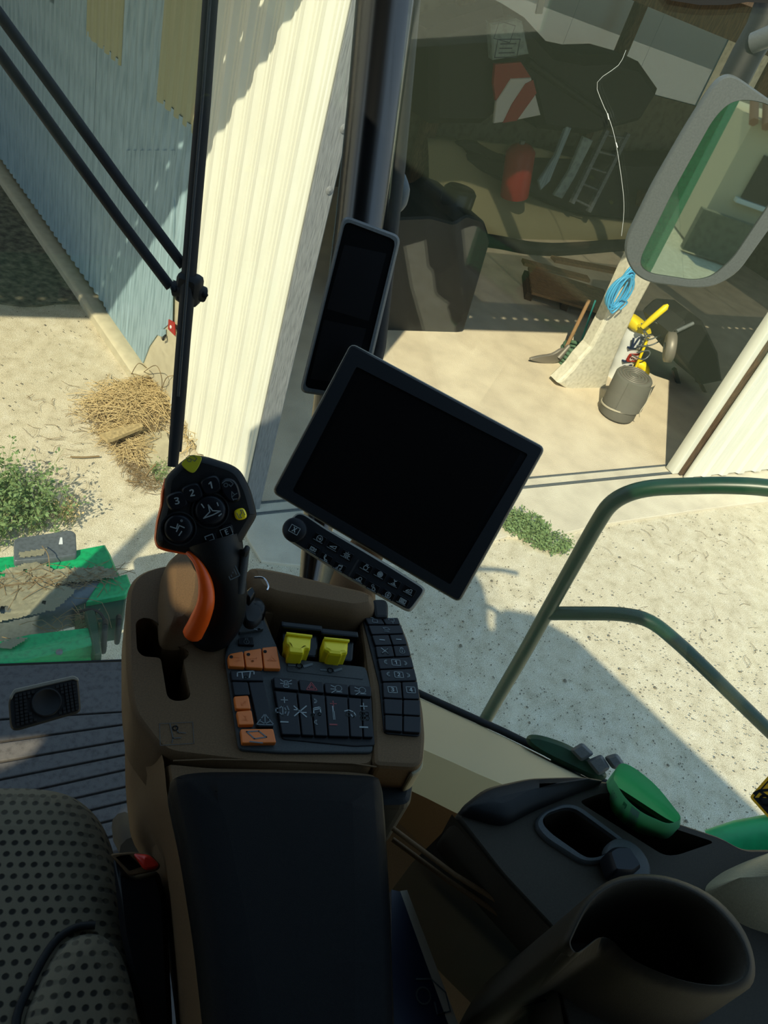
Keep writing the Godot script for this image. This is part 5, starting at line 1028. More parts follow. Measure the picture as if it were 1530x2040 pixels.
func build_seat():
	var t := thing("operator_seat", "grey dimpled cloth seat cushion with a bolster seam", "seat", Transform3D(Vector3(0.9312, 0, -0.3645), Vector3(-0.3645, 0, -0.9312), Vector3(0, 1, 0), Vector3(-0.3, 2.66, -0.2)))
	var o := cs([Vector2(0.0137, 0.0541), Vector2(0.0606, 0.0653), Vector2(0.1051, 0.0679), Vector2(0.1404, 0.0672), Vector2(0.1655, 0.0606), Vector2(0.1881, 0.0425), Vector2(0.204, 0.0162), Vector2(0.2146, -0.0168), Vector2(0.2253, -0.055), Vector2(0.2371, -0.0969), Vector2(0.2456, -0.1319), Vector2(0.2574, -0.1831), Vector2(0.083, -0.1668)], 4)
	put("cushion", solid(o, [Vector2(.03, -.14), Vector2(.006, -.12), Vector2(0, -.06), Vector2(.003, -.028), Vector2(.012, -.010), Vector2(.028, -.002), Vector2(.05, .001)], 1), "seat_cloth", t)
	put("bolster", solid(cs([Vector2(0.1718, -0.1917), Vector2(0.1582, -0.1287), Vector2(0.162, -0.0995), Vector2(0.172, -0.0745), Vector2(0.184, -0.0649), Vector2(0.2013, -0.0642), Vector2(0.2175, -0.0766), Vector2(0.2289, -0.1002), Vector2(0.2382, -0.1345), Vector2(0.2513, -0.1997)], 4), [Vector2(0, -.01), Vector2(.002, .002), Vector2(.008, .009), Vector2(.02, .012)], 1), "seat_cloth", t)
	put("piping", tube(sp([Vector3(-0.0656, 2.663, -0.0869), Vector3(-0.109, 2.663, -0.1392), Vector3(-0.116, 2.663, -0.1676), Vector3(-0.1156, 2.663, -0.1957), Vector3(-0.1068, 2.663, -0.2102), Vector3(-0.0943, 2.663, -0.2164)], 4), .003, 8), "rubber", t, Transform3D(Vector3(0.9312, 0, -0.3645), Vector3(-0.3645, 0, -0.9312), Vector3(0, 1, 0), Vector3(-0.3, 2.66, -0.2)).affine_inverse())
	var b := thing("belt_buckle", "black seat belt buckle with a red release button beside the seat cushion", "seat belt buckle", Transform3D(Vector3(0.9163, 0.0376, -0.3987), Vector3(-0.379, 0.4027, -0.8332), Vector3(0.1292, 0.9146, 0.3832), Vector3(-0.0853, 2.6964, -0.2529)))
	put("case", solid(rnd([Vector2(-0.0152, 0.0059), Vector2(-0.0019, -0.0088), Vector2(0.019, -0.0055), Vector2(0.0259, -0.0259), Vector2(0.0349, -0.1129), Vector2(0.0142, -0.1105), Vector2(-0.0056, -0.0464)], .006, 4), [Vector2(.004, -.04), Vector2(0, -.034), Vector2(0, -.006), Vector2(.004, 0)], 1), "key_black", b)
	put("mouth", holed(rnd([Vector2(-0.0175, 0.0077), Vector2(-0.0009, 0.0081), Vector2(0.0125, 0.0055), Vector2(0.0203, -0.0021), Vector2(0.019, -0.0061), Vector2(-0.0019, -0.0088)], .003, 3), [rnd([Vector2(-0.0134, 0.0057), Vector2(-0.0023, 0.0064), Vector2(0.0071, -0.0033), Vector2(-0.0029, -0.0053)], .002, 3)], -.004, .003, .001, .004), "brown_plastic", b)
	put("slot", plate(rnd([Vector2(-0.0134, 0.0057), Vector2(-0.0023, 0.0064), Vector2(0.0071, -0.0033), Vector2(-0.0029, -0.0053)], .002, 3), -.0012, -.0006), "void", b)
	put("release_button", solid(rnd([Vector2(-0.0008, 0.007), Vector2(0.0117, 0.0052), Vector2(0.0192, -0.002), Vector2(0.0175, -0.005), Vector2(0.0084, -0.0054)], .003, 3), [Vector2(0, .001), Vector2(0, .004), Vector2(.002, .006)], 1), "red_button", b)
	putw("stalk", tube([Vector3(-0.1185, 2.519, -0.3401), Vector3(-0.1313, 2.5052, -0.3542), Vector3(-0.1506, 2.4482, -0.3928)], .012, 10), "rubber", b)
	# pedals
	var names := ["black studded foot pedal on the cab floor with a round boss", "black studded foot pedal at the floor's left edge, beside the bossed pedal"]
	for i in 2:
		var pd := thing("foot_pedal", names[i], "pedal", Transform3D(Vector3(0.8484, 0.0033, -0.5294), Vector3(-0.4598, 0.5003, -0.7337), Vector3(0.2624, 0.8659, 0.4259), Vector3(-0.3017, 2.4576, -0.4897)) if i == 0 else Transform3D(Vector3(0.8484, 0.0033, -0.5294), Vector3(-0.4598, 0.5003, -0.7337), Vector3(0.2624, 0.8659, 0.4259), Vector3(-0.3017, 2.4576, -0.4897)).translated_local(Vector3(-.101, -.012, .0)), "foot pedals")
		var po := rnd([Vector2(-0.04, 0.0069), Vector2(-0.0336, 0.0191), Vector2(0.0319, 0.0284), Vector2(0.0376, 0.0247), Vector2(0.04, -0.0154), Vector2(-0.0327, -0.0286), Vector2(-0.038, -0.0245)], .006, 4)
		put("pad", solid(po, [Vector2(.002, -.018), Vector2(0, -.014), Vector2(0, -.003), Vector2(.002, 0)], 1), "rubber", pd)
		put("rim", solid(rnd([Vector2(-0.039, 0.0103), Vector2(-0.0336, 0.0197), Vector2(0.032, 0.029), Vector2(0.0376, 0.0254), Vector2(0.0381, 0.021), Vector2(0.0318, 0.0241), Vector2(-0.0325, 0.0149), Vector2(-0.0368, 0.0066)], .002, 3), [Vector2(0, -.01), Vector2(0, .001), Vector2(.001, .002)], 1), "bezel_edge" if i == 0 else "rubber", pd)
		put("boss", lathe([Vector2(.017, -.001), Vector2(.0165, .003), Vector2(.0145, .003), Vector2(.014, .001), Vector2(.0001, .001)], 24), "rubber", pd, Transform3D(Basis(Vector3.RIGHT, PI / 2), Vector3(Vector2(0.0017, 0.0004).x, Vector2(0.0017, 0.0004).y, 0)))
		var sg := G.new()
		var e := [Vector2(-0.0336, 0.0132), Vector2(0.0341, 0.0221), Vector2(0.0378, -0.0127), Vector2(-0.0316, -0.0241)]
		for r in 9:
			for c in 15:
				var u := (c + .5) / 15.0; var v := (r + .5) / 9.0
				var q: Vector2 = e[0].lerp(e[1], u).lerp(e[3].lerp(e[2], u), v)
				if q.distance_to(Vector2(0.0017, 0.0004)) > .020: box(Vector3(q.x, q.y, .001), Vector3(.0032, .0032, .003), 0, sg)
		puts("tread_studs", sg, "rubber", pd, false)

# ---------------------------------------------------------------- on the outside of the machine
func build_outside_parts():
	var h := thing("handrail", "dark green bent tube handrail of the cab platform", "handrail", Transform3D(Vector3(0.9988, 0, 0.0499), Vector3(0, 1, 0), Vector3(-0.0499, 0, 0.9988), Vector3(0.9, 2, -1.25)))
	putw("upper_tube", tube(sp([Vector3(0.4394, 1.6149, -1.273), Vector3(0.4312, 1.8406, -1.2734), Vector3(0.4267, 2.0313, -1.2737), Vector3(0.4204, 2.1968, -1.274), Vector3(0.4141, 2.3726, -1.2743), Vector3(0.4115, 2.4595, -1.2744), Vector3(0.4138, 2.5099, -1.2743), Vector3(0.4316, 2.548, -1.2734), Vector3(0.4662, 2.5809, -1.2717), Vector3(0.5278, 2.6167, -1.2686), Vector3(0.5815, 2.6447, -1.2659), Vector3(0.6445, 2.6701, -1.2628), Vector3(0.7354, 2.6938, -1.2582)], 4), .0165, 16), "rail_green", h)
	putw("lower_tube", tube(sp([Vector3(0.4179, 2.1832, -1.2741), Vector3(0.4887, 2.225, -1.2706), Vector3(0.563, 2.2654, -1.2669), Vector3(0.621, 2.2764, -1.2639), Vector3(0.691, 2.2538, -1.2605), Vector3(0.776, 2.2163, -1.2562), Vector3(0.8739, 2.1699, -1.2513), Vector3(0.9911, 2.115, -1.2454), Vector3(1.2198, 2.0083, -1.234)], 4), .0155, 16), "rail_green", h)
	# wiper
	var w := thing("windscreen_wiper", "long black windscreen wiper with two parallel arms", "wiper", Transform3D(Vector3(0.9231, 0, -0.3846), Vector3(-0.0077, 0.9998, -0.0185), Vector3(0.3845, 0.02, 0.9229), Vector3(-0.0732, 1.897, -1.1468)))
	putw("blade", tube([Vector3(-0.437, 3.1876, -1.0752), Vector3(-0.43, 3.1267, -1.0698), Vector3(-0.4141, 3.0178, -1.0451), Vector3(-0.3945, 2.9007, -1.0071), Vector3(-0.3678, 2.7798, -0.9538), Vector3(-0.34, 2.6692, -0.8956), Vector3(-0.313, 2.5805, -0.8367)], [.008, .0105, .0109, .0112, .0112, .0105, .008], 8), "rubber", w)
	putw("rubber_lip", tube([Vector3(-0.4355, 3.1881, -1.0823), Vector3(-0.4278, 3.1271, -1.0773), Vector3(-0.4132, 3.017, -1.053), Vector3(-0.3924, 2.8995, -1.0144), Vector3(-0.3648, 2.7781, -0.9612), Vector3(-0.336, 2.6668, -0.9031), Vector3(-0.3143, 2.595, -0.8565)], .0043, 6), "bezel", w)
	putw("blade_spine", tube([Vector3(-0.4319, 3.1889, -1.0611), Vector3(-0.4251, 3.1288, -1.0558), Vector3(-0.4102, 3.0209, -1.0319), Vector3(-0.3906, 2.9056, -0.9935), Vector3(-0.3642, 2.7864, -0.9407), Vector3(-0.3345, 2.6714, -0.88)], .002, 6), "slate_plastic", w)
	putw("upper_arm", tube([Vector3(-0.6837, 3.0799, -0.9651), Vector3(-0.6515, 3.0477, -0.972), Vector3(-0.5779, 2.9764, -0.9814), Vector3(-0.4848, 2.8916, -0.9858), Vector3(-0.3883, 2.8167, -0.9793)], .0077, 8), "rubber", w)
	putw("lower_arm", tube([Vector3(-0.6877, 3.037, -0.9665), Vector3(-0.654, 3.0039, -0.9728), Vector3(-0.5769, 2.9273, -0.9804), Vector3(-0.4863, 2.8471, -0.9799), Vector3(-0.4009, 2.7821, -0.9719)], .0077, 8), "rubber", w)
	putw("pivot", box(Vector3(-0.3714, 2.793, -0.9667), Vector3(.034, .044, .026), .005), "rubber", w)
	for q in [[Vector3(-0.3923, 2.7867, -0.9623), Vector3(-0.3739, 2.7906, -0.9644)], [Vector3(-0.3517, 2.7868, -0.9779), Vector3(-0.3661, 2.7908, -0.9675)]]:
		putw("lug", tube([q[0], q[0].lerp(q[1], .35), q[1]], [.011, .0117, .0135], 12), "rubber", w)
		putw("bolt", lathe([Vector2(.005, -.003), Vector2(.005, .003), Vector2(.0001, .003)], 6), "bezel", w).transform = w.transform.affine_inverse() * Transform3D(Basis.looking_at(q[0] - Vector3(0, 3.3, 0)) * Basis(Vector3.RIGHT, PI / 2), q[0] + (Vector3(0, 3.3, 0) - q[0]).normalized() * .011)
	# mirror
	var m := thing("wing_mirror", "large grey outside mirror on a black arm at the right", "mirror", Transform3D(Vector3(0.9577, 0.2807, -0.0629), Vector3(-0.2811, 0.9597, 0.0012), Vector3(0.0607, 0.0166, 0.998), Vector3(0.3497, 3.0319, -1.5901)))
	var ho := rnd([Vector2(-0.0295, 0.1637), Vector2(-0.0148, 0.1855), Vector2(0.0055, 0.1904), Vector2(0.0718, 0.155), Vector2(0.1617, 0.1067), Vector2(0.163, 0.0491), Vector2(0.1442, -0.0486), Vector2(0.1035, -0.1513), Vector2(0.0671, -0.1807), Vector2(0.0256, -0.1862), Vector2(-0.0644, -0.1788), Vector2(-0.0954, -0.1619), Vector2(-0.1181, -0.1297), Vector2(-0.1224, -0.0964), Vector2(-0.0925, 0.0055), Vector2(-0.0572, 0.0992)], .02, 5)
	var go := rnd([Vector2(-0.0118, 0.1199), Vector2(0.0072, 0.1458), Vector2(0.0321, 0.1534), Vector2(0.0757, 0.1473), Vector2(0.1372, 0.1044), Vector2(0.1275, -0.013), Vector2(0.0867, -0.1234), Vector2(0.0582, -0.1608), Vector2(0.0259, -0.1707), Vector2(-0.064, -0.1613), Vector2(-0.0843, -0.1481), Vector2(-0.0882, -0.1282), Vector2(-0.0538, -0.0038)], .018, 5)
	put("housing", holed(ho, [go], -.02, 0, .003, .006), "grey_housing", m)
	put("back_shell", solid(ho, [Vector2(.05, -.07), Vector2(.02, -.055), Vector2(.002, -.03), Vector2(0, -.0195)], 1), "grey_housing", m)
	put("glass", plate(inset(ccw(go), .0006), -.0058, -.004, .0006), "mirror_glass", m)
	putw("arm", tube([Vector3(0.3153, 3.2054, -1.6372), Vector3(0.3172, 3.2492, -1.649), Vector3(0.3244, 3.289, -1.6687), Vector3(0.3178, 3.3429, -1.6898), Vector3(0.2358, 3.4199, -1.7299)], [.027, .027, .029, .03, .028], 14), "black_plastic", m)
	putw("arm_joint", tube([Vector3(0.3137, 3.2646, -1.6297), Vector3(0.3437, 3.2956, -1.6036)], .017, 12), "grey_housing", m)
	# warning sticker on the pane
	var s := thing("warning_sticker", "yellow warning sticker with a black border on the right pane", "sticker", Transform3D(Vector3(0.7918, 0.61, 0.0295), Vector3(-0.3266, 0.4638, -0.8235), Vector3(-0.5161, 0.6425, 0.5665), Vector3(0.5573, 2.6061, -0.6118)))
	put("sheet", plate(rnd([Vector2(-0.0196, 0.0052), Vector2(0.0246, 0.0485), Vector2(0.0644, 0.0028), Vector2(0.0208, -0.0511)], .004, 4), -.0006, 0), "sticker", s)
	put("border", holed(inset(rnd(ccw([Vector2(-0.0196, 0.0052), Vector2(0.0246, 0.0485), Vector2(0.0644, 0.0028), Vector2(0.0208, -0.0511)]), .004, 4), .003), [inset(rnd(ccw([Vector2(-0.0196, 0.0052), Vector2(0.0246, 0.0485), Vector2(0.0644, 0.0028), Vector2(0.0208, -0.0511)]), .004, 4), .0045)], 0, .0003), "void", s)
	put("symbol", icon("harvester", .022, .14), "void", s, tin(Vector2(0.0114, 0.0028), .0004, -.8))
	# steps and lamps under the pane
	var st := thing("step_lamps", "grey lamp blocks on a green bracket below the right window", "lamps", Transform3D(Vector3(0.9432, 0.2607, 0.2059), Vector3(-0.0083, 0.638, -0.77), Vector3(-0.3321, 0.7245, 0.6039), Vector3(0.4982, 2.2132, -0.9059)))
	put("bracket", solid(rnd([Vector2(-0.1052, 0.0026), Vector2(-0.0803, 0.0097), Vector2(-0.0293, 0.011), Vector2(0.0208, -0.0017), Vector2(0.0549, -0.0167), Vector2(0.0419, -0.0353), Vector2(-0.068, -0.025), Vector2(-0.1049, -0.0146)], .02, 4), [Vector2(0, -.1), Vector2(0, -.012), Vector2(.008, 0)], 1), "dark_green", st)
	for q in [[Vector2(-0.0238, 0.0016), Vector2(-0.0062, 0.0222), Vector2(0.0194, 0.0099), Vector2(0.0014, -0.0116)], [Vector2(0.0093, -0.0068), Vector2(0.0311, 0.0142), Vector2(0.0523, -0.0039), Vector2(0.0362, -0.0246)], [Vector2(0.0374, 0.011), Vector2(0.0554, 0.025), Vector2(0.0747, 0.01), Vector2(0.0582, -0.0054)]]:
		put("lamp_block", solid(rnd(q, .006, 3), [Vector2(0, -.05), Vector2(0, .02), Vector2(.005, .026)], 1), "grey_housing", st)
	putw("support", tube([Vector3(0.492, 2.1594, -0.9436), Vector3(.62, 1.75, -.6), Vector3(.6, 1.55, .0)], .03, 8), "dark_green", st)
	var ff := thing("green_fender_corner", "pale green corner of a fender at the lower right of the window", "fender", Vector3(0.5529, 2.5541, -0.5898))
	putw("fender", tube([Vector3(0.5308, 2.5262, -0.574), Vector3(0.5544, 2.5499, -0.5831), Vector3(0.5881, 2.5811, -0.5894), Vector3(0.6427, 2.6342, -0.5947)], .028, 14), "body_green", ff)
	build_header()

func inpoly(p: Array, q: Vector2) -> bool: return Geometry2D.is_point_in_polygon(q, PackedVector2Array(p))
func rand_in(p: Array) -> Vector2:
	var lo := Vector2(1e9, 1e9); var hi := -lo
	for q in p: lo = lo.min(q); hi = hi.max(q)
	for i in 200:
		var q := Vector2(rng.randf_range(lo.x, hi.x), rng.randf_range(lo.y, hi.y))
		if inpoly(p, q): return q
	return p[0]
func strands(f: Transform3D, p: Array, n: int, lo: float, hi: float, height: float, r: float, dirs: float, spread: float, g: G = null, centre = null) -> G:
	if g == null: g = G.new()
	for i in n:
		var q := rand_in(p)
		var a := dirs + rng.randfn(0, spread)
		var l := rng.randf_range(lo, hi)
		var d := Vector2.from_angle(a) * l
		var h0 := rng.randf() * height
		if centre != null: h0 *= clampf(1.3 - q.distance_to(centre) / .45, .1, 1.0)
		var bend := Vector2(-d.y, d.x) * rng.randf_range(-.25, .25)
		var pts := [Vector3(q.x - d.x / 2, q.y - d.y / 2, h0 * rng.randf()), Vector3(q.x + bend.x, q.y + bend.y, h0 + .004), Vector3(q.x + d.x / 2, q.y + d.y / 2, h0 * rng.randf())]
		var w := []
		for v in pts: w.append(f * v)
		tube(sp(w, 2), r * rng.randf_range(.6, 1.3), 3, g)
	return g

func build_header():
	var t := thing("harvester_header", "green harvester header platform littered with chaff and stalks", "header", Transform3D(Vector3(0.9312, 0, -0.3645), Vector3(-0.3645, 0, -0.9312), Vector3(0, 1, 0), Vector3(-1.4, 0.9, -2.5)))
	put("rear_beam", solid([Vector2(-0.4451, -0.6314), Vector2(-0.1827, -0.5578), Vector2(0.0854, -0.48), Vector2(0.1955, -0.4311), Vector2(0.224, -0.4842), Vector2(0.2684, -0.5945), Vector2(0.1073, -0.6257), Vector2(-0.1568, -0.6797), Vector2(-0.4154, -0.7389)], [Vector2(0, -.10), Vector2(0, -.008), Vector2(.008, 0)], -1), "body_green", t)
	put("stop_plate", solid(rnd([Vector2(-0.146, -0.4913), Vector2(-0.1362, -0.4753), Vector2(0.0567, -0.3976), Vector2(0.0772, -0.4158), Vector2(0.0991, -0.5371), Vector2(0.0048, -0.5729), Vector2(-0.1227, -0.6067)], .012, 4), [Vector2(0, .0), Vector2(0, .026), Vector2(.004, .03)], 1), "worn_steel", t)
	put("stop_slot", plate(rnd([Vector2(0.0225, -0.4523), Vector2(0.0301, -0.4512), Vector2(0.038, -0.4886), Vector2(0.0231, -0.4908)], .001), .03, .032), "white_paint", t)
	put("trough", plate([Vector2(-0.4323, -0.6915), Vector2(-0.1681, -0.6332), Vector2(0.2664, -0.5571), Vector2(0.2857, -0.606), Vector2(0.1317, -0.6573), Vector2(-0.1463, -0.736), Vector2(-0.4021, -0.8009)], -.12, -.04), "worn_steel", t)
	putw("auger_tube", tube([Vector3(-1.4356, 0.8, -1.5357), Vector3(-1.2664, 0.8, -1.6927), Vector3(-1.1502, 0.8, -1.8027), Vector3(-1.0463, 0.8, -1.9155), Vector3(-0.9886, 0.8, -1.9762)], .10, 26), "worn_steel", t)
	put("end_panel", solid([Vector2(0.2034, -0.6333), Vector2(0.3014, -0.5903), Vector2(0.3257, -0.6547), Vector2(0.3078, -0.7058), Vector2(0.1675, -0.7581)], [Vector2(0, -.03), Vector2(0, -.006), Vector2(.006, 0)], -1), "body_green", t)
	put("end_cheek", solid([Vector2(0.1275, -0.7569), Vector2(0.1647, -0.7321), Vector2(0.3105, -0.6787), Vector2(0.3088, -0.8059), Vector2(0.2296, -0.8287), Vector2(0.1336, -0.7974)], [Vector2(0, -.16), Vector2(0, -.035), Vector2(.005, -.03)], -1), "dark_green", t)
	put("front_beam", solid([Vector2(-0.3088, -1.1114), Vector2(-0.0863, -1.0039), Vector2(0.0045, -0.9644), Vector2(0.2076, -0.9133), Vector2(0.2261, -0.9593), Vector2(0.2235, -0.9922), Vector2(0.0861, -1.0483), Vector2(-0.0635, -1.1111), Vector2(-0.2794, -1.218)], [Vector2(0, -.10), Vector2(0, .034), Vector2(.006, .04)], -1), "body_green", t)
	put("front_lip", solid([Vector2(-0.2937, -1.1627), Vector2(-0.0719, -1.07), Vector2(0.0814, -1.0207), Vector2(0.213, -0.9685), Vector2(0.2248, -1.0046), Vector2(0.0878, -1.0581), Vector2(-0.0612, -1.1205), Vector2(-0.2755, -1.2287)], [Vector2(0, 0), Vector2(0, .046), Vector2(.004, .05)], -1), "body_green", t)
	put("bolt", lathe([Vector2(.012, 0), Vector2(.012, .006), Vector2(.0001, .008)], 10), "worn_steel", t, Transform3D(Basis(Vector3.RIGHT, PI / 2), Vector3(Vector2(0.1162, -1.0493).x, Vector2(0.1162, -1.0493).y, .05)))
	put("bracket", solid(rnd([Vector2(0.1724, -0.8553), Vector2(0.2094, -0.8391), Vector2(0.2292, -0.9085), Vector2(0.2591, -1.0462), Vector2(0.2355, -1.0614), Vector2(0.2084, -0.9628)], .006, 3), [Vector2(0, -.04), Vector2(0, .054), Vector2(.005, .06)], 1), "dark_green", t)
	for q in [[Vector3(-0.8254, 0.9, -1.7318), .062], [Vector3(-0.8178, 0.84, -1.8279), .055]]:
		var ring := []
		for i in 25: ring.append(q[0] + Vector3(sin(TAU * i / 24) * .35, cos(TAU * i / 24), sin(TAU * i / 24) * .75) * q[1])
		putw("pulley", tube(ring, .011, 8), "rubber", t)
	putw("drive_hose", tube(sp([Vector3(-0.9728, 0.9, -1.7838), Vector3(-0.9184, 0.95, -1.7863), Vector3(-0.8702, 0.96, -1.7792), Vector3(-0.828, 0.95, -1.747)]), .006, 6), "rubber", t)
	puts("tube_chaff", bumpy(Transform3D(Vector3(0.9312, 0, -0.3645), Vector3(-0.3645, 0, -0.9312), Vector3(0, 1, 0), Vector3(-1.4, 0.9, -2.5)), [Vector2(-0.3956, -0.8108), Vector2(-0.1777, -0.7445), Vector2(-0.0266, -0.7065), Vector2(0.0616, -0.6909), Vector2(0.1353, -0.7144), Vector2(0.1098, -0.7643), Vector2(0.0664, -0.8296), Vector2(-0.0464, -0.8796), Vector2(-0.1397, -0.9167), Vector2(-0.3475, -0.9849)], .012, .014), "chaff", t)
	puts("trough_chaff", bumpy(Transform3D(Vector3(0.9312, 0, -0.3645), Vector3(-0.3645, 0, -0.9312), Vector3(0, 1, 0), Vector3(-1.4, 0.9, -2.5)), [Vector2(-0.4395, -0.6518), Vector2(-0.1634, -0.6485), Vector2(-0.051, -0.5737), Vector2(0.0303, -0.6132), Vector2(0.1959, -0.5753), Vector2(0.2601, -0.5898), Vector2(0.2728, -0.6332), Vector2(0.0624, -0.6962), Vector2(-0.1395, -0.7606), Vector2(-0.3949, -0.8132)], .008, .02), "chaff", t)
	puts("beam_chaff", bumpy(Transform3D(Vector3(0.9312, 0, -0.3645), Vector3(-0.3645, 0, -0.9312), Vector3(0, 1, 0), Vector3(-1.4, 0.9, -2.5)), [Vector2(-0.1092, -1.0446), Vector2(-0.0543, -1.0002), Vector2(0.0087, -0.9858), Vector2(-0.0025, -1.0139), Vector2(-0.0435, -1.0527)], .05, .012), "chaff", t)
	puts("plate_chaff", bumpy(Transform3D(Vector3(0.9312, 0, -0.3645), Vector3(-0.3645, 0, -0.9312), Vector3(0, 1, 0), Vector3(-1.4, 0.9, -2.5)), [Vector2(-0.1183, -0.556), Vector2(-0.014, -0.5184), Vector2(-0.0153, -0.5643), Vector2(-0.1055, -0.5934)], .031, .008), "chaff", t)
	var g := strands(Transform3D(Vector3(0.9312, 0, -0.3645), Vector3(-0.3645, 0, -0.9312), Vector3(0, 1, 0), Vector3(-1.4, 0.9, -2.5)), [Vector2(-0.3183, -0.7275), Vector2(0.2546, -0.5763), Vector2(0.274, -0.6442), Vector2(0.031, -0.7261), Vector2(-0.2968, -0.8125)], 170, .05, .22, .03, .0013, .2, .7)
	strands(Transform3D(Vector3(0.9312, 0, -0.3645), Vector3(-0.3645, 0, -0.9312), Vector3(0, 1, 0), Vector3(-1.4, 0.9, -2.5)), [Vector2(-0.0601, -0.9791), Vector2(0.188, -0.7998), Vector2(0.2175, -0.8844), Vector2(-0.023, -0.9988)], 26, .05, .2, .05, .0013, .3, .8, g)
	putw("stalk", tube(sp([Vector3(-1.232, 0.96, -1.9864), Vector3(-1.1765, 0.98, -1.9373), Vector3(-1.1514, 0.93, -1.9062)]), .002, 5), "straw_dark", t)
	putw("stalk", tube(sp([Vector3(-1.1621, 0.92, -1.7428), Vector3(-1.1345, 0.93, -1.8133), Vector3(-1.0814, 0.93, -1.8983), Vector3(-1.0371, 0.93, -1.9313)]), .0016, 5), "straw_dark", t)
	putw("stalk", tube(sp([Vector3(-1.1505, 0.93, -1.8461), Vector3(-1.1101, 0.93, -1.841), Vector3(-1.0684, 0.92, -1.8586)]), .0016, 5), "straw_dark", t)
	puts("straw_litter", g, "straw_dark", t)

func bumpy(f: Transform3D, p: Array, z: float, h: float) -> G:  # low ragged heap over an outline
	var lo := Vector2(1e9, 1e9); var hi := -lo
	for q in p: lo = lo.min(q); hi = hi.max(q)
	var n := FastNoiseLite.new(); n.frequency = 14; n.seed = 5
	var n2 := FastNoiseLite.new(); n2.frequency = 60; n2.seed = 6
	var g := G.new()
	var st := .0065
	var nx := int((hi.x - lo.x) / st) + 1; var ny := int((hi.y - lo.y) / st) + 1
	var val := {}
	for j in ny + 1:
		for i in nx + 1:
			var q := lo + Vector2(i, j) * st
			if inpoly(p, q) and n.get_noise_2d(q.x, q.y) > -.5: val[Vector2i(i, j)] = f * Vector3(q.x, q.y, z + h * (.35 + .5 * n.get_noise_2d(q.x * 1.7, q.y * 1.7) + .35 * n2.get_noise_2d(q.x, q.y)))
	for k in val:
		var b = val.get(k + Vector2i(1, 0)); var c = val.get(k + Vector2i(1, 1)); var d = val.get(k + Vector2i(0, 1))
		if b != null and c != null and d != null: g.quad(val[k], b, c, d, 1)
	return g

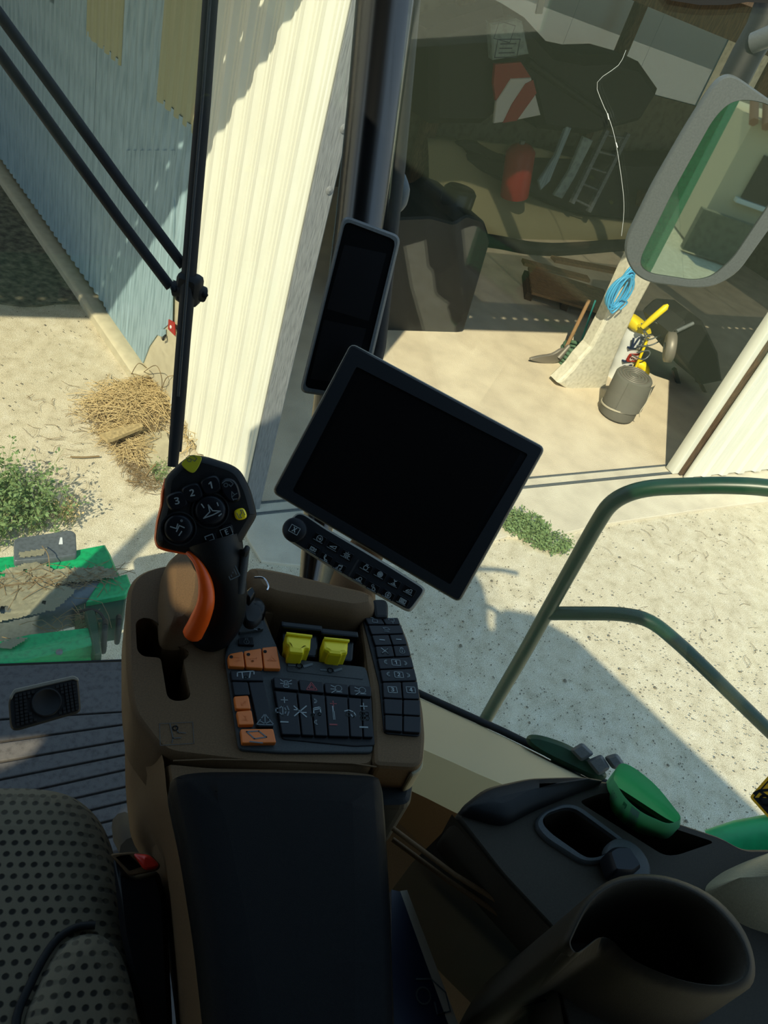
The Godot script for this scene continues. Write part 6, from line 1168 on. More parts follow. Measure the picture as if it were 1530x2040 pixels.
# ---------------------------------------------------------------- things in and before the shed
func build_shed_things():
	# concrete post with a spread foot
	var ps := thing("concrete_post", "pale concrete post with a spreading foot in the shed doorway", "post", Transform3D(Vector3(0.7769, 0, -0.6296), Vector3(0, 1, 0), Vector3(0.6296, 0, 0.7769), Vector3(1.4098, 0, -7.1949)))
	var q0: Vector2 = Vector2(-0.1299, 1.2721)
	var q1: Vector2 = Vector2(0.2432, 1.1762)
	var sh := [Vector2(-0.299, 0.0703), Vector2(-0.2486, 0.1469), Vector2(-0.1952, 0.2404), Vector2(-0.1659, 0.3502), Vector2(-0.1364, 0.4132), Vector2(-0.1007, 0.4871), Vector2(-0.095, 0.7886)] + [q0, Vector2(q0.x - .01, 3.3), Vector2(q1.x, 3.3), q1] + [Vector2(0.2411, 0.9251), Vector2(0.278, 0.5622), Vector2(0.3251, 0.2406), Vector2(0.406, 0.0126), Vector2(0.4676, -0.1542), Vector2(0.2995, -0.1436), Vector2(0.0834, -0.0819), Vector2(-0.1356, -0.004)]
	put("shaft", solid(sh, [Vector2(.02, -.16), Vector2(0, -.14), Vector2(0, -.03), Vector2(.008, -.008), Vector2(.03, 0)], -1), "post_concrete", ps)
	# hose
	var hz := thing("hose_coil", "light blue hose hung in a long coil on the concrete post", "hose", Transform3D(Vector3(0.7769, 0, -0.6296), Vector3(0, 1, 0), Vector3(0.6296, 0, 0.7769), Vector3(1.4098, 0, -7.1949)))
	for k in 10:
		var pts := []
		var a0: Vector2 = Vector2(-0.1612, 1.3185)
		var a1: Vector2 = Vector2(-0.1766, 0.9169)
		var mid := (a0 + a1) / 2 + Vector2(rng.randf_range(-.03, .03), rng.randf_range(-.03, .03))
		for i in 33:
			var an := TAU * i / 32
			var mj := (a0 - a1) / 2 * rng.randf_range(.98, 1.02) * (1.0 - .03 * k)
			pts.append(Vector3(mid.x + mj.x * cos(an) + mj.normalized().orthogonal().x * sin(an) * (.05 + .009 * k), mid.y + mj.y * cos(an) + mj.normalized().orthogonal().y * sin(an) * (.05 + .009 * k), .04 + .02 * (k % 3)))
		put("loop", tube(pts, .010, 6), "blue_hose", hz)
	put("tail", tube(sp([Vector3(Vector2(-0.1494, 1.0568).x, Vector2(-0.1494, 1.0568).y, .1), Vector3(Vector2(-0.057, 1.0259).x, Vector2(-0.057, 1.0259).y, .1), Vector3(Vector2(-0.1006, 0.9515).x, Vector2(-0.1006, 0.9515).y, .1)]), .009, 6), "blue_hose", hz)
	# rod and shovel leaning beside it
	var rd := thing("teal_rod", "thin teal rod leaning against the concrete post beneath the hose", "rod", Transform3D(Vector3(0.7769, 0, -0.6296), Vector3(0, 1, 0), Vector3(0.6296, 0, 0.7769), Vector3(1.1749, 0, -7.6039)))
	put("shaft", tube([Vector3(Vector2(0.2114, 0.7001).x, Vector2(0.2114, 0.7001).y, -.1), Vector3(Vector2(0.2124, -0.1718).x, Vector2(0.2124, -0.1718).y, .05)], .011, 8), "teal_rod", rd)
	var sv := thing("shovel", "steel shovel with a wooden handle leaning left of the concrete post", "shovel", Transform3D(Vector3(0.7769, 0, -0.6296), Vector3(0, 1, 0), Vector3(0.6296, 0, 0.7769), Vector3(1.1749, 0, -7.6039)))
	put("handle", tube([Vector3(Vector2(0.1769, 0.6759).x, Vector2(0.1769, 0.6759).y, -.15), Vector3(Vector2(0.0129, 0.1541).x, Vector2(0.0129, 0.1541).y, .0)], .02, 8), "pale_timber", sv)
	put("blade", solid(cs([Vector2(-0.4092, 0.0527), Vector2(-0.296, 0.0959), Vector2(-0.1376, 0.1218), Vector2(-0.0355, 0.1898), Vector2(0.0551, 0.1547), Vector2(0.0578, 0.0749), Vector2(-0.0245, 0.0185), Vector2(-0.1789, 0.0054)], 3), [Vector2(.004, -.02), Vector2(0, .0), Vector2(.008, .012)], 1), "spade_steel", sv)
	put("socket", tube([Vector3(Vector2(0.0419, 0.2273).x, Vector2(0.0419, 0.2273).y, .0), Vector3(Vector2(-0.0305, 0.0802).x, Vector2(-0.0305, 0.0802).y, .012)], [.024, .034], 8), "spade_steel", sv)
	var gh := thing("green_hose_stack", "dull green hose wound in a low stack at the foot of the post", "hose", Vector3(1.3143, -0.0626, -7.7168))
	for k in 6:
		var pts := []
		for i in 25: pts.append(Vector3(cos(TAU * i / 24) * (.15 - .008 * (k % 2)), .03 + .045 * k, sin(TAU * i / 24) * (.15 - .01 * (k % 3))))
		put("turn", tube(pts, .022, 8), "green_hose", gh)
	# white sack tied to the post
	var sk := thing("printed_sack", "tall white sack with blue print and a yellow cap strapped behind the post", "sack", Transform3D(Vector3(0.7769, 0, -0.6296), Vector3(0, 1, 0), Vector3(0.6296, 0, 0.7769), Vector3(1.2712, 0, -7.3659)))
	var b0: Vector2 = Vector2(0.7696, -0.0767)
	var b1: Vector2 = Vector2(0.6596, 0.5846)
	var rings := []
	for i in 9:
		var tt := i / 8.0
		var c := b0.lerp(b1, tt)
		var ring := []
		for k in 18: ring.append(Vector3(c.x + cos(TAU * k / 18) * (.135 + .012 * sin(tt * 17)), c.y, -.0 - sin(TAU * k / 18) * .10))
		rings.append(ring)
	var sg := G.new()
	ring_surf(sg, rings, 1)
	fan(sg, rings[8], true)
	put("bag", sg, "white_paint", sk)
	var ax := (b1 - b0).normalized()
	for q in [["VIL", .86, .13], ["OSO", .38, .10], ["KA", .12, .11]]:
		var c := b0.lerp(b1, q[1])
		text(q[0], q[2], "navy_print", sk, Transform3D(Basis(Vector3(0, 0, 1), .12), Vector3(c.x, c.y, .112)), "lettering", .008)
	var lb := b0.lerp(b1, .58)
	put("label", plate(rr(.16, .09, .02, lb, 4), .10, .118), "red_paint", sk)
	text("OSI", .055, "white_paint", sk, Transform3D(Basis(Vector3(0, 0, 1), .1), Vector3(lb.x, lb.y, .12)), "lettering", .004)
	for yy in [.25, .5, .74]:
		put("stripe", box(Vector3(b0.lerp(b1, yy).x - .06, b0.lerp(b1, yy).y, .09), Vector3(.1, .014, .04)), "navy_print", sk)
	put("cap", solid(cs([Vector2(0.4937, 0.666), Vector2(0.5272, 0.7129), Vector2(0.7164, 0.6739), Vector2(0.8065, 0.589), Vector2(0.6941, 0.5562), Vector2(0.5323, 0.5981)], 3), [Vector2(0, -.1), Vector2(0, .06), Vector2(.02, .1)], 1), "yellow", sk)
	put("strap", tube(sp([Vector3(Vector2(0.7309, 0.5572).x, Vector2(0.7309, 0.5572).y, .13), Vector3(Vector2(0.7475, 0.347).x, Vector2(0.7475, 0.347).y, .15), Vector3(Vector2(0.8012, 0.0975).x, Vector2(0.8012, 0.0975).y, .14)]), .016, 6), "yellow", sk)
	var ln := thing("yellow_lance", "bright yellow lance handle sticking up from the white sack", "handle", Transform3D(Vector3(0.7769, 0, -0.6296), Vector3(0, 1, 0), Vector3(0.6296, 0, 0.7769), Vector3(1.2712, 0, -7.3659)))
	put("grip", tube([Vector3(1.7676, 0.714, -7.5107), Vector3(1.8073, 0.8383, -7.4914), Vector3(1.8659, 0.9827, -7.4874), Vector3(1.8777, 1.0104, -7.497)], [.026, .032, .032, .012], 10), "yellow", ln, Transform3D(Vector3(0.7769, 0, -0.6296), Vector3(0, 1, 0), Vector3(0.6296, 0, 0.7769), Vector3(1.2712, 0, -7.3659)).affine_inverse())
	var wr := thing("wire_tangle", "loose grey wire tangled round the white sack", "wire", Transform3D(Vector3(0.7769, 0, -0.6296), Vector3(0, 1, 0), Vector3(0.6296, 0, 0.7769), Vector3(1.2712, 0, -7.3659)))
	for q in [[Vector2(0.5105, 0.7688), Vector2(0.7122, 0.7429), Vector2(0.9125, 0.6219), Vector2(1.0954, 0.4455), Vector2(1.1625, 0.3972)], [Vector2(0.5577, 0.6682), Vector2(0.6941, 0.5562), Vector2(0.8461, 0.6079), Vector2(0.8931, 0.6801), Vector2(0.7729, 0.7626), Vector2(0.5813, 0.7718)], [Vector2(0.5956, 0.4826), Vector2(0.7798, 0.487), Vector2(0.8953, 0.5499), Vector2(0.9139, 0.6515)], [Vector2(0.5936, 0.3749), Vector2(0.7984, 0.317), Vector2(0.8548, 0.3794), Vector2(0.7987, 0.4271), Vector2(0.6513, 0.4)], [Vector2(0.4838, 0.7339), Vector2(0.6058, 0.6411), Vector2(0.7107, 0.5861)]]:
		var pts := []
		for v in q: pts.append(Vector3(v.x, v.y, .16))
		put("wire", tube(sp(pts, 4), .008, 5), "galvanised", wr)
	var yr := thing("yellow_roll", "small bright yellow roll standing behind the grey felt roll", "roll", Vector3(2.0239, 0.0912, -7.9759))
	var ty := []
	for i in 25: ty.append(Vector3(cos(TAU * i / 24) * .09, .04 + sin(TAU * i / 24) * .09, .13))
	put("ring", tube(ty, .045, 10), "yellow", yr)
	put("core", lathe([Vector2(.05, 0), Vector2(.05, .05), Vector2(.0001, .05)], 16), "orange_key", yr, Transform3D(Basis(Vector3.RIGHT, PI / 2), Vector3(0, .04, .10)))
	# felt roll
	var fr := thing("felt_roll", "grey felt roll tied with string leaning at the foot of the post", "roll", Transform3D(Vector3(0.7769, 0, -0.6296), Vector3(0, 1, 0), Vector3(0.6296, 0, 0.7769), Vector3(1.759, 0, -6.8627)))
	var c0: Vector2 = Vector2(0.0621, 0.022)
	var c1: Vector2 = Vector2(0.0263, 0.4566)
	var tilt := Transform3D(Basis(Vector3(0, 0, 1), -atan2(c1.x - c0.x, c1.y - c0.y)), Vector3(c0.x, c0.y + .02, .0))
	var ln0 := c0.distance_to(c1)
	put("roll", lathe([Vector2(.0001, 0), Vector2(.17, 0), Vector2(.18, .015), Vector2(.18, ln0 - .015), Vector2(.17, ln0), Vector2(.0001, ln0)], 30), "roll_felt", fr, tilt)
	put("outer_flap", surf(flap(ln0)), "roll_felt", fr, tilt)
	var sw := []
	for i in 90: sw.append(Vector3(cos(i * .28) * (.03 + .0015 * i), ln0 + .002, sin(i * .28) * (.03 + .0015 * i)))
	put("spiral_edge", tube(sw, .008, 5), "spade_steel", fr, tilt)
	for yy in [.22, .24]:
		var sr := []
		for i in 25: sr.append(Vector3(cos(TAU * i / 24) * .186, ln0 * yy + .03 * sin(TAU * i / 24), sin(TAU * i / 24) * .186))
		put("string", tube(sr, .005, 5), "string", fr, tilt)
	put("string_tail", tube(sp([Vector3(.06, ln0 * .95, .19), Vector3(.09, ln0 * .6, .19), Vector3(.06, ln0 * .35, .2), Vector3(.09, ln0 * .2, .2)]), .005, 5), "string", fr, tilt)
	# barrow
	var bw := thing("wheelbarrow", "dark tipped wheelbarrow with a grey tyre by the sliding door", "wheelbarrow", Transform3D(Vector3(0.7769, 0, -0.6296), Vector3(0, 1, 0), Vector3(0.6296, 0, 0.7769), Vector3(2.5414, 0, -7.8886)))
	put("tray", solid([Vector2(-0.6334, 0.7615), Vector2(-0.5365, 0.9041), Vector2(-0.2634, 0.9025), Vector2(0.278, 0.5426), Vector2(0.6493, 0.1894), Vector2(0.3466, 0.1396), Vector2(-0.3415, 0.5174)], [Vector2(.05, -.5), Vector2(0, -.45), Vector2(0, -.02), Vector2(.03, 0)], -1), "tarp", bw)
	put("tray_lip", tube([Vector3(Vector2(-0.6122, 0.8014).x, Vector2(-0.6122, 0.8014).y, .02), Vector3(Vector2(-0.4408, 0.8963).x, Vector2(-0.4408, 0.8963).y, .02)], .02, 8), "galvanised", bw)
	var wc: Vector2 = Vector2(-0.6175, 0.6423)
	var wn := Vector3(.72, .3, .62).normalized()
	var w0 := Vector3(wc.x, wc.y, .05)
	put("tyre", tube([w0 - wn * .05, w0 - wn * .035, w0 + wn * .035, w0 + wn * .05], [.12, .15, .15, .12], 22), "spade_steel", bw)
	put("hub", tube([w0 - wn * .06, w0 + wn * .06], .04, 12), "galvanised", bw)
	for dx in [-.1, .25]:
		put("leg", beam(Vector3(Vector2(0.1769, 0.1938).x + dx, Vector2(0.1769, 0.1938).y, -.25), Vector3(Vector2(0.3943, -0.0765).x + dx, 0, -.25), .04, .04), "rubber", bw)
	put("handle", tube([Vector3(Vector2(0.3031, 0.1926).x, Vector2(0.3031, 0.1926).y, -.1), Vector3(Vector2(0.9851, -0.3074).x, Vector2(0.9851, -0.3074).y, .0)], .02, 8), "brown_timber", bw)
	# big dark shape of the windscreen reflection, built as a capped box
	var tk := thing("reflected_dark_box", "tall dark windscreen reflection built as a capped box on the shed floor", "tank", Transform3D(Vector3(0.7769, 0, -0.6296), Vector3(0, 1, 0), Vector3(0.6296, 0, 0.7769), Vector3(-0.1871, 0, -7.2474)))
	var tb := [Vector2(-0.5103, -0.2328), Vector2(-0.2848, -0.2297), Vector2(0.4032, 0.0231), Vector2(0.3066, 1.0061), Vector2(0.1461, 1.1887), Vector2(-0.0724, 1.2237), Vector2(-0.1768, 1.1326), Vector2(-0.4399, 1.1672), Vector2(-0.9312, 1.0989)]
	put("shell", solid(rnd(tb, .04, 3), [Vector2(0, -.9), Vector2(0, -.02), Vector2(.02, 0)], -1), "dark_reflection", tk)
	var tc: Vector2 = Vector2(0.0271, 1.1527)
	put("cap", lathe([Vector2(.16, -.05), Vector2(.16, .16), Vector2(.13, .19), Vector2(.0001, .19)], 22), "gloss_black", tk, tin(tc, -.35))
	# dark band of the windscreen reflection, built as a tube on the floor
	var ph := thing("reflected_dark_band", "dark reflected band built as a thick tube across the shed floor", "hose", Vector3(0.9459, 0, -11.4813))
	putw("hose", tube(sp([Vector3(-0.0473, 0.08, -10.3497), Vector3(0.2227, 0.08, -10.5298), Vector3(0.5391, 0.08, -10.6912), Vector3(0.9299, 0.08, -11.0468), Vector3(1.379, 0.08, -11.6317), Vector3(1.9555, 0.08, -12.4211), Vector3(2.7877, 0.08, -13.4389), Vector3(3.8454, 0.08, -14.6665)], 4), .09, 12), "tarp", ph)
	# boards and pallet
	var pl := thing("wooden_pallet", "old wooden pallet lying on the shed floor before the dark box", "pallet", Transform3D(Vector3(0.7769, 0, -0.6296), Vector3(-0.6296, 0, -0.7769), Vector3(0, 1, 0), Vector3(1.0415, 0, -9.3259)))
	var u0 := [Vector2(-0.0448, 0.577), Vector2(0.8862, 0.0793), Vector2(0.3995, -0.4588), Vector2(-0.4322, -0.0387)]
	for k in 6:
		var a: Vector2 = u0[0].lerp(u0[3], k / 5.0); var b: Vector2 = u0[1].lerp(u0[2], k / 5.0)
		put("board", beam(Vector3(a.x, a.y, .13), Vector3(b.x, b.y, .13), .03, .11, Vector3(a.y - b.y, b.x - a.x, 0)), "pale_timber", pl)
	for k in 3:
		var a: Vector2 = u0[0].lerp(u0[1], k / 2.0); var b: Vector2 = u0[3].lerp(u0[2], k / 2.0)
		put("bearer", beam(Vector3(a.x, a.y, .06), Vector3(b.x, b.y, .06), .09, .09), "brown_timber", pl)
	for q in [[[Vector2(0.2142, 1.0135), Vector2(1.1188, 0.6496)], .06, "long pale plank lying on the shed floor behind the pallet"], [[Vector2(0.8891, 1.2024), Vector2(1.9816, 0.9789)], .05, "second plank on the shed floor, nearer the hanging blue hose"]]:
		var bd := thing("loose_plank", q[2], "plank", Transform3D(Vector3(0.7769, 0, -0.6296), Vector3(-0.6296, 0, -0.7769), Vector3(0, 1, 0), Vector3(1.0415, 0, -9.3259)))
		put("plank", beam(Vector3(q[0][0].x, q[0][0].y, .03), Vector3(q[0][1].x, q[0][1].y, .03), .16, .04, Vector3(0, 0, 1)), "pale_timber", bd)
	var pc := thing("paper_scrap", "small pale paper scrap on the shed floor", "paper", Vector3(0.4196, 0, -9.7047))
	putw("scrap", solid_w([Vector3(0.3676, 0.01, -9.5643), Vector3(0.4143, 0.01, -9.8676), Vector3(0.5109, 0.01, -9.7147)], Vector3(0, -.008, 0)), "pale_board", pc)
	# pale and dark windscreen reflection shapes, built as a heap and sheets
	var hp := thing("reflected_pale_mound", "pale reflected ground built as a heap against the back wall", "grain heap", Vector3(0.2091, 0, -10.9824))
	hp.set_meta("kind", "stuff")
	var base := [Vector3(-0.8368, 0, -10.5592), Vector3(-0.6258, 0, -10.5282), Vector3(-0.2665, 0, -10.5823), Vector3(0.2112, 0, -10.9609), Vector3(0.7102, 0, -11.4765), Vector3(1.3279, 0, -12.1776), Vector3(2.5707, 0, -13.5809)]
	var topr := [Vector3(-1.1704, 0.9357, -10.6862), Vector3(-1.0519, 0.9515, -10.7821), Vector3(-0.8505, 0.9697, -10.9454), Vector3(-0.3991, 0.6968, -11.3112), Vector3(0.2692, 0.4238, -11.8528), Vector3(1.2064, 0.247, -12.6124), Vector3(2.4109, 0.3054, -13.5885)]
	var bk := [Vector3(-1.247, 0.8604, -11.2419), Vector3(-1.1229, 0.8772, -11.3425), Vector3(-0.9118, 0.8969, -11.5136), Vector3(-0.4391, 0.6131, -11.8966), Vector3(0.2606, 0.3299, -12.4637), Vector3(1.2415, 0.1483, -13.2586), Vector3(2.5019, 0.2134, -14.2801)]
	putw("heap", surf(lerp_rows(base, topr, 7, Vector3(0, .08, .05)) + [bk], 1), "olive_reflection", hp)
	var cv := thing("reflected_dark_sheet", "dark reflected shape built as a sheet over the pale heap", "tarpaulin", Transform3D(Vector3(0.7769, 0, -0.6296), Vector3(0, 1, 0), Vector3(0.6296, 0, 0.7769), Vector3(-4.3388, 0, -8.1183)))
	put("sheet", solid(cs([Vector2(4.3897, 0.7081), Vector2(4.7475, 0.8492), Vector2(5.2464, 0.8908), Vector2(5.8676, 0.9198), Vector2(6.6467, 1.0819), Vector2(7.7486, 1.1575), Vector2(9.2875, 1.2839), Vector2(9.9835, 0.435), Vector2(8.3429, 0.2878), Vector2(7.3493, 0.2528), Vector2(6.4566, 0.3547), Vector2(5.5874, 0.551), Vector2(4.9208, 0.6431)], 4), [Vector2(0, -.4), Vector2(0, .02), Vector2(.06, .08)], 1), "tarp", cv)
	put("fold", solid(cs([Vector2(4.4901, 0.9697), Vector2(4.7162, 1.0216), Vector2(4.9278, 1.0195), Vector2(5.2169, 0.9542), Vector2(5.4288, 0.8815), Vector2(5.2346, 0.8211), Vector2(4.9051, 0.8776), Vector2(4.6817, 0.906)], 4), [Vector2(0, .0), Vector2(0, .03), Vector2(.02, .06)], 1), "tarp", cv)
	var sl := thing("reflected_pale_strip", "pale reflected sliver built as a curved strip over the dark sheet", "strip", Transform3D(Vector3(0.7769, 0, -0.6296), Vector3(0, 1, 0), Vector3(0.6296, 0, 0.7769), Vector3(-4.3388, 0, -8.1183)))  # thin olive piece of the windscreen reflection, built as a solid
	put("strip", solid(cs([Vector2(4.7897, 1.0453), Vector2(4.997, 1.0557), Vector2(5.3346, 1.0778), Vector2(5.8671, 1.0996), Vector2(6.2606, 1.0714), Vector2(6.5127, 1.0565), Vector2(6.0156, 0.9957), Vector2(5.4884, 0.9443), Vector2(5.1758, 0.9485), Vector2(4.9576, 0.9909)], 4), [Vector2(0, .06), Vector2(0, .09), Vector2(.01, .10)], 1), "olive_reflection", sl)
	# ladder, boards, red cylinder
	var ld := thing("ladder", "grey aluminium ladder leaning at the back of the shed", "ladder", Transform3D(Vector3(0.7769, 0, -0.6296), Vector3(0, 1, 0), Vector3(0.6296, 0, 0.7769), Vector3(-4.3388, 0, -8.1183)))
	var l0 := [Vector2(6.8424, 1.5168), Vector2(6.5861, 0.5219)]
	var l1 := [Vector2(7.2577, 1.5377), Vector2(6.9745, 0.4352)]
	for e in [l0, l1]:
		put("rail", beam(Vector3(e[0].x, e[0].y, .15), Vector3(e[1].x, e[1].y, .35), .07, .06, Vector3(0, 0, 1)), "galvanised", ld)
	for k in 5:
		var tt := .06 + k * .22
		var a: Vector2 = l0[0].lerp(l0[1], tt); var b: Vector2 = l1[0].lerp(l1[1], tt)
		put("rung", tube([Vector3(a.x, a.y, .15 + .2 * tt), Vector3(b.x, b.y, .15 + .2 * tt)], .02, 6), "galvanised", ld)
	for q in [[[Vector2(6.4289, 1.3861), Vector2(6.6297, 1.3608), Vector2(6.579, 0.8194), Vector2(6.52, 0.5143), Vector2(6.334, 0.5451), Vector2(6.4291, 0.9092)], "pale_board", "wide pale blue board leaning left of the ladder"], [[Vector2(6.0538, 1.477), Vector2(6.1572, 1.4598), Vector2(6.1572, 0.7297), Vector2(6.0592, 0.5864), Vector2(5.9597, 0.7049), Vector2(6.0689, 1.0727)], "blue_sheet", "narrow blue board leaning between the red cylinder and the ladder"]]:
		var bd := thing("leaning_board", q[2], "board", Transform3D(Vector3(0.7769, 0, -0.6296), Vector3(0, 1, 0), Vector3(0.6296, 0, 0.7769), Vector3(-4.3388, 0, -8.1183)))
		put("board", solid(q[0], [Vector2(0, .16), Vector2(0, .20), Vector2(.01, .21)], -1), q[1], bd)
	var rc := thing("red_cylinder", "dark red cylinder standing before the leaning boards", "cylinder", Vector3(0.1567, 0.5244, -11.7616))
	var rt := Vector3(0.0036, 1.1947, -11.6376) - Vector3(0.1567, 0.5244, -11.7616)
	put("body", tube([Vector3(0, 0, .5), Vector3(0, 0, .5) + rt * .85, Vector3(0, 0, .5) + rt * .95, Vector3(0, 0, .5) + rt], [.2, .2, .14, .05], 16), "red_paint", rc)
	put("valve", tube([Vector3(0, 0, .5) + rt, Vector3(0, 0, .5) + rt * 1.06], .04, 8), "galvanised", rc)
	var wb := thing("reflected_warning_board", "reflected white board with a red diagonal stripe built in the shed", "sign board", Transform3D(Vector3(0.7769, 0, -0.6296), Vector3(0, 1, 0), Vector3(0.6296, 0, 0.7769), Vector3(-4.3388, 0, -8.1183)))  # board reflected in the windscreen, built as an object
	put("board", solid([Vector2(4.6849, 1.6032), Vector2(4.7831, 1.8866), Vector2(5.0808, 1.9516), Vector2(5.4473, 1.5623), Vector2(5.0757, 1.4397), Vector2(4.7633, 1.3528)], [Vector2(0, .3), Vector2(0, .33), Vector2(.01, .34)], -1), "white_paint", wb)
	put("stripe", plate([Vector2(4.8901, 1.3853), Vector2(5.0915, 1.4423), Vector2(5.2405, 1.8003), Vector2(5.1146, 1.934), Vector2(5.0209, 1.87), Vector2(4.9268, 1.6134)], .33, .35), "red_paint", wb)
	put("upper_band", plate([Vector2(4.4948, 1.9948), Vector2(4.852, 2.0839), Vector2(5.0808, 1.9516), Vector2(4.7831, 1.8866), Vector2(4.6824, 1.6088), Vector2(4.5622, 1.7891)], .28, .33), "red_paint", wb)
	var ct := thing("printed_carton", "grey printed carton stacked above the striped board", "carton", Transform3D(Vector3(0.7769, 0, -0.6296), Vector3(0, 1, 0), Vector3(0.6296, 0, 0.7769), Vector3(-4.3388, 0, -8.1183)))
	put("carton", solid([Vector2(4.247, 2.3831), Vector2(4.5735, 2.5026), Vector2(4.6724, 2.4908), Vector2(4.9306, 2.1896), Vector2(4.4403, 2.0297)], [Vector2(0, -.1), Vector2(0, .32), Vector2(.02, .34)], -1), "pale_board", ct)
	put("print", icon("frame", .12, .06), "navy_print", ct, tin(Vector2(4.4632, 2.3414), .345))
	put("print", icon("screen", .16, .06), "navy_print", ct, tin(Vector2(4.5792, 2.1896), .345, .2))
	var st := thing("reflected_silhouette", "large dark reflected silhouette built as a cover under the pale opening", "machine", Transform3D(Vector3(0.7769, 0, -0.6296), Vector3(0, 1, 0), Vector3(0.6296, 0, 0.7769), Vector3(-4.3388, 0, -8.1183)))  # dark outline from the windscreen reflection, built as a solid
	put("cover", solid([Vector2(3.5599, 2.1405), Vector2(3.933, 2.3402), Vector2(4.4587, 2.5838), Vector2(4.8422, 2.5146), Vector2(5.4315, 2.2846), Vector2(5.9258, 2.3074), Vector2(6.3708, 2.4027), Vector2(6.9153, 2.4058), Vector2(7.4743, 2.1584), Vector2(7.3867, 1.7177), Vector2(6.5542, 1.4048), Vector2(5.6459, 1.3486), Vector2(5.2461, 1.7892), Vector2(4.7323, 1.2728), Vector2(3.9517, 1.1522)], [Vector2(0, -.35), Vector2(0, .1), Vector2(.1, .22)], -1), "tarp", st)
	put("ridge_bar", tube([Vector3(Vector2(5.0069, 2.1012).x, Vector2(5.0069, 2.1012).y, .25), Vector3(Vector2(6.5575, 1.7218).x, Vector2(6.5575, 1.7218).y, .25)], .05, 8), "dark_reflection", st)
	var rb := thing("brown_crate", "brown wooden crate beside the mirror's lower edge, at the back of the shed", "crate", Transform3D(Vector3(0.7769, 0, -0.6296), Vector3(0, 1, 0), Vector3(0.6296, 0, 0.7769), Vector3(-4.3388, 0, -8.1183)))
	put("panel", solid([Vector2(8.0213, 0.7916), Vector2(8.4243, 0.8398), Vector2(8.5868, 0.6144), Vector2(8.1314, 0.5638)], [Vector2(0, .1), Vector2(0, .5), Vector2(.02, .52)], -1), "brown_timber", rb)
	put("slat", box(Vector3(Vector2(8.294, 0.6957).x, Vector2(8.294, 0.6957).y, .53), Vector3(.3, .05, .02)), "pale_timber", rb)

func fan(g: G, r: Array, up: bool):
	var c := Vector3.ZERO
	for p in r: c += p
	c /= r.size()
	for i in r.size():
		if up: g.tri(r[i], r[(i + 1) % r.size()], c)
		else: g.tri(r[(i + 1) % r.size()], r[i], c)
func flap(l: float) -> Array:
	var a := []; var b := []
	for i in 12:
		var an := 2.6 - .16 * i
		var rr2 := .186 + .002 * i
		a.append(Vector3(cos(an) * rr2, l * .28, sin(an) * rr2)); b.append(Vector3(cos(an) * rr2, l * 1.0, sin(an) * rr2))
	return [a, b]

# ---------------------------------------------------------------- plants and straw
func weeds(called: String, label: String, cat: String, p: Array, n: int, h: float, leaf: float, bare := 0.0, lm := "weed_leaf") -> Node3D:
	var c := Vector2.ZERO
	for q in p: c += q
	c /= p.size()
	var t := thing(called, label, cat, Vector3(c.x, 0, -c.y))
	var g := G.new(); var s := G.new()
	for i in n:
		var q := rand_in(p)
		var hh := h * rng.randf_range(.5, 1.1)
		var a := rng.randf() * TAU
		var lean := Vector3(cos(a), 0, sin(a)) * hh * rng.randf_range(.1, .7)
		var b := Vector3(q.x, 0, -q.y)
		var pts := sp([b, b + lean * .4 + Vector3(0, hh * .6, 0), b + lean + Vector3(0, hh, 0)], 3)
		tube(pts, [.0022, .002, .002, .0018, .0015, .001, .0008], 3, s)
		for k in 14:
			if rng.randf() < bare: continue
			var o: Vector3 = pts[rng.randi_range(1, 6)] + Vector3(rng.randfn(0, .012), rng.randfn(0, .01), rng.randfn(0, .012))
			var d := Vector3(rng.randfn(), rng.randfn() * .5 + .3, rng.randfn()).normalized() * leaf * rng.randf_range(.6, 1.4)
			var w := d.cross(Vector3(rng.randfn(), rng.randfn(), rng.randfn())).normalized() * leaf * .3
			g.quad(o, o + d * .5 - w, o + d, o + d * .5 + w)
	puts("foliage", g, lm, t); puts("stems", s, "weed_stem", t)
	return t

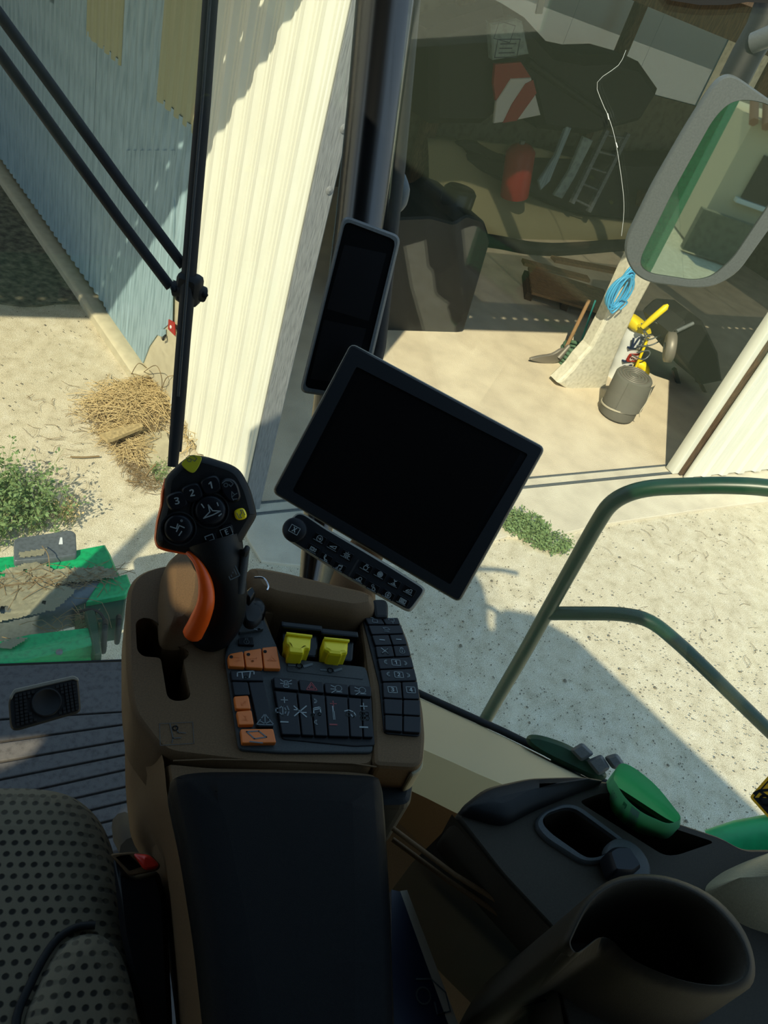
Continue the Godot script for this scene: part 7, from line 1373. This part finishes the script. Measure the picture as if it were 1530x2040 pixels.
func build_plants():
	weeds("weed_bush", "bushy grey green weed beside the header at the left", "weed", [Vector2(-2.1299, 2.6138), Vector2(-2.2921, 2.9744), Vector2(-2.1617, 3.1088), Vector2(-1.9878, 3.1371), Vector2(-1.7796, 3.0563), Vector2(-1.6565, 2.9802), Vector2(-1.7433, 2.8914), Vector2(-1.8521, 2.7728), Vector2(-1.8857, 2.6414)], 220, .30, .028)
	weeds("yellow_weed", "small yellowing weed at the edge of the green bush", "weed", [Vector2(-1.814, 3.0611), Vector2(-1.7777, 3.1344), Vector2(-1.6934, 3.0824), Vector2(-1.6787, 2.9916), Vector2(-1.7405, 2.9798)], 26, .16, .02, .5, "straw")
	weeds("weed_patch", "low green weed patch on the ground behind the touch display", "weed", [Vector2(0.7957, 4.5315), Vector2(0.9002, 4.6968), Vector2(1.0406, 4.7285), Vector2(1.2288, 4.6467), Vector2(1.3723, 4.5864), Vector2(1.3676, 4.4692), Vector2(1.2226, 4.3646), Vector2(1.0636, 4.4106), Vector2(0.8838, 4.4462)], 230, .09, .024)
	weeds("small_weed", "tiny green weed by the black wiper's lower end", "weed", [Vector2(-1.5439, 3.7353), Vector2(-1.4923, 3.8129), Vector2(-1.4182, 3.6944), Vector2(-1.4631, 3.6062)], 30, .07, .014, .3)
	var pc: Vector2 = Vector2(-1.9039, 4.2349)
	var t := thing("straw_pile", "untidy heap of dry straw on the dirt by the wall corner", "straw", Vector3(-1.8628, 0, -4.154))
	t.set_meta("kind", "stuff")
	var f := Transform3D(Vector3(1, 0, 0), Vector3(0, 0, -1), Vector3(0, 1, 0), Vector3(0, 0, 0))
	var g := strands(f, [Vector2(-2.2083, 4.1982), Vector2(-2.1658, 4.4036), Vector2(-2.0877, 4.5967), Vector2(-2.0311, 4.7272), Vector2(-1.888, 4.7277), Vector2(-1.7669, 4.5302), Vector2(-1.6939, 4.2755), Vector2(-1.7806, 4.1406), Vector2(-1.864, 4.0108), Vector2(-2.0247, 3.9668), Vector2(-2.1337, 4.0305)], 760, .10, .42, .14, .0021, .3, .95, null, pc)
	strands(f, [Vector2(-1.9973, 3.9168), Vector2(-1.8773, 4.0364), Vector2(-1.7631, 4.0678), Vector2(-1.6538, 3.8853), Vector2(-1.6222, 3.7151), Vector2(-1.7373, 3.7328), Vector2(-1.8916, 3.822)], 420, .06, .28, .08, .0018, .4, 1.1, g, Vector2(-1.7856, 3.8948))
	strands(f, [Vector2(-1.6595, 4.4522), Vector2(-1.5593, 4.4484), Vector2(-1.4066, 4.1899), Vector2(-1.3917, 4.029), Vector2(-1.4932, 4.1301)], 60, .08, .25, .12, .0022, 1.2, .8, g)
	puts("stalks", g, "straw", t)
	var g2 := strands(f, [Vector2(-2.235, 4.1781), Vector2(-2.0219, 4.7085), Vector2(-1.8583, 4.7081), Vector2(-1.6769, 4.3628), Vector2(-1.6417, 3.8609), Vector2(-1.6004, 3.6375), Vector2(-1.8139, 3.7771), Vector2(-2.0772, 3.9294)], 520, .06, .26, .06, .0018, .35, 1.2)
	strands(f, [Vector2(-1.7261, 3.6777), Vector2(-1.5822, 3.7413), Vector2(-1.3964, 3.6485), Vector2(-1.4066, 3.5257), Vector2(-1.5679, 3.5397)], 120, .05, .16, .03, .0016, .2, 1.2, g2)
	puts("dark_stalks", g2, "straw_dark", t)
	var ar := G.new()
	for q in [[Vector3(-2.131, 0.05, -4.6115), Vector3(-1.9915, 0.3, -4.4077), Vector3(-2.0375, 0.12, -4.6534)], [Vector3(-2.0745, 0.05, -4.6829), Vector3(-1.8564, 0.35, -4.3851), Vector3(-1.7872, 0.3, -4.3447), Vector3(-1.8685, 0.05, -4.5655)], [Vector3(-1.8373, 0.05, -4.4676), Vector3(-1.7864, 0.25, -4.417), Vector3(-1.7352, 0.3, -4.4182)]]:
		tube(sp(q, 5), .003, 4, ar)
	puts("arching_stalks", ar, "straw_dark", t)
	var lt := thing("straw_litter", "scattered bits of dry straw on the open dirt yard", "straw", Vector3(-0.1079, 0, -3.6632))
	lt.set_meta("kind", "stuff")
	var g3 := G.new()
	strands(f, [Vector2(-2.7362, 4.1029), Vector2(-2.5333, 4.6021), Vector2(-1.7031, 3.2592), Vector2(-2.0841, 3.2399)], 40, .04, .14, .004, .0014, 0, 2.0, g3)
	strands(f, [Vector2(1.5732, 4.9253), Vector2(3.139, 6.1519), Vector2(2.8547, 3.9511), Vector2(1.8774, 4.2069)], 46, .03, .12, .004, .0014, 0, 2.0, g3)
	puts("bits", g3, "straw_dark", lt)
	var b := thing("broken_plank", "short weathered plank lying on the straw heap", "plank", Vector3(-1.8285, 0.1, -3.861))
	putw("plank", solid_w([Vector3(-1.9133, 0.13, -3.74), Vector3(-1.7897, 0.13, -3.9554), Vector3(-1.7523, 0.13, -4.0031), Vector3(-1.7265, 0.13, -3.966), Vector3(-1.8194, 0.13, -3.7404), Vector3(-1.8397, 0.13, -3.7134)], Vector3(0, -.025, 0)), "dry_board", b)
	for q in [["dry twig lying below the straw heap", [Vector3(-1.6138, 0.012, -3.5406), Vector3(-1.5647, 0.014, -3.5516), Vector3(-1.5367, 0.012, -3.5781)]], ["forked dry twig propped above the pale concrete", [Vector3(-1.5316, 0.01, -3.6377), Vector3(-1.5143, 0.06, -3.6502), Vector3(-1.4841, 0.12, -3.6622)]], ["thin dark twig alone on the dirt left of the straw heap", [Vector3(-2.0146, 0.006, -3.5699), Vector3(-1.9472, 0.01, -3.6029), Vector3(-1.8709, 0.006, -3.6724)]]]:
		var tw := thing("twig", q[0], "twig", q[1][0])
		putw("stem", tube(sp(q[1], 3), .006, 5), "straw_dark", tw)
	var sl := thing("foot_slab", "pale broken concrete slab at the cream wall's foot", "slab", Vector3(-1.6097, 0, -3.9817))
	putw("slab", solid_w([Vector3(-1.7334, 0.03, -4.0404), Vector3(-1.6325, 0.03, -4.1396), Vector3(-1.4885, 0.03, -3.9516), Vector3(-1.4495, 0.03, -3.7539), Vector3(-1.5413, 0.03, -3.7247), Vector3(-1.6724, 0.03, -3.8598)], Vector3(0, -.06, 0)), "kerb", sl)
